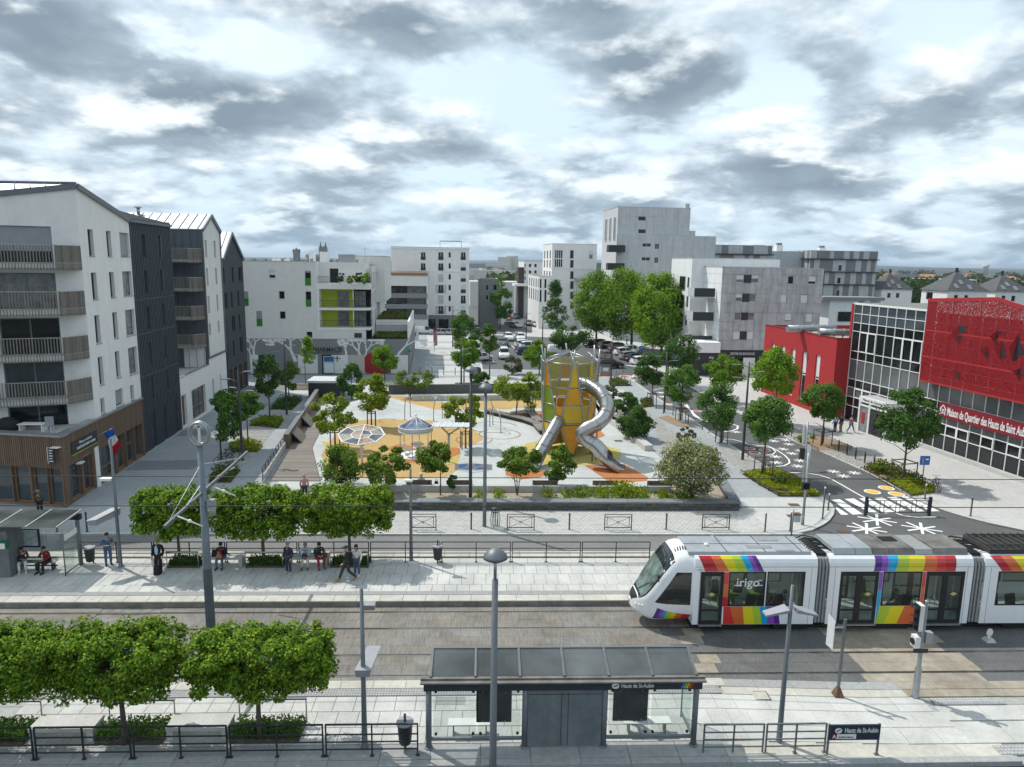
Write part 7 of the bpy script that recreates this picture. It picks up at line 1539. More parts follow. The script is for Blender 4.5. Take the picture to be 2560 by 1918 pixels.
def extr(mb,prof,x0,x1,mi=0,yc=TYc,smooth=False):
 n=len(prof);A_=[(x0,yc+y,z)for y,z in prof];B_=[(x1,yc+y,z)for y,z in prof]
 mb.add(A_+B_,[(i,n+i,n+(i+1)%n,(i+1)%n)for i in range(n)]+[tuple(range(n)),tuple(range(2*n-1,n-1,-1))],mi,smooth)
def tside(mb,x0,x1,z0,z1,o0=0.0,o1=.05,far=False,mi=0):
 y0,y1=(TN-o0,TN+o1)if not far else(TFr-o1,TFr+o0)
 mb.box8([(x0,y0,z0),(x1,y0,z0),(x1,y1,z0),(x0,y1,z0),(x0,y0,z1),(x1,y0,z1),(x1,y1,z1),(x0,y1,z1)],mi)
def tx(px,py,Y=None):return yat(px,py,Y or TN).x
def glass_quad(parent,x0,x1,z0,z1,far=False,name='window',m='glass_tram',frame=True):
 b=MB();y=TN+.02 if not far else TFr-.02
 fw=.05
 for(a,c,d,e)in((x0,x1,z0,z0+fw),(x0,x1,z1-fw,z1),(x0,x0+fw,z0+fw,z1-fw),(x1-fw,x1,z0+fw,z1-fw)):tside(b,a,c,d,e,.006,.03,far)
 w=b.build(name,'black',parent);q=MB();q.quad((x0+.02,y,z0+.02),(x1-.02,y,z0+.02),(x1-.02,y,z1-.02),(x0+.02,y,z1-.02));q.build('pane',m,w);return w
def door(parent,x0,x1,far=False):
 n=2 if x1-x0>1.3 else 1
 for k in range(n):
  a,c=lerp(x0,x1,k/n),lerp(x0,x1,(k+1)/n);b=MB()
  for(p,q,r_,s_)in((a,c,.40,.55),(a,c,2.62,2.80),(a,a+.13,.55,2.62),(c-.13,c,.55,2.62),(a+.13,c-.13,1.0,1.07)):tside(b,p,q,r_,s_,.008,.04,far)
  d=b.build('door','black',parent);q=MB();y=TN+.02 if not far else TFr-.02;q.quad((a+.1,y,.5),(c-.1,y,.5),(c-.1,y,2.65),(a+.1,y,2.65));q.build('pane','glass_tram',d)
  if not far and(n==1 or k==1):
   st=MB();cx,z_=(a+c)/2,1.78
   for r_,mi,o in((.13,0,.012),(.085,1,.014)):st.poly([(cx+r_*math.cos(2*math.pi*i/16),TN-o,z_+r_*.9*math.sin(2*math.pi*i/16))for i in range(16)][::1],mi)
   st.box(cx,TN-.016,z_-.02,.30,.004,.05,mi=1);st.build('sticker',['cl_blue','paint_yellow'],d)
 b=MB();tside(b,x0,x1,.33,.395,.10,.05,far);b.build('step','galva',parent)
def seatp(parent,x,y,d=1):
 b=MB();b.box(x,y,.85,.45,.46,.1);b.bar((x-.2*d,y,.92),(x-.3*d,y,1.55),.42,.09,up=(0,1,0));b.bar((x-.2*d,y,.92),(x-.3*d,y,1.55),.09,.42,up=(1,0,0));b.box(x,y,.42,.15,.3,.45);b.build('seat','seat_green',parent)
def car(x0,x1,wins,doors,name='car_body',endcap=True):
 b=MB();extr(b,PROF,x0,x1)
 cuts=sorted(wins+doors);z=x0
 for far in(False,True):
  z=x0
  for a,c in cuts+[(x1,x1)]:
   if a-z>.01:tside(b,z,a,1.22,2.82,0,.06,far)
   z=c
  z=x0
  for a,c in sorted(doors)+[(x1,x1)]:
   if a-z>.01:tside(b,z,a,.38,1.22,0,.06,far)
   z=c
 b.box((x0+x1)/2,TYc,.36,x1-x0-.02,2.26,.06)
 o=b.build(name,'lv_white',tm)
 fl=MB();fl.box((x0+x1)/2,TYc,.30,x1-x0-.1,2.1,.055);fl.build('underframe','black',o)
 for far in(False,True):
  for a,c in wins:glass_quad(o,a,c,1.23,2.81,far)
  for a,c in doors:door(o,a,c,far)
 ln=MB();tside(ln,x0,x1,3.03,3.045,.004,.01);
 for x in(x0+.25,x1-.25):tside(ln,x-.006,x+.006,.4,3.03,.004,.01)
 ln.build('panel_joint','cl_grey',o);return o
def stripes(parent,cols,top,bot,zt,zb_,cove=True):
 """slanted colour bands wrapped over the side and the roof cove"""
 for k,c_ in enumerate(cols):
  b=MB();prof=[(-1.203,zb_)]+([(-1.203,3.04),(-1.178,3.2),(-1.113,3.362),(-.982,3.464)]if cove else[(-1.203,zt)])
  if cove:prof=[p for p in prof if p[1]<=zt+.001]
  for i in range(len(prof)-1):
   t0,t1=(prof[i][1]-zb_)/(prof[-1][1]-zb_),(prof[i+1][1]-zb_)/(prof[-1][1]-zb_)
   q=[(lerp(bot[k],top[k],t0),prof[i]),(lerp(bot[k+1],top[k+1],t0),prof[i]),(lerp(bot[k+1],top[k+1],t1),prof[i+1]),(lerp(bot[k],top[k],t1),prof[i+1])]
   b.poly([(x,TYc+p[0]-.001,p[1])for x,p in q])
  b.build('stripe',c_,parent)
zx6=lambda xs,y:[tx(1520+x/3.4516,1300+y/3.4516,28.45)for x in xs];zx7=lambda xs,y:[tx(1920+x/3.4516,1280+y/3.4516,28.45)for x in xs]
c1=car(9.15,14.52,[(10.66,12.28),(12.33,14.0)],[(9.42,10.44)])
stripes(c1,['lv_red','lv_orange','lv_yellow','lv_lime','lv_cyan','lv_purple','lv_violet'],zx6([790,895,975,1075,1150,1212,1250,1288],300),zx6([835,950,1043,1115,1203,1255,1300,1342],445),3.464,2.83)
stripes(c1,['lv_redl','lv_orange','lv_yellow','lv_lime','lv_cyan','lv_purple','lv_violet'],zx6([990,1045,1155,1235,1298,1360,1412,1458],768),zx6([985,1085,1168,1255,1322,1368,1430,1476],893),1.215,.39,False)
for z0_,z1_,m_ in((2.25,2.8,'lv_redl'),(1.65,2.25,'lv_orange'),(1.22,1.65,'lv_red')):b=MB();tside(b,10.445,10.655,z0_,z1_,.003,.01);b.build('stripe',m_,c1)
c2=car(15.06,21.45,[(17.45,19.2)],[(15.56,17.27),(19.38,21.11)])
stripes(c2,['lv_violet','lv_purple','lv_cyan','lv_lime','lv_yellow','lv_orange','lv_redl','lv_red'],zx7([935,995,1050,1138,1230,1370,1470,1540,1634],368),zx7([905,965,1022,1090,1195,1327,1440,1520,1608],513),3.464,2.83)
stripes(c2,['lv_cyan','lv_lime','lv_yellow','lv_orange'],[17.30,17.42,17.95,18.55,19.36],[17.30,17.32,17.70,18.28,19.36],1.215,.39,False)
for xa,z0_,z1_,m_ in((17.285,2.0,2.8,'lv_purple'),(17.285,1.22,2.0,'lv_cyan'),(19.215,2.1,2.8,'lv_redl'),(19.215,1.22,2.1,'lv_orange')):b=MB();tside(b,xa,xa+.15,z0_,z1_,.003,.01);b.build('stripe',m_,c2)
c3=car(22.0,31.0,[(22.6,24.6),(24.7,26.4),(28.6,30.6)],[(26.6,28.3)])
stripes(c3,['lv_red','lv_orange','lv_yellow','lv_lime','lv_cyan','lv_violet'],[22.25,22.7,23.2,23.8,24.3,24.8,25.2],[22.75,23.2,23.7,24.2,24.7,25.1,25.5],3.464,2.83)
for x0,x1 in((14.53,15.05),(21.46,21.99)):
 b=MB()
 for k in range(7):
  xa,xb=lerp(x0,x1,k/7),lerp(x0,x1,(k+1)/7);s=.97 if k%2 else .90;pr=[(-1.2*s,.42),(-1.2*s,3.05),(-1.08*s,3.35),(1.08*s,3.35),(1.2*s,3.05),(1.2*s,.42)];extr(b,pr[::1],xa,xb+.001*(k%2))
 b.build('bellows','bellows',tm)
 # cab: lofted nose
def cabw(x):t=min(1,max(0,(x-6.62)/1.75));return 1.2*(1-(1-t)**2.6)**.62
def cabz(x):
 pts=[(6.62,1.02),(6.72,1.28),(6.9,1.48),(7.15,1.72),(7.5,2.32),(7.85,2.90),(8.15,3.30),(8.45,3.54),(8.75,3.62),(9.15,3.56)]
 for i in range(len(pts)-1):
  if x<=pts[i+1][0]:t=(x-pts[i][0])/(pts[i+1][0]-pts[i][0]);return lerp(pts[i][1],pts[i+1][1],t)
 return 3.56
def cabb(x):t=min(1,max(0,(x-6.62)/.8));return lerp(.80,.36,t**.6)
NS,NR=50,56;body=MB()
for i in range(NS):
 x=6.62+(9.15-6.62)*(i/(NS-1))**1.25;w,zt_,zb2=max(.05,cabw(x)),cabz(x),cabb(x);cz,hz=(zt_+zb2)/2,(zt_-zb2)/2
 for j in range(NR):
  a=2*math.pi*j/NR-math.pi/2;ca,sa_=math.cos(a),math.sin(a);e=2/4.2;body.v.append((x,TYc+math.copysign(abs(ca)**e,ca)*w,cz+math.copysign(abs(sa_)**e,sa_)*hz))
for i in range(NS-1):
 for j in range(NR):body.f.append((i*NR+j,i*NR+(j+1)%NR,(i+1)*NR+(j+1)%NR,(i+1)*NR+j));body.m.append(0);body.sm.append(True)
body.f.append(tuple(range(NR)));body.m.append(0);body.sm.append(True)
cab=body.build('cab_body','lv_white',tm)
def side_pt(x,z,s,o):
 cz,hz=(cabz(x)+cabb(x))/2,(cabz(x)-cabb(x))/2;e=min(.98,abs((z-cz)/hz))**4.2;return(x,TYc+s*(cabw(x)*(1-e)**(1/4.2)+o),z)
def top_pt(x,v,o):
 cz,hz=(cabz(x)+cabb(x))/2,(cabz(x)-cabb(x))/2;w=cabw(x);z=cz+hz*(1-abs(v)**4.2)**(1/4.2);d=Vector((-.75,v*.3,.55)).normalized()*o;return(x+d.x,TYc+v*w+d.y,z+d.z)
def patch(name,m,fn,n=14):
 b=MB();b.v=[tuple(fn(i/n,j/n))for i in range(n+1)for j in range(n+1)]
 for i in range(n):
  for j in range(n):b.f.append((i*(n+1)+j,i*(n+1)+j+1,(i+1)*(n+1)+j+1,(i+1)*(n+1)+j));b.m.append(0);b.sm.append(True)
 return b.build(name,m,cab)
def quadf(q):return lambda s,t:(lerp(lerp(q[0][0],q[1][0],s),lerp(q[3][0],q[2][0],s),t),lerp(lerp(q[0][1],q[1][1],s),lerp(q[3][1],q[2][1],s),t))
mat('ws_glass',(.15,.21,.19),.05,var=.5,vs=1.6,spec=.9);mat('cab_glass',(.012,.016,.018),.05,var=.3,spec=.8)
patch('windshield_surround','cab_glass',lambda s,t:top_pt(lerp(6.90,8.32,s),lerp(-.95,.95,t)*(1-.10*s),.008));patch('windshield','ws_glass',lambda s,t:top_pt(lerp(6.98,7.86,s),lerp(-.90,.90,t)*(1-.06*s),.016))
patch('bumper_grille','black',lambda s,t:top_pt(lerp(6.66,6.86,s),lerp(-.93,.93,t),.01))
for sg_ in(-1,1):
 f_=quadf([(7.50,1.36),(9.03,1.28),(9.03,2.78),(8.38,2.78)]);patch('side_window','cab_glass',lambda s,t:side_pt(*f_(s,t),sg_,.008))
 topx,botx=[7.62,7.78,7.92,8.06,8.26,8.46,8.72,9.1],[7.42,7.60,7.75,7.90,8.14,8.38,8.68,9.0]
 for k,c_ in enumerate(['lv_violet','lv_purple','lv_cyan','lv_lime','lv_yellow','lv_orange','lv_red']):f_=quadf([(botx[k],.46),(botx[k+1],.455),(topx[k+1],1.12-.045*(k+1)),(topx[k],1.12-.045*k)]);patch('stripe',c_,lambda s,t:side_pt(*f_(s,t),sg_,.008),5)
 for k in range(3):b=MB();x=6.82+.12*k;b.ball(side_pt(x,1.02+.03*k,sg_,-.01),(.07,.04,.055));b.build('headlight','white_metal',cab)
for k in range(5):b=MB();x=8.42+.11*k;b.bar((x,TYc-.62,cabz(x)-.01),(x+.05,TYc-.30,cabz(x)+.012),.05,.03);b.build('roof_louvre','black',cab)
b=MB();b.tube([top_pt(7.0,-.2,.03),top_pt(7.35,-.6,.03)],.015,5);b.build('wiper','black',cab);b=MB();b.box(7.6,TYc-1.14,2.35,.06,.1,.3);b.build('mirror','black',cab)
text('1016 M1',.1,'cl_charcoal',c1,Matrix(((1,0,0,9.42),(0,0,-1,TN-.004),(0,1,0,2.9),(0,0,0,1))),ext=.001)
o=text('irigo',.56,'paint_white',c1,Matrix(((1,0,0,11.5),(0,0,-1,TN-.004),(0,1,0,2.32),(0,0,0,1))),ext=.002,bold=.006,fit=1.0);b=MB();tside(b,10.9,11.25,2.17,2.21,.004,.006);tside(b,11.7,12.15,2.17,2.21,.004,.006);tside(b,11.95,12.12,2.40,2.44,.004,.006);b.build('emblem','paint_white',c1)
# roof equipment
b=MB();b.box(11.6,TYc,3.505,5.4,1.85,.10,tx=.995,ty=.95);rp=b.build('roof_panel','tram_roof',tm)
for x in(10.6,12.3,13.9):b=MB();b.box(x,TYc,3.606,.03,1.8,.012);b.build('panel_joint','black',rp)
b=MB();b.box(11.6,TYc,3.606,5.3,.025,.01);b.build('panel_joint','black',rp)
for x,y,w,d in((12.9,.55,.9,.5),(12.2,-.35,1.1,.35),(13.2,-.75,.8,.2)):b=MB();b.box(x,TYc+y,3.607,w,d,.02);b.build('vent_grille','bellows',rp)
b=MB();b.lathe([(.12,0),(.10,.09),(0,.11)],(9.9,TYc-.2,3.605),10);b.build('aerial','white_metal',rp)
for k,(xa,xb,m_)in enumerate(((15.3,16.25,'tram_roof'),(16.28,17.0,'tram_roof'),(17.03,17.75,'tram_roof_dirty'),(17.78,18.9,'tram_roof_dirty'),(18.93,19.75,'bellows'),(19.78,21.3,'tram_roof_dirty'))):b=MB();b.box((xa+xb)/2,TYc,3.505,xb-xa,1.9,.24 if k!=4 else .19,ty=.86);b.build('roof_pod',m_,tm)
b=MB();b.box(18.3,TYc+.2,3.746,.7,.55,.012);[b.bar((18.0+.12*k,TYc-.05,3.765),(18.0+.12*k,TYc+.45,3.765),.03)for k in range(6)];b.build('fan_grille','black',tm)
for x in(14.8,21.7):
 b=MB()
 for k in range(9):y=TYc-.7+.17*k;b.tube([(x-.55,y,3.55),(x-.2,y+random.uniform(-.1,.1),3.72),(x+.25,y+random.uniform(-.1,.1),3.66),(x+.55,y,3.55)],.03,5)
 b.box(x,TYc,3.36,1.0,1.5,.12);b.build('cable_bridge','black',tm)
b=MB();b.box(25,TYc,3.505,5.4,1.8,.2);[b.bar((22.4+.35*k,TYc-.85,3.78),(22.4+.35*k,TYc+.85,3.78),.05)for k in range(12)]
for y in(-.6,.6):b.bar((22.4,TYc+y,3.8),(26.5,TYc+y,3.8),.06)
b.build('roof_rack','rail_dark',tm)
b=MB();hz=5.55;b.tube([(25.4,TYc-.3,3.85),(27.2,TYc-.1,4.75),(25.2,TYc-.25,hz)],.05,6);b.tube([(25.4,TYc+.3,3.85),(27.2,TYc+.1,4.75),(25.2,TYc+.25,hz)],.05,6);b.tube([(25.2,TYc-.8,hz-.1),(25.2,TYc-.6,hz),(25.2,TYc+.6,hz),(25.2,TYc+.8,hz-.1)],.035,6);b.tube([(25.2,TYc-.25,hz),(25.2,TYc+.25,hz)],.04,6);b.build('pantograph','black',tm)
for x in(11.2,13.6,18.2,24):b=MB();b.box(x,TYc,.05,1.5,2.0,.3);b.build('bogie','black',tm)
for x,y,d in((10.95,-.75,1),(11.6,-.75,-1),(10.95,.75,1),(11.6,.75,-1),(12.6,-.75,1),(13.35,-.75,1),(12.6,.75,-1),(13.3,.75,1),(17.8,-.8,1),(18.6,-.8,-1),(17.9,.8,1),(23.1,-.75,1),(23.9,-.75,1)):seatp(tm,x,TYc+y,d)
b=MB()
for x in(10.5,14.1,15.5,17.3,19.3,21.1):b.tube([(x,TYc-.55,.42),(x,TYc-.55,3.2)],.022,6);b.tube([(x,TYc+.55,.42),(x,TYc+.55,3.2)],.022,6)
b.build('grab_pole','white_metal',tm)
# ------------------------------------------------------------------ overhead line
mx,my=-11.5,28.85+.0
ms=thing('catenary_mast','tall blue-grey tram mast with ring emblem and cross boom','mast',(g(535,1572).x,28.6,0));MX=ms.location
b=MB();b.lathe([(.27,0),(.21,.05),(.19,2.9)],(0,0,0),8,smooth=False);b.build('mast_base','mast_base',ms);b=MB();b.lathe([(.175,2.9),(.165,2.95),(.115,8.25),(0,8.26)],(0,0,0),16);b.build('mast_tube','mast_blue',ms)
b=MB();n=30
for yy in(-.11,.11):b.tube([V(.38*math.cos(2*math.pi*k/n),yy,8.75+.46*math.sin(2*math.pi*k/n))for k in range(n)],.055,6,closed=True)
for k in range(0,n,3):a=2*math.pi*k/n;b.bar((.38*math.cos(a),-.11,8.75+.46*math.sin(a)),(.38*math.cos(a),.11,8.75+.46*math.sin(a)),.03)
b=b.build('ring_emblem','galva',ms);q=MB();q.box(0,0,8.35,.09,.06,.75);q.box(.02,0,9.0,.5,.06,.09);q.build('letter','white_metal',b)
ZB=6.25;y0,y1=-3.6,5.6;b=MB();b.bar((0,y0,ZB-.12),(0,y1,ZB+.2),.10,.12);b.build('boom','pole_grey',ms)
b=MB()
for yy,s in((-2.6,1),(.98,1),(3.8,-1)):b.tube([(0,yy,ZB-.05),(.9*s,yy+.2,ZB-.55)],.03,6);b.ball((.45*s,yy+.1,ZB-.3),(.09,.07,.07))
b.tube([(0,-.25,ZB+.35),(0,-1.8,ZB-.05)],.02,5);b.tube([(0,.2,7.4),(0,4.6,ZB+.18)],.012,5);b.tube([(0,-.2,7.4),(0,-3.3,ZB-.08)],.012,5);b.build('registration_arm','white_metal',ms)
b=MB();b.box(.32,0,5.55,.3,.25,.4);b.lathe([(.1,0),(.1,.35),(0,.36)],(.42,-.1,5.3),10);b.build('switch_box','shutter_grey',ms)
wires=[(yat(1280,1194,TYc).z,TYc),(yat(1280,1266,25.98).z,25.98)]
for i,(z_,y_)in enumerate(wires):b=MB();b.tube([(-60,y_,z_),(0,y_+.05,z_-.03),(60,y_,z_)],.018,5);b.build('contact_wire','black',label=('thin overhead contact wire above the tram track' if i==0 else 'thin overhead contact wire above the near track'),cat='wire')
# ------------------------------------------------------------------ lamps
def lamp_box(label,px,py,zb_,ztop,kind,group='grey platform lamp columns'):
 p=g(px,py,zb_);t=thing('platform_lamp',label,'lamp post',p,0,group);h=ztop-zb_
 b=MB();b.lathe([(.13,0),(.13,.02),(.10,.04),(.085,1.2),(.055,h)],(0,0,0),12);b.build('column','pole_grey' if kind!='dark' else 'pole_dark',t)
 return t,p,h
t,p,h=lamp_box('platform lamp with long box luminaire near the shelter map',302,1417,ZF,7.0,'grey');zz=yat(275,1300,p.y-.7).z-ZF
b=MB();b.box8([(-.95,-.75,zz-.28),(-.62,-.75,zz-.28),(.1,.15,zz-.05),(-.3,.15,zz-.05),(-1.05,-.85,zz+.0),(-.55,-.85,zz+.06),(.12,.2,zz+.32),(-.35,.2,zz+.30)]);b.build('luminaire','shutter_grey',t);b=MB();zz2=yat(274,1197,p.y).z-ZF;b.box(-.35,0,zz2-.08,.55,.3,.12);b.build('upper_luminaire','white_metal',t)
t,p,h=lamp_box('slim platform lamp in front of the first crossed barrier',1028,1401,ZF,5.3,'grey');b=MB();b.box(-.08,-.1,4.35,.4,.3,.1);b.build('luminaire','white_metal',t)
t,p,h=lamp_box('near platform lamp between clipped tree and shelter',912,1868,.25,5.75,'grey');b=MB();zz=yat(918,1640,p.y+.4).z-.25;b.box8([(-.20,-.15,zz-.40),(.22,-.15,zz-.40),(.32,.8,zz-.1),(-.02,.8,zz-.1),(-.24,-.2,zz-.14),(.27,-.2,zz-.14),(.44,.88,zz+.08),(.0,.88,zz+.08)]);b.build('luminaire','shutter_grey',t);b=MB();zz2=yat(917,1517,p.y).z-.25;b.box(.2,.1,zz2-.1,.4,.3,.16);b.build('upper_luminaire','galva',t)
t,p,h=lamp_box('near platform lamp with two angled wing luminaires',1947,1858,.12,5.75,'grey');zz=yat(1980,1522,p.y).z-.12
for s in(-1,1):b=MB();b.box8([(s*.12,-.22,zz-.05),(s*.85,-.16,zz-.20),(s*.85,.16,zz-.20),(s*.12,.22,zz-.05),(s*.12,-.22,zz+.06),(s*.85,-.16,zz-.15),(s*.85,.16,zz-.15),(s*.12,.22,zz+.06)]if s>0 else[(s*.85,-.16,zz-.20),(s*.12,-.22,zz-.05),(s*.12,.22,zz-.05),(s*.85,.16,zz-.20),(s*.85,-.16,zz-.15),(s*.12,-.22,zz+.06),(s*.12,.22,zz+.06),(s*.85,.16,zz-.15)]);b.build('wing_luminaire','shutter_grey',t)
def mushroom(label,P_,ztop,m,split=None,rh=.42):
 t=thing('mushroom_lamp',label,'lamp post',P_,0,'dome-headed lamp posts');h=ztop-P_[2];b=MB()
 sp=split or h*.96;b.lathe([(.13,0),(.115,.05),(.09,sp)],(0,0,0),12);b.build('column',m,t);b=MB();b.lathe([(.05,sp),(.045,h-.2),(0,h-.19)],(0,0,0),10);b.build('neck','galva',t)
 b=MB();b.lathe([(.05,h-.22),(rh*.6,h-.2),(rh,h-.12),(rh*.93,h-.04),(rh*.6,h+.10),(rh*.25,h+.17),(0,h+.18)],(0,0,0),20);b.build('dome_head','pole_grey',t)
nearY=19.75;pz=yat(1240,1385,nearY);mushroom('tall dome-headed lamp standing in front of the near shelter',(yat(1232,1918,nearY).x,nearY,-.06),pz.z,'pole_grey',6.6-.0,.37)
q=g(1211,1317,.1);mushroom('grey dome-headed lamp on the cobbled pavement',q,yat(1217,966,q.y).z,'pole_grey',None,.42);q=g(1176,1242,.35);mushroom('black dome-headed lamp in the planting bed',q,yat(1183,922,q.y).z,'pole_dark',None,.45)
def arm_lamp(label,px,py,pyt,arms,zb_=.1):
 p=g(px,py,zb_);t=thing('street_lamp',label,'lamp post',p,0,'black street lamps with flat heads');h=yat(px,pyt,p.y).z-zb_;b=MB();b.lathe([(.14,0),(.12,.05),(.10,h*.45),(.06,h)],(0,0,0),10);b.build('column','pole_dark',t)
 for(dx,dy,f)in arms:b=MB();z=h*f;b.tube([(0,0,z-.2),(dx*.6,dy*.6,z),(dx,dy,z)],.03,6);b.box(dx,dy,z-.03,.62,.34,.06,math.atan2(dy,dx));b.build('lamp_head','pole_grey',t)
for a in(('four-headed black lamp beside the bicycles',606,1152,925,((-1.0,0,.9),(.7,.2,.98),(-.6,.3,.80),(.9,-.2,.78))),('tall black lamp by the dark street bed',717,1037,850,((-.9,0,.84),(.8,0,.93),(.9,.3,.80))),('black lamp behind the pharmacy evergreen',883,935,815,((-1.0,0,.93),(.9,0,.8))),('tall black lamp before the forecourt steps',1153,982,855,((-1.0,0,.80),(1.0,0,.88),(.9,.3,.76))),('black lamp by the underground bins',1527,950,858,((-.8,0,.95),(.6,0,.9))),('black lamp left of the staked street trees',1660,1031,880,((-.9,0,.93),(.9,0,.86))),('black lamp between the two staked trees',1856,1150,905,((-1.0,.1,.97),(1.0,.1,.9),(-.9,.2,.84))),('black lamp on the far corner of the forecourt',1132,868,765,((-1.0,0,.98),(.9,0,.9))),('black lamp in the parking court',1356,862,780,((-.7,0,.97),)),('black lamp at the far street mouth',1315,856,782,((.6,0,.97),)),('black lamp by the salon corner',1668,960,850,((.8,0,.95),(-.8,0,.88)))):arm_lamp(*a)
# ------------------------------------------------------------------ platform furniture
def railing_run(label,x0,x1,y,zb_,bay,group='dark tubular platform railings',h=1.12,cat='railing',m='anthracite'):
 t=thing('platform_railing',label,cat,(x0,y,zb_),0,group);L_=x1-x0;n=max(1,round(L_/bay));w=L_/n
 for k in range(n):
  a,c=k*w+.05,(k+1)*w-.05
  for x in(a,(a+c)/2,c):b=MB();b.box(x,0,0,.045,.05,h-(0 if x!=(a+c)/2 else .03));b.box(x,0,0,.13,.1,.02);b.build('post',m,t)
  for z in(.22,.48,.74,h-.03):b=MB();b.box((a+c)/2,0,z,c-a,.035 if z<1 else .06,.035);b.build('rail',m,t)
yF=g(1280,1405,ZF).y
railing_run('long dark railing behind the far platform, with bins and lamps along it',-20.6,8.9,yF,ZF,3.6)
yN=g(300,1897,.25).y
railing_run('dark railing along the near platform left of the shelter',-13.9-3.0,-1.95,yN,.25,3.0);xs0,xs1=g(1755,1888,.2).x,g(2062,1882,.15).x
railing_run('short railing between the near shelter and the station name board',xs0,xs1,yN-.02,.2,1.75,m='pole_grey',h=1.05)
def bin_(label,px,py,zb_,style=0):
 p=g(px,py,zb_);t=thing('litter_bin',label,'litter bin',p,0,'litter bins');b=MB();b.lathe([(.17,.22),(.20,.28),(.25,.92),(.27,.96),(.23,.97),(.20,.6)],(0,0,0),18);b.build('basket','anthracite',t);b=MB();b.lathe([(.235,.9),(.275,.93),(.28,.99),(.24,.985)],(0,0,0),18);b.build('bag_rim','shutter_grey',t);b=MB();b.tube([(0,.26 if style==0 else 0,0),(0,.26 if style==0 else 0,1.25 if style else 1.0)],.04,8);b.build('post','anthracite',t)
bin_('dark bin beside the shelter glass, far platform',227,1413,ZF);bin_('dark bin right of the slim lamp, far platform',1094,1408,ZF,1);bin_('dark bin left of the near shelter',1013,1873,.25,1)
def sack_bin(label,px,py):
 p=g(px,py,.1);t=thing('sack_holder',label,'litter bin',p);b=MB();b.lathe([(.18,.08),(.24,.3),(.22,.9)],(0,0,0),14);b.build('clear_sack','glass_clear',t);b=MB()
 for k in range(6):a=k*math.pi/3;b.tube([V(.22*math.cos(a),.22*math.sin(a),0),V(.29*math.cos(a),.29*math.sin(a),.5),V(.22*math.cos(a),.22*math.sin(a),1.0)],.018,5)
 b.tube([V(.24*math.cos(k*.5236),.24*math.sin(k*.5236),1.0)for k in range(12)],.025,6,closed=True);b.lathe([(.26,1.18),(.24,1.22),(0,1.24)],(0,0,0),14);b.tube([(0,.24,0),(0,.24,1.2)],.03,6);b.build('hoop_frame','anthracite',t)
sack_bin('clear-sack litter bin on the cobbles by the grey lamp',1238,1318);sack_bin('clear-sack litter bin at the end of the white plinth',1597,1098)
# white stone benches and planters under the clipped trees
def stone_bench(label,x0,x1,y,zb_,d=.55):
 t=thing('stone_bench',label,'bench',((x0+x1)/2,y,zb_),0,'white stone platform benches');L_=x1-x0;b=MB();b.box(0,0,.36,L_,d,.12);b.build('seat','slab_light',t)
 for s in(-1,1):b=MB();b.box(s*(L_/2-.12),0,0,.2,d-.04,.36);b.build('leg','slab_light',t)
def planter(label,x0,x1,y,zb_,d,front=True):
 t=thing('tree_planter',label,'planter',((x0+x1)/2,y,zb_),0,'hooped planters under the clipped trees');L_=x1-x0;b=MB();b.box(0,0,-.02,L_,d,.12);b.build('soil','soil',t)
 r=np.random.default_rng(int(abs(x0*77)));n=1500;C=np.stack([r.uniform(-L_/2,L_/2,n),r.uniform(-d/2,d/2,n),.1+r.uniform(0,1,n)**1.2*.30],1);nr=r.normal(size=C.shape);nr[:,2]+=.4;o=link('hedge',leaf_mesh('hedge',C,nr,.10*r.uniform(.7,1.4,n),'leaf_dark',3),t);o['kind']='stuff'
 s=(-d/2-.06)if front else(d/2+.06);b=MB();b.tube([(-L_/2,s,-.02),(-L_/2,s,.86)],.025,6);b.tube([(L_/2,s,-.02),(L_/2,s,.86)],.025,6);b.bar((-L_/2-.03,s,.88),(L_/2+.03,s,.88),.08,.05);b.build('hoop_rail','steel',t)
def fx(px,py=1415):return g(px,py,ZF).x
yB=g(600,1408,ZF).y-.1
for a,c,lab in((330+.0,502,'planter at the foot of the clipped tree by the standing man in black'),(612,711,'planter at the foot of the clipped tree behind the mast'),(822,922,'planter at the foot of the clipped tree above the walking man')):planter(lab,fx(a)+.15 if a>400 else fx(425),fx(c),yB-.05,ZF,.85)
stone_bench('white stone bench with the woman in jeans, left of the mast',fx(507),fx(608),yB-.05,ZF);stone_bench('white stone bench with the pair in light blue and red',fx(715),fx(820),yB-.05,ZF);stone_bench('white stone bench end behind the man in black',fx(380),fx(398),yB-.05,ZF)
def nx(px,py=1870):return g(px,py,.25).x
yBn=21.62
for a,c,lab in((-60,52,'near planter cut by the left frame edge'),(228,398,'near planter under the middle clipped tree'),(567,742,'near planter under the clipped tree beside the lamp')):planter(lab,nx(a),nx(c),yBn,.25,.95,False)
stone_bench('near white stone bench between first and middle planters',nx(60),nx(222),yBn,.25,.75);stone_bench('near white stone bench between middle and right planters',nx(404),nx(560),yBn,.25,.75)
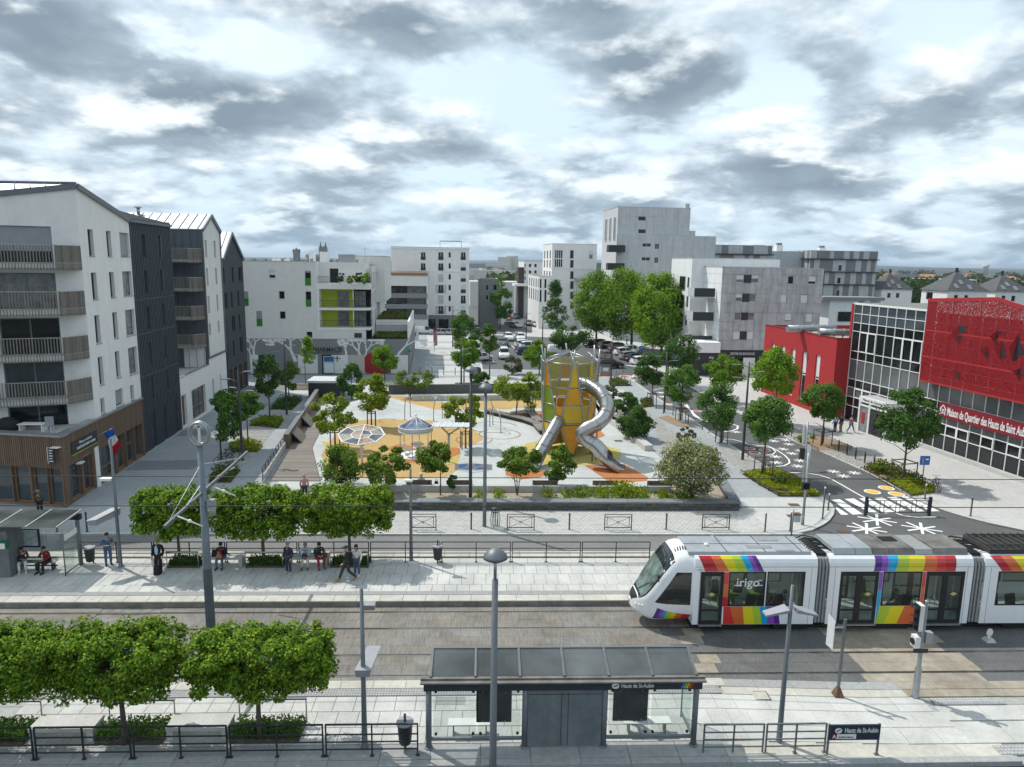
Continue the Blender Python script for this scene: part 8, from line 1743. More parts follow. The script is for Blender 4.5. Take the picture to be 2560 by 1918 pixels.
# --- near shelter
sh=thing('tram_shelter','long dark steel tram shelter with smoked glass roof on the near platform','shelter',(2.7,20.75,.25));SZ=.25;sh.location=(0,0,0);ySh=20.78
pxs=[g(1070,1888,SZ).x,g(1312,1885,SZ).x,g(1512,1882,SZ).x,g(1740,1880,SZ).x]
zb0=yat(1300,1722,ySh).z;zb1=yat(1300,1702,ySh).z
for x in pxs:b=MB();b.tube([(x,ySh,SZ),(x,ySh,zb0+.05)],.095,12);b.lathe([(.14,0),(.14,.03),(.1,.05)],(x,ySh,SZ),12);b.build('post','anthracite_panel',sh)
b=MB();b.box((pxs[0]+pxs[3])/2,ySh,zb0,pxs[3]-pxs[0]+.3,.22,zb1-zb0);bm=b.build('fascia_beam','cl_charcoal',sh);b=MB();b.box((pxs[0]+pxs[3])/2,ySh-.03,zb1,pxs[3]-pxs[0]+.5,.34,.05);b.box((pxs[0]+pxs[3])/2,ySh+.02,zb1+.05,pxs[3]-pxs[0]+.5,.12,.06);b.build('gutter','tram_roof_dirty',sh)
zr0=zb1+.10;zr1=zr0+.33;yR0=ySh+.08;yR1=g(1290,1621,zr1).y;Lx=pxs[3]-pxs[0];e0,e1=pxs[0]+.06,pxs[3]-.02
for k in range(6):a,c=lerp(e0,e1,k/6)+.03,lerp(e0,e1,(k+1)/6)-.03;b=MB();b.box8([(a,yR0,zr0),(c,yR0,zr0),(c,yR1,zr1),(a,yR1,zr1),(a,yR0,zr0+.02),(c,yR0,zr0+.02),(c,yR1,zr1+.02),(a,yR1,zr1+.02)]);b.build('roof_pane','glass_roof',sh)
for k in range(7):x=lerp(e0,e1,k/6);b=MB();b.bar((x,yR0-.05,zr0+.02),(x,yR1,zr1+.02),.07,.09);b.build('roof_rib','pole_grey',sh)
b=MB();b.bar((e0,yR1,zr1),(e1,yR1,zr1),.07,.08);b.build('roof_edge','pole_grey',sh)
def gpane(parent,x0,x1,z0,z1,y=ySh,name='glass_pane'):b=MB();b.box((x0+x1)/2,y,z0,x1-x0,.016,z1-z0);return b.build(name,'glass_clear',parent)
for(i,j)in((0,1),(2,3)):
 xa,xb=pxs[i]+.15,pxs[j]-.15;md=(xa+xb)/2
 for(a,c)in((xa,md-.04),(md+.04,xb)):
  gp_=gpane(sh,a,c,SZ+.42,zb0-.02);b=MB()
  for x in(a+.08,c-.08):
   for z in(SZ+.50,zb0-.08):b.tube([(x,ySh-.03,z),(x,ySh+.03,z)],.045,8)
  b.build('clamp','black',gp_)
 b=MB();b.box((xa+xb)/2,ySh,SZ+.28,xb-xa+.2,.09,.09);b.build('low_rail','anthracite_panel',sh)
b=MB();b.box((pxs[1]+pxs[2])/2,ySh,SZ+.06,pxs[2]-pxs[1]-.2,.12,zb0-SZ-.08);cbx=b.build('service_cabinet','anthracite_panel',sh);b=MB();md=(pxs[1]+pxs[2])/2
for x in(md-.12,md+.10):b.box(x,ySh-.064,SZ+.1,.012,.01,zb0-SZ-.2)
b.box(md,ySh-.064,zb0-.17,pxs[2]-pxs[1]-.22,.01,.012);b.build('door_seam','black',cbx)
for xa,xb in((1191,1280),(1535,1622)):a,c=yat(xa,1730,ySh).x,yat(xb,1730,ySh).x;b=MB();b.box((a+c)/2,ySh+.06,yat(1280,1807,ySh).z,c-a,.05,zb0-.06-yat(1280,1807,ySh).z);pn=b.build('notice_panel','black',sh);q=MB();[q.tube([(x,ySh-.01,z),(x,ySh+.04,z)],.02,6)for x in(a+.2,c-.2)for z in(yat(1280,1803,ySh).z,zb0-.12)];q.build('fixing','galva',pn)
for xa,xb in((1120,1228),(1560,1680)):a,c=nx(xa,1845),nx(xb,1845);b=MB();b.box((a+c)/2,21.45,SZ+.43,c-a,.38,.03);st_=b.build('seat_bench','white_metal',sh);q=MB();[q.box(lerp(a,c,t),21.45,SZ,.04,.3,.43)for t in(.12,.88)];q.build('leg','pole_grey',st_)
b=MB();b.box8([(pxs[3]-.02,ySh+.12,SZ+.15),(pxs[3],ySh+.12,SZ+.15),(pxs[3],22.25,SZ+.15),(pxs[3]-.02,22.25,SZ+.15),(pxs[3]-.02,ySh+.12,zb0),(pxs[3],ySh+.12,zb0),(pxs[3],22.25,zb0),(pxs[3]-.02,22.25,zb0)]);b.build('end_glass','glass_clear',sh);b=MB();b.bar((pxs[3],ySh,SZ+.2),(pxs[3],22.25,SZ+.2),.06);b.bar((pxs[3],22.25,SZ),(pxs[3],22.25,zb0),.04);b.build('end_frame','anthracite_panel',sh)
FB_=Fac((0,ySh-.11),(10,ySh-.11));u_,z_=yat(1590,1720,ySh-.11).x,(zb0+zb1)/2
text('Hauts de St-Aubin',.2,'paint_white',bm,FB_.mat(yat(1594,1720,ySh-.11).x,z_,.004),bold=.002,fit=1.05);b=MB();xc=yat(1539,1718,ySh-.11).x;b.poly([(xc+.12*math.cos(2*math.pi*k/20),ySh-.114,z_+.10*math.sin(2*math.pi*k/20))for k in range(20)]);lg=b.build('round_logo','paint_white',bm);q=MB();q.bar((xc-.07,ySh-.118,z_-.03),(xc+.07,ySh-.118,z_+.03),.035,.004,up=(0,1,0));q.build('logo_mark','cl_charcoal',lg)
for k,c_ in enumerate(('lv_violet','lv_cyan','lv_lime','lv_yellow','lv_orange','lv_red')):x=yat(1697+6*k,1720,ySh-.11).x;b=MB();b.poly([(x,ySh-.114,z_-.1),(x+.05,ySh-.114,z_-.1),(x+.13,ySh-.114,z_+.1),(x+.08,ySh-.114,z_+.1)]);b.build('stripe',c_,bm)
# --- station name board
nb=thing('station_name_board','dark blue station name board on two posts beside the near railing','sign',(0,0,0));x0,x1=g(2066,1881,.13).x,g(2190,1880,.12).x;yS=yN-.02;zt_,zb2=yat(2130,1812,yS).z,yat(2130,1849,yS).z
b=MB();b.box((x0+x1)/2,yS,zb2,x1-x0-.02,.06,zt_-zb2);bd=b.build('board','cl_navy',nb)
for x in(x0,x1):b=MB();b.box(x,yS+.05,.05,.06,.05,zt_-.05);b.box(x,yS+.05,.05,.16,.12,.02);b.build('post','pole_grey',nb)
SB=Fac((0,yS-.03),(10,yS-.03));text('Hauts de St-Aubin',.24,'paint_white',bd,SB.mat((x0+x1)/2+.2,zt_-.19,.004),bold=.003,fit=(x1-x0)*.66)
b=MB();xc=x0+.27;b.poly([(xc+.12*math.cos(2*math.pi*k/20),yS-.034,zt_-.19+.10*math.sin(2*math.pi*k/20))for k in range(20)]);lg=b.build('round_logo','paint_white',bd);q=MB();q.bar((xc-.06,yS-.037,zt_-.22),(xc+.06,yS-.037,zt_-.15),.035,.004,up=(0,1,0));q.build('logo_mark','cl_navy',lg)
b=MB();b.box(x0+.14,yS-.034,zb2+.05,.17,.006,.17);q=b.build('line_badge','red_dark',bd);text('A',.16,'paint_white',q,SB.mat(x0+.14,zb2+.135,.008),bold=.006);b=MB();b.box(x0+.55,yS-.034,zb2+.05,.64,.006,.17);q=b.build('direction_strip','paint_white',bd);text('Avrillé-Ardenne',.082,'cl_charcoal',q,SB.mat(x0+.53,zb2+.115,.008),bold=.001,fit=.5)
# --- far shelter
fs=thing('tram_shelter','dark glass tram shelter with ticket machine at the left frame edge','shelter',(0,0,0));yb_=yF-.12;xr=g(204,1411,ZF).x;zroof=yat(100,1318,yb_-2.0).z
for x in(xr,xr-3.2,xr-6.4):b=MB();b.tube([(x,yb_-.15,ZF),(x,yb_-.15,zroof-.1)],.10,12);b.build('post','anthracite_panel',fs)
b=MB();b.box(xr-4,yb_-.15,zroof-.3,8.4,.2,.28);fb=b.build('fascia_beam','cl_navy',fs)
for k in range(6):a=xr+.15-1.45*(k+1);b=MB();b.box8([(a+.02,yb_-2.05,zroof+.0),(a+1.42,yb_-2.05,zroof),(a+1.42,yb_+.05,zroof+.12),(a+.02,yb_+.05,zroof+.12),(a+.02,yb_-2.05,zroof+.02),(a+1.42,yb_-2.05,zroof+.02),(a+1.42,yb_+.05,zroof+.14),(a+.02,yb_+.05,zroof+.14)]);b.build('roof_pane','glass_roof',fs);b=MB();b.bar((a+1.44,yb_-2.1,zroof+.02),(a+1.44,yb_+.05,zroof+.14),.06,.07);b.build('roof_rib','galva',fs)
for k in range(3):a=xr-.2-1.5*(k+1);gpane(fs,a+.04,a+1.46,ZF+.25,zroof-.4,yb_-.15)
b=MB();b.box8([(xr-.01,yb_-1.5,ZF+.15),(xr+.01,yb_-1.5,ZF+.15),(xr+.01,yb_-.3,ZF+.15),(xr-.01,yb_-.3,ZF+.15),(xr-.01,yb_-1.5,zroof-.6),(xr+.01,yb_-1.5,zroof-.6),(xr+.01,yb_-.3,zroof-.6),(xr-.01,yb_-.3,zroof-.6)]);b.build('end_glass','glass_clear',fs);b=MB();b.tube([(xr,yb_-1.5,ZF),(xr,yb_-1.5,zroof-.5)],.035,6);b.bar((xr,yb_-1.5,ZF+.12),(xr,yb_-.2,ZF+.12),.05);b.build('end_frame','anthracite_panel',fs)
b=MB();b.box8([(xr+.02,yb_-1.4,zroof-.95),(xr+.03,yb_-1.4,zroof-.95),(xr+.03,yb_-.3,zroof-.95),(xr+.02,yb_-.3,zroof-.95),(xr+.02,yb_-1.4,zroof-.65),(xr+.03,yb_-1.4,zroof-.65),(xr+.03,yb_-.3,zroof-.65),(xr+.02,yb_-.3,zroof-.65)]);b.build('line_panel','paint_white',fs)
a,c=g(66,1400,ZF).x,g(124,1400,ZF).x;b=MB();b.box((a+c)/2,yb_-.25,yat(90,1363,yb_).z,c-a+.1,.08,yat(90,1318,yb_).z-yat(90,1363,yb_).z);mp_=b.build('map_frame','cl_navy',fs);b=MB();b.box((a+c)/2,yb_-.30,yat(90,1361,yb_).z+.05,c-a-.05,.02,yat(90,1318,yb_).z-yat(90,1363,yb_).z-.12);b.build('map_sheet',mat('map_print',(.52,.60,.58),.5,var=.25,vs=5).name,mp_)
a,c=g(72,1405,ZF).x,g(170,1405,ZF).x;b=MB();b.box((a+c)/2,yb_-.75,ZF+.42,c-a,.42,.04);b.box((a+c)/2,yb_-.55,ZF+.5,c-a,.03,.12);st_=b.build('seat_bench','galva',fs);b=MB();b.box((a+c)/2,yb_-.7,ZF+.18,c-a,.06,.06);[b.box(lerp(a,c,t),yb_-.7,ZF,.05,.3,.42)for t in(.1,.5,.9)];b.build('leg','anthracite',st_)
tk=thing('ticket_machine','dark ticket machine cabinet with green validator at the left frame edge','ticket machine',(g(32,1424,ZF).x-.55,yb_-1.1,ZF));b=MB();b.box(0,0,0,2.1,1.1,2.35);b.build('cabinet','anthracite_panel',tk);b=MB();b.box(-.2,-.57,1.0,.9,.05,1.1);b.build('screen_panel','shutter_white',tk);b=MB();b.box(.95,-.65,1.55,.36,.3,.35);b.box(.95,-.81,1.58,.3,.02,.28,mi=1);b.build('validator',[mat('validator_green',(.0,.18,.09),.5).name,'white_metal'],tk)
# --- signs and signals on the right
t=thing('mirror_sign','grey post with white tilted sign panel at the crossing','sign',g(2094,1738,.08));h=2.95;b=MB();b.box(0,0,.1,.085,.085,h);b.build('post','pole_grey',t);b=MB();b.box(0,0,0,.34,.34,.35,tx=.3,ty=.3);b.build('base',mat('rust',(.16,.09,.06),.8,var=.3,vs=8).name,t)
b=MB();b.bar((0,0,2.72),(-.42,0,2.72),.05);b.build('bracket','galva',t);zz=2.45;b=MB();b.box8([(-.44,-.12,zz-.55),(-.42,-.12,zz-.55),(-.56,.12,zz-.45),(-.58,.12,zz-.45),(-.44,-.12,zz+.55),(-.42,-.12,zz+.55),(-.56,.12,zz+.75),(-.58,.12,zz+.75)]);b.build('sign_panel','white_metal',t)
t=thing('traffic_signal','galvanised traffic signal with black heads facing left beside the tram','traffic light',g(2288,1742,.04));b=MB();b.lathe([(.15,0),(.12,.05),(.115,1.15),(.075,1.25),(.06,3.8),(.07,3.85),(0,3.86)],(0,0,0),12);b.build('post','galva',t)
b=MB();b.box(-.22,0,2.72,.16,.34,1.0);hd=b.build('signal_head','shutter_white',t);b=MB();b.box(-.315,0,2.72,.03,.30,.98);b.build('black_face','black',hd)
for k in range(3):b=MB();z=2.9+.31*k;b.tube([(-.33,0,z),(-.36,0,z)],.11,14);b.build('lens','glass_dark',hd);b=MB();[b.quad((-.33,.12*math.cos(a),z+.12*math.sin(a)),(-.33,.12*math.cos(a+.35),z+.12*math.sin(a+.35)),(-.50,.12*math.cos(a+.35),z+.12*math.sin(a+.35)-.02),(-.50,.12*math.cos(a),z+.12*math.sin(a)-.02))for a in[.2+.34*i for i in range(8)]];b.build('hood','black',hd)
b=MB();b.box(-.24,0,2.05,.2,.3,.42);hd=b.build('lower_head','shutter_white',t);b=MB();b.tube([(-.34,0,2.26),(-.38,0,2.26)],.12,14);b.build('lens','black',hd);b=MB();b.box(.2,0,2.2,.26,.22,.42);b.build('control_box','shutter_grey',t);b=MB();b.box(-.05,-.06,1.82,.55,.04,.15);b.build('plate','cl_charcoal',t)
t=thing('ground_reflector','small white disc marker on a stone foot beside the track','marker',g(2472,1602,0));b=MB();b.box(0,0,0,.42,.4,.14,tx=.6,ty=.6);b.build('foot','slab_light',t);b=MB();b.poly([(.14*math.cos(2*math.pi*k/18),0,.38+.18*math.sin(2*math.pi*k/18))for k in range(18)]);b.poly([(.14*math.cos(2*math.pi*k/18),.03,.38+.18*math.sin(2*math.pi*k/18))for k in range(18)][::-1]);b.box(0,.02,.1,.08,.02,.2);b.build('disc','white_metal',t)
t=thing('traffic_signal','galvanised signal post with boards at the painted junction corner','traffic light',g(2006,1313,.1));b=MB();b.lathe([(.1,0),(.08,1.0),(.06,4.6),(0,4.61)],(0,0,0),10);b.build('post','galva',t);b=MB();b.box(-.05,-.1,2.35,.42,.25,.42);hd=b.build('pedestrian_head','black',t);b=MB();b.box(-.05,-.24,2.42,.3,.02,.3);b.build('lens','glass_dark',hd)
t2=thing('traffic_signal','black-headed signal with white back boards above the sedum bed','traffic light',g(2004,1237,.1));b=MB();b.lathe([(.1,0),(.08,1.0),(.06,5.2),(0,5.21)],(0,0,0),10);b.build('post','galva',t2);b=MB();b.box(-.06,.12,3.7,.34,.05,1.25);b.build('white_board','shutter_white',t2);b=MB();b.box(-.22,0,2.6,.3,.2,.75);b.build('signal_head','black',t2);b=MB();b.box(.18,-.05,2.62,.26,.2,.95);b.build('side_head','shutter_white',t2)
t=thing('street_sign','square blue play-street sign on a dark post','sign',g(2303,1224,.1));b=MB();b.tube([(0,0,0),(0,0,2.35)],.035,8);b.build('post','pole_dark',t);b=MB();b.box(0,-.04,1.85,.72,.03,.66);pnl=b.build('sign_panel','cl_blue',t);b=MB();b.box(0,-.056,1.87,.66,.002,.62);b.build('blue_field',mat('sign_blue',(.01,.12,.48),.4).name,pnl)
b=MB();b.bar((-.18,-.06,2.28),(-.14,-.06,2.12),.05,.01);b.bar((-.14,-.06,2.12),(-.22,-.06,1.95),.04,.01);b.bar((-.14,-.06,2.12),(-.05,-.06,1.95),.04,.01);b.bar((-.24,-.06,2.18),(-.06,-.06,2.22),.03,.01);b.ball((-.18,-.06,2.34),(.035,.01,.035));b.box(.14,-.06,2.22,.22,.01,.1);b.build('pictogram','paint_white',pnl);b=MB();b.ball((.16,-.06,2.02),(.07,.012,.07));b.build('pictogram_accent','paint_red',pnl)
t=thing('street_sign','small blue parking sign between parked cars','sign',g(1602,905,0));b=MB();b.tube([(0,0,0),(0,0,2.6)],.04,6);b.build('post','pole_dark',t);b=MB();b.box(0,-.04,1.9,.75,.03,.75);pnl=b.build('sign_panel','sign_blue',t);text('P',.6,'paint_white',pnl,Matrix(((1,0,0,0),(0,0,-1,-.06),(0,1,0,2.27),(0,0,0,1))),ext=.004)
t=thing('no_entry_sign','red and white no-entry sign at the far street mouth','sign',g(1278,820,0));b=MB();b.tube([(0,0,0),(0,0,2.6)],.04,6);b.build('post','pole_dark',t);b=MB();b.poly([(.42*math.cos(2*math.pi*k/18),-.05,2.5+.42*math.sin(2*math.pi*k/18))for k in range(18)]);pn=b.build('disc','lv_redl',t);b=MB();b.box(0,-.06,2.44,.6,.006,.13);b.build('bar','paint_white',pn)
t=thing('post_box','small white bin on a short post by the junction kerb','litter bin',g(1978,1342,.06));b=MB();b.tube([(0,0,0),(0,0,1.7)],.05,8);b.build('post','galva',t);b=MB();b.box(.22,0,.95,.36,.3,.42);b.build('box','shutter_blue',t);b=MB();b.box(.22,0,1.40,.44,.36,.05);b.build('lid','cl_brown',t)
# bollards
def bollard(label,px,py,h,white=True,r=.05,group='slim dark bollards'):
 t=thing('bollard',label,'bollard',g(px,py,.1),0,group);b=MB();b.lathe([(.09,0),(.09,.02),(r,.03),(r,h-.12)],(0,0,0),10);b.build('shaft','pole_dark',t);b=MB();b.lathe([(r+.004,h-.12),(r+.004,h-.02),(r*.6,h),(0,h)],(0,0,0),10);b.build('cap','white_metal' if white else 'pole_dark',t)
nums=('first','second','third','fourth','fifth','sixth','seventh','eighth','ninth','tenth','eleventh','twelfth','thirteenth','fourteenth')
for k,(x,y,h,w)in enumerate(((1178,1324,1.05,False),(1423,1325,1.05,False),(1665,1325,1.05,False))):bollard(nums[k]+' plain bollard from the left on the cobbles',x,y,h,w)
for lab,x,y,h,w in(('white-capped bollard nearest the tram roof',1912,1330,1.25,True),('tallest white-capped bollard at the junction corner',2056,1297,2.1,True),('white-capped bollard beside the zebra crossing',2070,1276,1.15,True),('white-capped bollard behind the post bin',1975,1328,1.25,True),('white-capped bollard on the far side of the zebra',2312,1248,1.1,True),('plain bollard at the right frame edge',2426,1290,1.2,False),('dark bollard by the shelter, left of the flag lamp',218,1330,1.2,False),('dark bollard behind the shelter roof',143,1330,1.2,False),('slim post before the porch tree',1978,1092,1.05,False),('slim post left of the wide staked tree',1870,1143,1.0,False)):bollard(lab,x,y,h,w)
for k,x in enumerate((1050,1080,1109,1138)):bollard(nums[k]+' bollard from the left across the forecourt',x,938,1.1,False)
for k,(x,y)in enumerate(((1540,948),(1547,953),(1554,958),(1561,962))):bollard(nums[k]+' bollard of the row by the underground bins',x,y,1.1,False)
for k,(x,y)in enumerate(((1640,1022),(1658,1034),(1682,1038),(1700,1050),(1720,1060),(1756,1074),(1772,1082),(1790,1095))):bollard(nums[k]+' post along the painted street kerb',x,y,.95,False)
# crossed barriers
def xbarrier(label,x0,x1,ybase,n=1,zb_=.1,h=1.0,group='crossed metal pavement barriers',gm='pole_dark'):
 p,q=g(x0,ybase,zb_),g(x1,ybase,zb_);t=thing('barrier',label,'barrier',p,math.atan2(q.y-p.y,q.x-p.x),group);L_=(q-p).length
 for x in(0,L_):b=MB();b.box(x,0,0,.05,.05,h);b.build('post',gm,t)
 for z in(.18,h-.16,h):b=MB();b.box(L_/2,0,z-.02,L_,.04,.035);b.build('rail',gm,t)
 w=L_/n
 for k in range(n):
  b=MB();a,c=k*w+.14,(k+1)*w-.14;b.bar((a,0,.2),(c,0,h-.18),.018);b.bar((a,0,h-.18),(c,0,.2),.018);b.tube([V((a+c)/2+.07*math.cos(i*.5236),0,h/2+.0+.07*math.sin(i*.5236))for i in range(12)],.012,5,closed=True);[b.box(x,0,.16,.03,.03,h-.3)for x in(a,c)];b.build('cross_brace',gm,t)
for k,(a,c)in enumerate(((1025,1090),(1268,1335),(1511,1578),(1755,1822))):xbarrier(nums[k]+' crossed barrier from the left on the cobbles',a,c,1326)
xbarrier('long crossed barrier across the zebra crossing',2163,2322,1288,4,.02,1.15);xbarrier('crossed barrier by the underground bins',1556,1592,934,2,.1,1.1)
for s in(2163,2322):p=g(s,1288,.02);b=MB();b.box(p.x,p.y,.0,.16,.14,1.25);b.build('barrier_pillar','cl_navy',label=('left' if s==2163 else 'right')+' stout blue-black pillar of the zebra barrier',cat='post',group='pillars of the zebra barrier')
# low hoop edging along beds
def edging(label,pts):
 P_=zpx(1700,1000,pts);t=thing('low_edging',label,'edging',(0,0,0),0,'knee-high bed edgings')
 for i in range(len(P_)-1):
  a,c=P_[i],P_[i+1];n=max(1,int((c-a).length/.9));b=MB();b.bar(a+V(0,0,.25),c+V(0,0,.25),.05);[b.bar(a.lerp(c,k/n),a.lerp(c,k/n)+V(0,0,.26),.035)for k in range(n+1)];b.build('rail','pole_dark',t)
edging('low dark edging round the sedum bed',[(525,630),(680,740),(850,832),(1212,838)]);edging('low dark edging along the kerb side of the sedum bed',[(760,580),(1000,680),(1212,836)]);edging('low dark edging of the bed by the blue sign',[(1560,605),(1720,690),(1990,838)]);edging('low dark edging before the community centre',[(1260,335),(1480,425)]);edging('low dark edging of the porch tree bed',[(985,345),(1190,438)]);edging('low dark edging beyond the blue sign',[(1940,630),(2209,745)])
# bike racks
for k,(x,y)in enumerate(((1367,447),(1438,478),(1513,513),(1592,547),(1672,583))):
 p=zpx(1700,1000,[(x,y)])[0];t=thing('bike_rack',nums[k]+' leaf-shaped bike rack counted from the porch tree','bike rack',p,1.2,'leaf-shaped bike racks');b=MB()
 for s in(-1,1):b.tube([(0,0,.02),(s*.17,0,.25),(s*.22,0,.5),(s*.16,0,.78),(0,0,1.0)],.035,6)
 b.tube([(0,0,0),(0,0,1.08)],.025,6);b.bar((-.22,0,.5),(.22,0,.5),.03);b.tube([V(.09*math.cos(i*.6283),0,.5+.09*math.sin(i*.6283))for i in range(10)],.016,5,closed=True);b.build('hoop','black',t)
def bicycle(label,px,py,rz):
 t=thing('bicycle',label,'bicycle',g(px,py,.1),rz,'parked bicycles')
 for x in(-.52,.52):
  b=MB();b.tube([V(x+.33*math.cos(i*.3142),0,.34+.33*math.sin(i*.3142))for i in range(20)],.022,6,closed=True);w=b.build('wheel','rubber',t);b=MB();[b.bar((x,0,.34),(x+.32*math.cos(i*.785),0,.34+.32*math.sin(i*.785)),.008)for i in range(8)];b.build('spokes','galva',w)
 b=MB();[b.tube([A_,B_],.018,6)for A_,B_ in(((-.52,0,.34),(-.1,0,.32)),((-.1,0,.32),(-.25,0,.82)),((-.25,0,.8),(.38,0,.82)),((-.1,0,.32),(.36,0,.72)),((.52,0,.34),(.36,0,.9)),((-.52,0,.34),(-.23,0,.72)))];b.build('frame','cl_charcoal',t)
 b=MB();b.ball((-.27,0,.88),(.13,.06,.04));b.build('saddle','black',t);b=MB();b.tube([(.33,-.25,1.0),(.36,0,.95),(.33,.25,1.0)],.015,6);b.build('handlebar','galva',t)
bicycle('bicycle locked at the left street rack',573,1150,.7);bicycle('bicycle parked behind the first street rack bicycle',590,1142,.5);bicycle('bicycle with fat tyres near the grass bed',560,1160,.9);bicycle('bicycle leaning at the right frame edge by the blue sign',2341,1225,1.3)
# underground waste bins, banners, benches at the court
for k,(x,y)in enumerate(((1478,938),(1512,938))):t=thing('waste_column',('left' if k==0 else 'right')+' grey underground-waste column by the tower top','waste container',g(x,y,.1),0,'underground waste columns');b=MB();b.box(0,0,0,1.3,1.1,1.35);b.build('body','mural_grey',t);b=MB();b.box(0,-.56,.65,.8,.03,.5);b.build('hatch','shutter_white',t);b=MB();b.box(0,-.57,.05,1.2,.03,.25);b.build('red_band','lv_orange',t);b=MB();b.box(0,0,1.35,1.4,1.2,.12);b.build('lid','anthracite',t)
t=thing('waste_column','dark cylindrical waste column at the parking end','waste container',g(1188,946,.1));b=MB();b.lathe([(.8,0),(.8,1.3),(.7,1.5),(0,1.6)],(0,0,0),16);b.build('body','anthracite',t);b=MB();b.box(0,-.8,.8,.7,.1,.4);b.build('hatch','mural_grey',t)
for k,(x,y)in enumerate(((1086,880),(1084,868),(1040,868))):t=thing('feather_banner',('near pink','far pink','white')[k]+' feather banner on the forecourt','banner',g(x,y,.1),0,'feather banners');b=MB();b.tube([(0,0,0),(0,0,3.4),(.2,0,3.7)],.03,6);b.build('pole','pole_grey',t);b=MB();b.box8([(.03,-.01,1.0),(.55,-.01,1.2),(.55,.01,1.2),(.03,.01,1.0),(.03,-.01,3.5),(.5,-.01,3.3),(.5,.01,3.3),(.03,.01,3.5)]);b.build('sail',('cl_pink','cl_crimson','shutter_white')[k],t)
# planter boxes
for lab,x,y in(('timber planter box of the sapling',766,972),('white planter box at the forecourt lamp',1166,968)):t=thing('planter_box',lab,'planter',g(x,y,.1));b=MB();b.box(0,0,0,3.2,2.0,.4);b.build('box','slab_edge',t);b=MB();b.box(0,0,.38,2.9,1.7,.05);b.build('soil','soil',t)
# flag on the podium
fl=thing('flag','French tricolour flag on a short staff from the timber podium','flag',(0,0,0));u_,z_=RF.px(243,1092,.15);b=MB();A_=RF.pt(u_,z_,.05);B_=RF.pt(u_-.8,z_+.75,1.5);b.tube([A_,B_],.025,6);b.build('staff','white_metal',fl)
for k,m_ in enumerate(('sign_blue','paint_white','lv_red')):
 b=MB();n=6;base=A_.lerp(B_,.45);top=B_;dn=V(.34,-.2,-.72)
 for i in range(n):
  for j in range(4):pass
 P_=[]
 for i in range(n+1):
  for j in range(4):t=(k+j/3)*.62;q=base.lerp(top,i/n)+dn*t*(1-.18*i/n)+V(.05*math.sin(i*1.1+t*3),.06*math.sin(i*1.4+t*4),0)+V(.10*t,0,-.1*t*(1-i/n));P_.append(q)
 b.v=[tuple(p)for p in P_]
 for i in range(n):
  for j in range(3):b.f.append((i*4+j,i*4+j+1,(i+1)*4+j+1,(i+1)*4+j));b.m.append(0);b.sm.append(True)
 b.build('cloth_band',m_,fl)
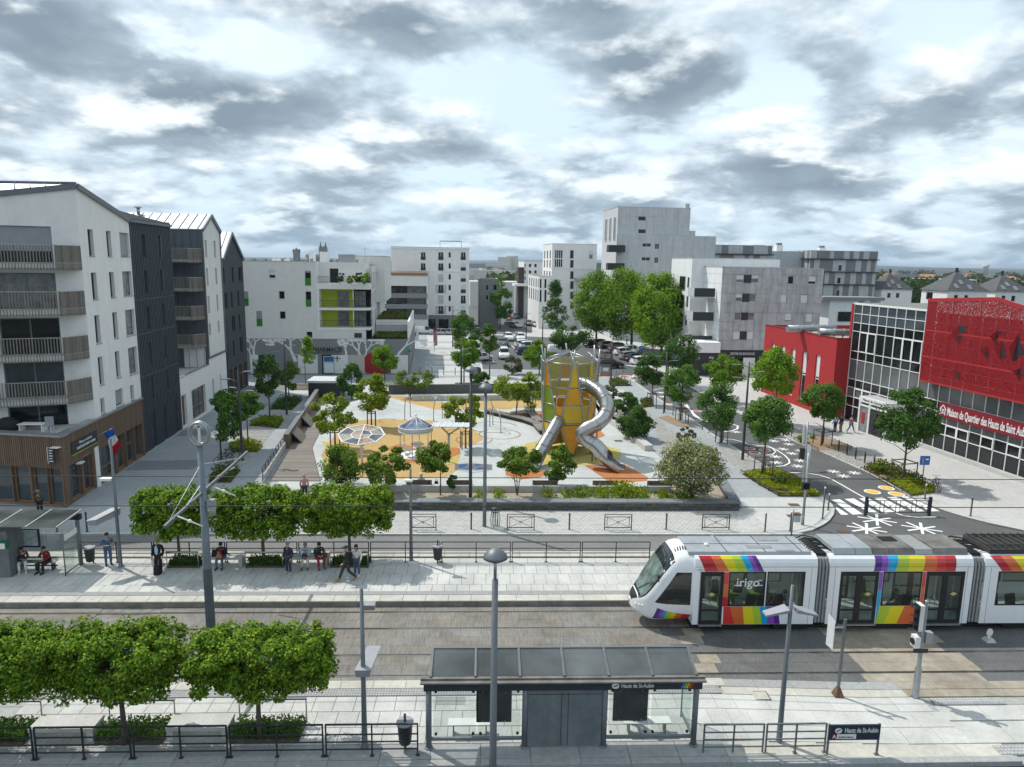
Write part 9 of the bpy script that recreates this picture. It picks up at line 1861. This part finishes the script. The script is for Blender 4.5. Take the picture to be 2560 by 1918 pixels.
 # ------------------------------------------------------------------ cars
PAINT={}
for nm_,c_ in(('white',(.72,.73,.73)),('silver',(.42,.43,.44)),('grey',(.11,.115,.12)),('black',(.012,.012,.014)),('blue',(.015,.06,.12)),('beige',(.28,.25,.22)),('wine',(.06,.012,.015)),('brown',(.07,.05,.04)),('dark',(.03,.033,.038))):PAINT[nm_]=mat('car_'+nm_,c_,.28,var=.03,vs=2,coat=.6,metal=.0 if nm_ in('white',)else .35).name
def car_meshes(kind):
 if kind=='hatch':top=[(-2.05,.62),(-2.0,.98),(-1.72,1.36),(-1.2,1.47),(-.2,1.5),(.4,1.42),(1.0,1.02),(1.65,.90),(1.98,.72),(2.05,.52)];W,belt,c0,c1=.88,.95,-1.9,1.0
 elif kind=='suv':top=[(-2.2,.65),(-2.15,1.12),(-1.9,1.55),(-1.3,1.66),(-.1,1.67),(.45,1.56),(1.0,1.14),(1.75,1.02),(2.12,.82),(2.2,.55)];W,belt,c0,c1=.92,1.08,-2.05,1.0
 else:top=[(-2.2,.7),(-2.19,1.6),(-2.12,1.84),(-1.6,1.9),(.6,1.88),(.95,1.74),(1.42,1.18),(1.85,1.02),(2.15,.82),(2.2,.55)];W,belt,c0,c1=.92,1.15,.05,1.42
 def zt(x):
  for i in range(len(top)-1):
   if x<=top[i+1][0]:return lerp(top[i][1],top[i+1][1],(x-top[i][0])/(top[i+1][0]-top[i][0]))
  return top[-1][1]
 xs_=np.linspace(top[0][0],top[-1][0],44);NR_=40;R_=[]
 for x in xs_:
  e=(x-top[0][0])/(top[-1][0]-top[0][0]);w=W*(1-(abs(2*e-1)**6)*.16);z0=.22+.12*abs(2*e-1)**8;z1=zt(x);row=[]
  for j in range(NR_):
   a=2*math.pi*j/NR_-math.pi/2;ca,sa_=math.cos(a),math.sin(a);py=math.copysign(abs(ca)**.42,ca);pz=math.copysign(abs(sa_)**.42,sa_);z=(z0+z1)/2+pz*(z1-z0)/2;k=1 if z<belt-.05 else 1-.24*min(1,(z-belt+.05)/.55);row.append((x,py*w*k,z))
  R_.append(row)
 fl=[v for r_ in R_ for v in r_];body,gl=MB(),MB();ib,ig={},{}
 for i in range(len(xs_)-1):
  for j in range(NR_):
   ids=(i*NR_+j,i*NR_+(j+1)%NR_,(i+1)*NR_+(j+1)%NR_,(i+1)*NR_+j);c=sum((Vector(fl[k])for k in ids),Vector())/4
   slope=(zt(c.x+.05)-zt(c.x-.05))/.1;roofish=c.z>zt(c.x)-.07;inside=c.z>belt and c0-.1<c.x<c1+.1
   isg=inside and((not roofish and abs(c.y)>.45 and c0<c.x<c1-.25*0 and c.z<zt(c.x)-.06)or(roofish and abs(slope)>.42 and abs(c.y)<W*.72 and c.z<zt(-.2)-.04 and(c.x>0 or kind!='van')))
   if isg and abs(c.y)>.45 and not roofish and abs(c.x+.35)<.045:isg=False
   mbx,dct=(gl,ig)if isg else(body,ib);out=[]
   for k in ids:
    if k not in dct:dct[k]=len(mbx.v);mbx.v.append(fl[k])
    out.append(dct[k])
   mbx.f.append(tuple(out));mbx.m.append(0);mbx.sm.append(True)
 for ring,f_ in((0,1),(len(xs_)-1,-1)):body.add(R_[ring],[tuple(range(NR_))[::f_]])
 ty=MB();ty.tube([(0,-.1,0),(0,.1,0)],.32,16);rm=MB();rm.tube([(0,-.105,0),(0,.105,0)],.2,12)
 hx,tx_=top[-1][0],top[0][0];hl=MB();hl.ball((0,0,0),(.16,.17,.08),n=8,k=5);tl=MB();tl.box(0,0,-.12,.06,.22,.26);pl_2=MB();pl_2.box(0,0,-.06,.02,.5,.12)
 return dict(body=body,glass=gl.mesh('windows','glass_dark'),tyre=ty.mesh('tyre','rubber'),rim=rm.mesh('rim','galva'),hl=hl.mesh('headlight','white_metal'),tl=tl.mesh('tail_light','lv_red'),pl=pl_2.mesh('number_plate','white_metal'),hx=hx,tx=tx_,W=W,zh=zt(hx-.22)-.16,zt=.95 if kind!='van' else 1.1,wb=1.28)
CM={k:car_meshes(k)for k in('hatch','suv','van')};CB={}
def car_at(label,kind,colr,px,py,rz,z=.014,name='parked_car',cat='car'):
 c=CM[kind];key=(kind,colr)
 if key not in CB:CB[key]=c['body'].mesh('car_body',PAINT[colr])
 t=thing(name,label,cat,g(px,py,z),rz,'parked and moving cars beyond the square');link('car_body',CB[key],t);link('windows',c['glass'],t)
 for sx in(-1,1):
  for sy in(-1,1):w=link('wheel',c['tyre'],t,loc=(sx*c['wb'],sy*(c['W']-.08),.32));link('rim',c['rim'],w)
 for sy in(-1,1):link('headlight',c['hl'],t,loc=(c['hx']-.16,sy*.58,c['zh']));link('tail_light',c['tl'],t,loc=(c['tx']+.0,sy*.62,c['zt']-.05))
 link('number_plate',c['pl'],t,loc=(c['hx']+.005,0,.48));link('number_plate',c['pl'],t,loc=(c['tx']-.005,0,.62))
H_=math.pi/2
for a in(('white panel van parked before the six-storey block','van','white',1062,836,.05),('white car at the far left end of the row by the pharmacy','hatch','white',1033,834,.05),('silver hatchback right of the white panel van','hatch','silver',1097,838,3.2),('second silver hatchback before the six-storey block','hatch','silver',1122,838,3.15),('grey car behind the tall bright tree','suv','grey',1198,838,.1),('white car facing the viewer in the far row','suv','white',1271,851,-H_+.1),('white sport utility facing the viewer beside the sign bins','suv','white',1301,852,-H_+.05),('dark people carrier behind the white delivery van','suv','grey',1256,866,-H_-.2),('white delivery van driving towards the viewer','van','white',1260,896,-H_),('white hatchback parked at an angle under the young tree','hatch','white',1312,868,.35),('second white hatchback in the angled bays','suv','white',1327,875,.35),('dark blue car nose-in beside the white hatchbacks','hatch','blue',1317,886,.4),('white camper van with dark side window','van','white',1400,888,.15),('white hatchback half hidden at the tree guard','hatch','white',1203,902,.6),('dark blue car driving down the far street','suv','blue',1290,797,-H_-.2),('silver car waiting at the far street mouth','hatch','silver',1288,819,-H_+.5),('dark car parked on the left of the far street','hatch','dark',1272,811,-H_-.2),('grey car parked on the right of the far street','hatch','grey',1322,814,-H_+.2),('silver car parked by the white terrace','hatch','silver',1338,817,-H_+.2),('black car at the left of the shaded bays','hatch','black',1484,868,.55),('brown sport utility in the shaded bays','suv','brown',1502,868,.55),('dark car with roof rack in the shaded bays','suv','dark',1521,874,.5),('wine-red car in the shaded bays','suv','wine',1548,878,.45),('beige people carrier driving away','suv','beige',1510,898,H_+.15),('black saloon crossing behind the climbing tower','hatch','black',1526,920,.12),('white hatchback nearest the blue parking sign','hatch','white',1562,888,.4),('second white car in the sunny bays','hatch','white',1580,882,.4),('silver car in the sunny bays','hatch','silver',1575,899,.4),('dark blue car in the sunny bays','hatch','blue',1592,904,.4),('white car at the end of the sunny bays','hatch','white',1606,912,.4)):car_at(*a)
# ------------------------------------------------------------------ people
def skin(name,V_,E_,R_,root,mats,parent=None,sub=1):
 me=bpy.data.meshes.new(name);me.from_pydata([tuple(v)for v in V_],E_,[]);o=bpy.data.objects.new(name,me);COL.objects.link(o)
 m=o.modifiers.new('s','SKIN');m.use_smooth_shade=True;m.branch_smoothing=.6
 for i,sv in enumerate(me.skin_vertices[0].data):sv.radius=(R_[i],R_[i])if not isinstance(R_[i],tuple)else R_[i];sv.use_root=(i==root)
 s=o.modifiers.new('u','SUBSURF');s.levels=sub;s.render_levels=sub
 dg=bpy.context.evaluated_depsgraph_get();dg.update();me2=bpy.data.meshes.new_from_object(o.evaluated_get(dg));bpy.data.objects.remove(o);bpy.data.meshes.remove(me);me2.name=name
 me2.materials.clear();me2.materials.append(M[mats])
 for p in me2.polygons:p.use_smooth=True
 return me2
def joints(pose,ph=0):
 J=dict(pel=V(0,0,.95),wai=V(0,0,1.1),che=V(0,.0,1.30),nec=V(0,.0,1.49),hd0=V(0,.02,1.57),hd1=V(0,.03,1.65),hd2=V(0,.02,1.735))
 for s,k in((-1,'l'),(1,'r')):J.update({'sh'+k:V(s*.185,0,1.42),'el'+k:V(s*.25,-.04,1.14),'wr'+k:V(s*.24,.10,.90),'hi'+k:V(s*.095,0,.90),'kn'+k:V(s*.105,.03,.50),'an'+k:V(s*.11,-.02,.09),'to'+k:V(s*.125,.15,.04)})
 if pose.startswith('sit'):
  for k_ in('pel','wai','che','nec','hd0','hd1','hd2','shl','shr'):J[k_]=J[k_]+V(0,{'pel':0,'wai':.0,'che':.05}.get(k_,.10),-.45)
  for s,k in((-1,'l'),(1,'r')):J.update({'hi'+k:V(s*.10,.05,.49),'kn'+k:V(s*.14,.46,.50),'an'+k:V(s*.14,.46,.09),'to'+k:V(s*.15,.62,.04),'el'+k:V(s*.25,.12,.72),'wr'+k:V(s*.10,.36,.66)})
  for k_ in('hd0','hd1','hd2'):J[k_]=J[k_]+V(0,.05,-.02)
  if pose=='sit_cross':J.update(knr=V(.0,.50,.60),anr=V(-.18,.68,.34),tor=V(-.22,.84,.36))
  if pose=='sit_chin':J.update(wrr=V(.05,.22,.98),elr=V(.22,.25,.74))
 if 'phone' in pose:
  dz=-.45 if pose.startswith('sit')else 0;J.update(wrr=V(.06,.30,1.14+dz),elr=V(.25,.06,1.10+dz))
  for k_ in('hd0','hd1','hd2'):J[k_]=J[k_]+V(0,.05,-.02)
 if pose=='walk':J.update(knr=V(.1,.20,.52),anr=V(.1,.36,.12),tor=V(.11,.52,.08),knl=V(-.1,-.06,.50),anl=V(-.1,-.42,.15),tol=V(-.1,-.30,.04),ell=V(-.25,.04,1.14),wrl=V(-.22,.26,1.0),elr=V(.26,-.14,1.15),wrr=V(.24,-.16,.9))
 if pose=='face':J.update(wrr=V(.06,.16,1.56),elr=V(.24,.20,1.32),wrl=V(-.05,.16,1.56),ell=V(-.24,.2,1.32))
 return J
def hand(mb,wr,el,s):
 d=(wr-el).normalized();side=d.cross(V(0,0,1));side=side.normalized()if side.length>.1 else V(1,0,0);up=side.cross(d);p=wr+d*.05
 mb.bar(wr-d*.02,wr+d*.09,.075,.03,up=up)
 for k,L_ in enumerate((.065,.08,.075,.06)):q=wr+d*.085+side*(-.03+.02*k);mb.tube([q,q+d*L_*.55,q+d*L_-up*.02],[.010,.009,.007],5)
 q=wr+d*.03-side*s*.035;mb.tube([q,q+d*.03-side*s*.03,q+d*.06-side*s*.03],[.011,.010,.008],5)
def person(label,P_,heading,pose,top,bot,shoe,hair='hair_dark',skinm='skin',long=False,h=1.0,cap=None,sleeves=True,coat=False,hood=False,wide=False,group=None):
 J=joints(pose);K=list(J.keys());ix={k:i for i,k in enumerate(K)}
 E_=[('pel','wai'),('wai','che'),('che','nec'),('nec','hd0'),('hd0','hd1'),('hd1','hd2')]
 for k in 'lr':E_+=[('che','sh'+k),('sh'+k,'el'+k),('el'+k,'wr'+k),('pel','hi'+k),('hi'+k,'kn'+k),('kn'+k,'an'+k),('an'+k,'to'+k)]
 RAD=dict(pel=.125,wai=.115,che=.135,nec=.055,hd0=.075,hd1=.098,hd2=.055,sh=.062,el=.045,wr=.030,hi=.085,kn=.058,an=.042,to=.034)
 R_=[RAD.get(k,RAD.get(k[:2],.05))for k in K]
 me=skin('person',[J[k]for k in K],[(ix[a],ix[b])for a,b in E_],R_,ix['pel'],skinm)
 ex=MB();hand(ex,J['wrl'],J['ell'],-1);hand(ex,J['wrr'],J['elr'],1);hd=J['hd1'];ex.ball(hd+V(0,.095,-.02),(.014,.02,.022));[ex.ball(hd+V(s*.09,.0,-.01),(.014,.025,.03))for s in(-1,1)];e2=ex.mesh('x',skinm)
 bm=bmesh.new();bm.from_mesh(me);bm.from_mesh(e2);bm.to_mesh(me);bm.free();bpy.data.meshes.remove(e2)
 o=link('person',me,None,label,'person',group,None,P_,heading);o.scale=(h,h,h)
 def sub(nm,ks,es,grow,m,root,ov=None):
  i2={k:i for i,k in enumerate(ks)};rr=[(ov or{}).get(k,(ov or{}).get(k[:2],RAD.get(k,RAD.get(k[:2],.05))+grow))for k in ks];return link(nm,skin(nm,[J[k]for k in ks],[(i2[a],i2[b])for a,b in es],rr,i2[root],m),o)
 tks=['pel','wai','che','nec','shl','ell','shr','elr']+(['wrl','wrr']if sleeves else[]);tes=[('pel','wai'),('wai','che'),('che','nec'),('che','shl'),('shl','ell'),('che','shr'),('shr','elr')]+([('ell','wrl'),('elr','wrr')]if sleeves else[])
 sub('jacket' if coat else 'top',tks,tes,.028 if coat else .018,top,'che',{'nec':.06,'pel':.16 if not wide else .2,'wai':.145 if not wide else .19})
 lks=['pel','hil','knl','anl','hir','knr','anr'];sub('trousers',lks,[('pel','hil'),('hil','knl'),('knl','anl'),('pel','hir'),('hir','knr'),('knr','anr')],.02,bot,'pel',{'pel':.14})
 for k in 'lr':b=MB();a_,c_=J['an'+k],J['to'+k];b.tube([a_+(a_-c_).normalized()*.07+V(0,0,-.03),a_+V(0,0,-.02),c_,c_+(c_-a_).normalized()*.06],[.04,.052,.048,.03],8);b.build('shoe',shoe,o)
 b=MB();b.ball(hd+V(0,-.022,.035),(.104,.108,.105))
 if long:b.ball(hd+V(0,-.07,-.10),(.10,.06,.20))
 if hood:b.ball(hd+V(0,-.03,.0),(.13,.13,.16))
 b.build('hood' if hood else 'hair',hair,o)
 if cap:b=MB();b.ball(hd+V(0,-.01,.055),(.112,.118,.085));b.box(0,hd.y+.14,hd.z+.045,.14,.12,.02);b.build('cap',cap,o)
 b=MB();[b.ball(hd+V(s*.035,.088,.012),.012,n=6,k=4)for s in(-1,1)];b.build('eyes','black',o)
 return o
def G2(px,py,z=ZF):return g(px,py,z)
TO=math.pi
person('seated person in striped jumper and white trousers with black bag',(g(88,1405,ZF).x,yb_-.75,ZF),TO+.5,'sit_phone','cl_stripe','cl_white','cl_white',wide=False)
b=MB();P1=(g(88,1405,ZF).x,yb_-.75,ZF)
person('seated man in dark red jacket with hand on chin',(g(148,1405,ZF).x,yb_-.75,ZF),TO-.2,'sit_chin','cl_red','cl_black','cl_black',coat=True)
person('standing man in blue patterned shirt looking at his phone',G2(272,1412),TO+.6,'phone','cl_blue','cl_jeans','cl_charcoal',sleeves=False)
person('standing man in black jacket and white shirt with backpack at his feet',G2(398,1432),TO,'stand','cl_black','cl_black','cl_black',hair='hair_grey',coat=True,h=1.02)
p=G2(398,1432);J0=MB();J0.box(0,0,.95,.16,.02,.45);
o=[x for x in bpy.data.objects if x.get('label','').startswith('standing man in black jacket')][0];b=MB();b.ball((0,.145,1.22),(.085,.035,.24));b.build('shirt_front','cl_lightblue',o)
def bag(label,P_,dims,m,name='bag',rz=0.0,strap=True):
 t=thing(name,label,'bag',P_,rz);x,y,z=dims;b=MB();b.ball((0,0,z/2),(x/2,y/2,z/2));b.box(0,0,.01,x*.8,y*.8,z*.85,tx=.8,ty=.7);b.build('bag_body',m,t)
 if strap:b=MB();b.tube([(-x*.3,0,z*.8),(-x*.2,0,z*1.3),(x*.2,0,z*1.3),(x*.3,0,z*.8)],.015,5);b.build('strap',m,t)
bag('black backpack between the feet of the man in black',(p.x,p.y-.22,ZF),(.36,.24,.52),'cl_black','backpack')
bag('black shoulder bag on the lap of the striped jumper',(P1[0]-.02,P1[1]-.25,ZF+.55),(.36,.2,.28),'cl_black')
q=(fx(557),yB-.22,ZF+.03);person('seated woman in black cardigan and red top holding an orange bag',q,TO,'sit','cl_black','cl_jeans','cl_charcoal',coat=True,wide=True)
o=[x for x in bpy.data.objects if x.get('label','').startswith('seated woman in black cardigan')][0];b=MB();b.ball((0,.20,.80),(.09,.05,.2));b.build('red_top','cl_red',o)
bag('orange handbag on the lap of the woman in jeans',(q[0]-.02,q[1]-.38,ZF+.58),(.30,.14,.22),'cl_orange','handbag');bag('black bag on the white bench beside the woman in jeans',(q[0]-.45,q[1]+.1,ZF+.49),(.25,.25,.35),'cl_black')
person('standing grey-haired person in navy jacket and dark jeans',G2(722,1434),TO-.4,'stand','cl_navy','cl_jeans_dark','cl_cream',hair='hair_grey',coat=True,h=.95)
q=(fx(766),yB-.25,ZF+.03);person('seated person in light blue shirt and cream trousers',q,TO+.1,'sit','cl_lightblue','cl_cream','cl_grey',hair='hair_grey');bag('black bag on the lap of the person in light blue',(q[0]+.02,q[1]-.36,ZF+.56),(.34,.14,.22),'cl_black','handbag')
q=(fx(797),yB-.25,ZF+.03);person('seated woman in dark jacket and red trousers',q,TO+.5,'sit','cl_charcoal','cl_crimson','cl_grey',coat=True);bag('brown handbag beside the woman in red trousers',(q[0]+.32,q[1]-.12,ZF+.5),(.32,.16,.3),'cl_brown','handbag')
q=G2(868,1452);person('walking man with cap, black hoodie and tan shoes',q,H_+.5,'walk','cl_black','cl_charcoal','cl_tan',hair='hair_grey',cap='cl_charcoal',coat=True,h=1.03);bag('black rucksack on the walking man',(q.x+.17,q.y+.02,ZF+1.05),(.28,.2,.46),'cl_black','backpack',.5,False)
person('standing long-haired woman in white top and wide jeans',G2(893,1440),TO-.3,'phone','cl_white','cl_jeans','cl_white',long=True,h=.96)
person('man in olive jacket standing before the timber podium',g(102,1288,.1),TO,'face','cl_green','cl_black','cl_black',coat=True)
person('left person of the pair by the porch tree, light top',g(2087,1080,.1),.3,'stand','cl_lightblue','cl_jeans_dark','cl_black');person('right person of the pair by the porch tree, black top',g(2101,1081,.1),.5,'stand','cl_black','cl_khaki','cl_grey');person('woman in mauve top walking to the entrance porch',g(2126,1081,.1),-1.2,'walk','cl_mauve','cl_jeans','cl_white',h=.97)
q=g(1052,1216,.6);person('white-hooded person seated on the park bench',(q.x,yb1+.68,.13),0,'sit','cl_white','cl_grey','cl_black',hair='cl_white',hood=True);bag('black bag at the end of the occupied park bench',(q.x+1.05,yb1+.6,.55),(.3,.3,.42),'cl_black')
person('bald man with shoulder strap behind the clipped trees',g(762,1250,.1),.2,'stand','cl_pink','cl_charcoal','cl_black',hair='skin')
q=(nx(1592,1838),21.48,SZ+.02);person('seated passenger mostly hidden by the right notice panel',q,0,'sit_cross','cl_charcoal','cl_black','cl_white',skinm='skin_dark')
person('tram passenger in white cap and red top',(13.0,TYc-.75,.45),H_-.0,'sit','cl_red','cl_charcoal','cl_black',cap='cl_white');person('tram passenger in pale shirt behind the red top',(13.55,TYc-.72,.45),H_,'sit','cl_lightblue','cl_grey','cl_black')
person('tram passenger in dark jacket in the middle car',(18.65,TYc-.6,.45),H_,'sit','cl_charcoal','cl_black','cl_black')
for lab,x,y,tp,bt in(('distant shopper in white shirt by the salon terrace',1567,862,'cl_lightblue','cl_jeans_dark'),('distant person in lime vest by the shaded bays',1578,866,'lime','cl_grey'),('distant person in black crossing the shaded paving',1632,874,'cl_black','cl_black')):person(lab,g(x,y,.05),.4,'walk',tp,bt,'cl_black')
# ------------------------------------------------------------------ put each Empty at the base of its thing
bpy.context.view_layer.update()
for o in list(bpy.data.objects):
 if o.type=='EMPTY' and o.parent is None and o.location.length<1e-6 and o.children:
  pts=[]
  for c in o.children_recursive:
   if c.type in('MESH','FONT'):pts+=[c.matrix_world@Vector(k)for k in c.bound_box]
  if not pts:continue
  lo=[min(p[i]for p in pts)for i in range(3)];hi=[max(p[i]for p in pts)for i in range(3)];base=Vector(((lo[0]+hi[0])/2,(lo[1]+hi[1])/2,lo[2]));o.location=base
  for c in o.children:c.location=c.location-base
  # ------------------------------------------------------------------ the air over the town
hm=bpy.data.materials.new('air');hm.use_nodes=True;N=hm.node_tree.nodes
for n in list(N):
 if n.type=='BSDF_PRINCIPLED':N.remove(n)
pv=N.new('ShaderNodeVolumePrincipled');pv.inputs['Color'].default_value=(.62,.76,.92,1);pv.inputs['Density'].default_value=.0001;pv.inputs['Anisotropy'].default_value=.2
hm.node_tree.links.new(pv.outputs[0],N['Material Output'].inputs['Volume']);MATS['air']=hm
b=MB();b.box(0,5750,-1.5,18600,17200,90);b.build('haze','air',kind='stuff',label='thin bluish haze over the distant town')
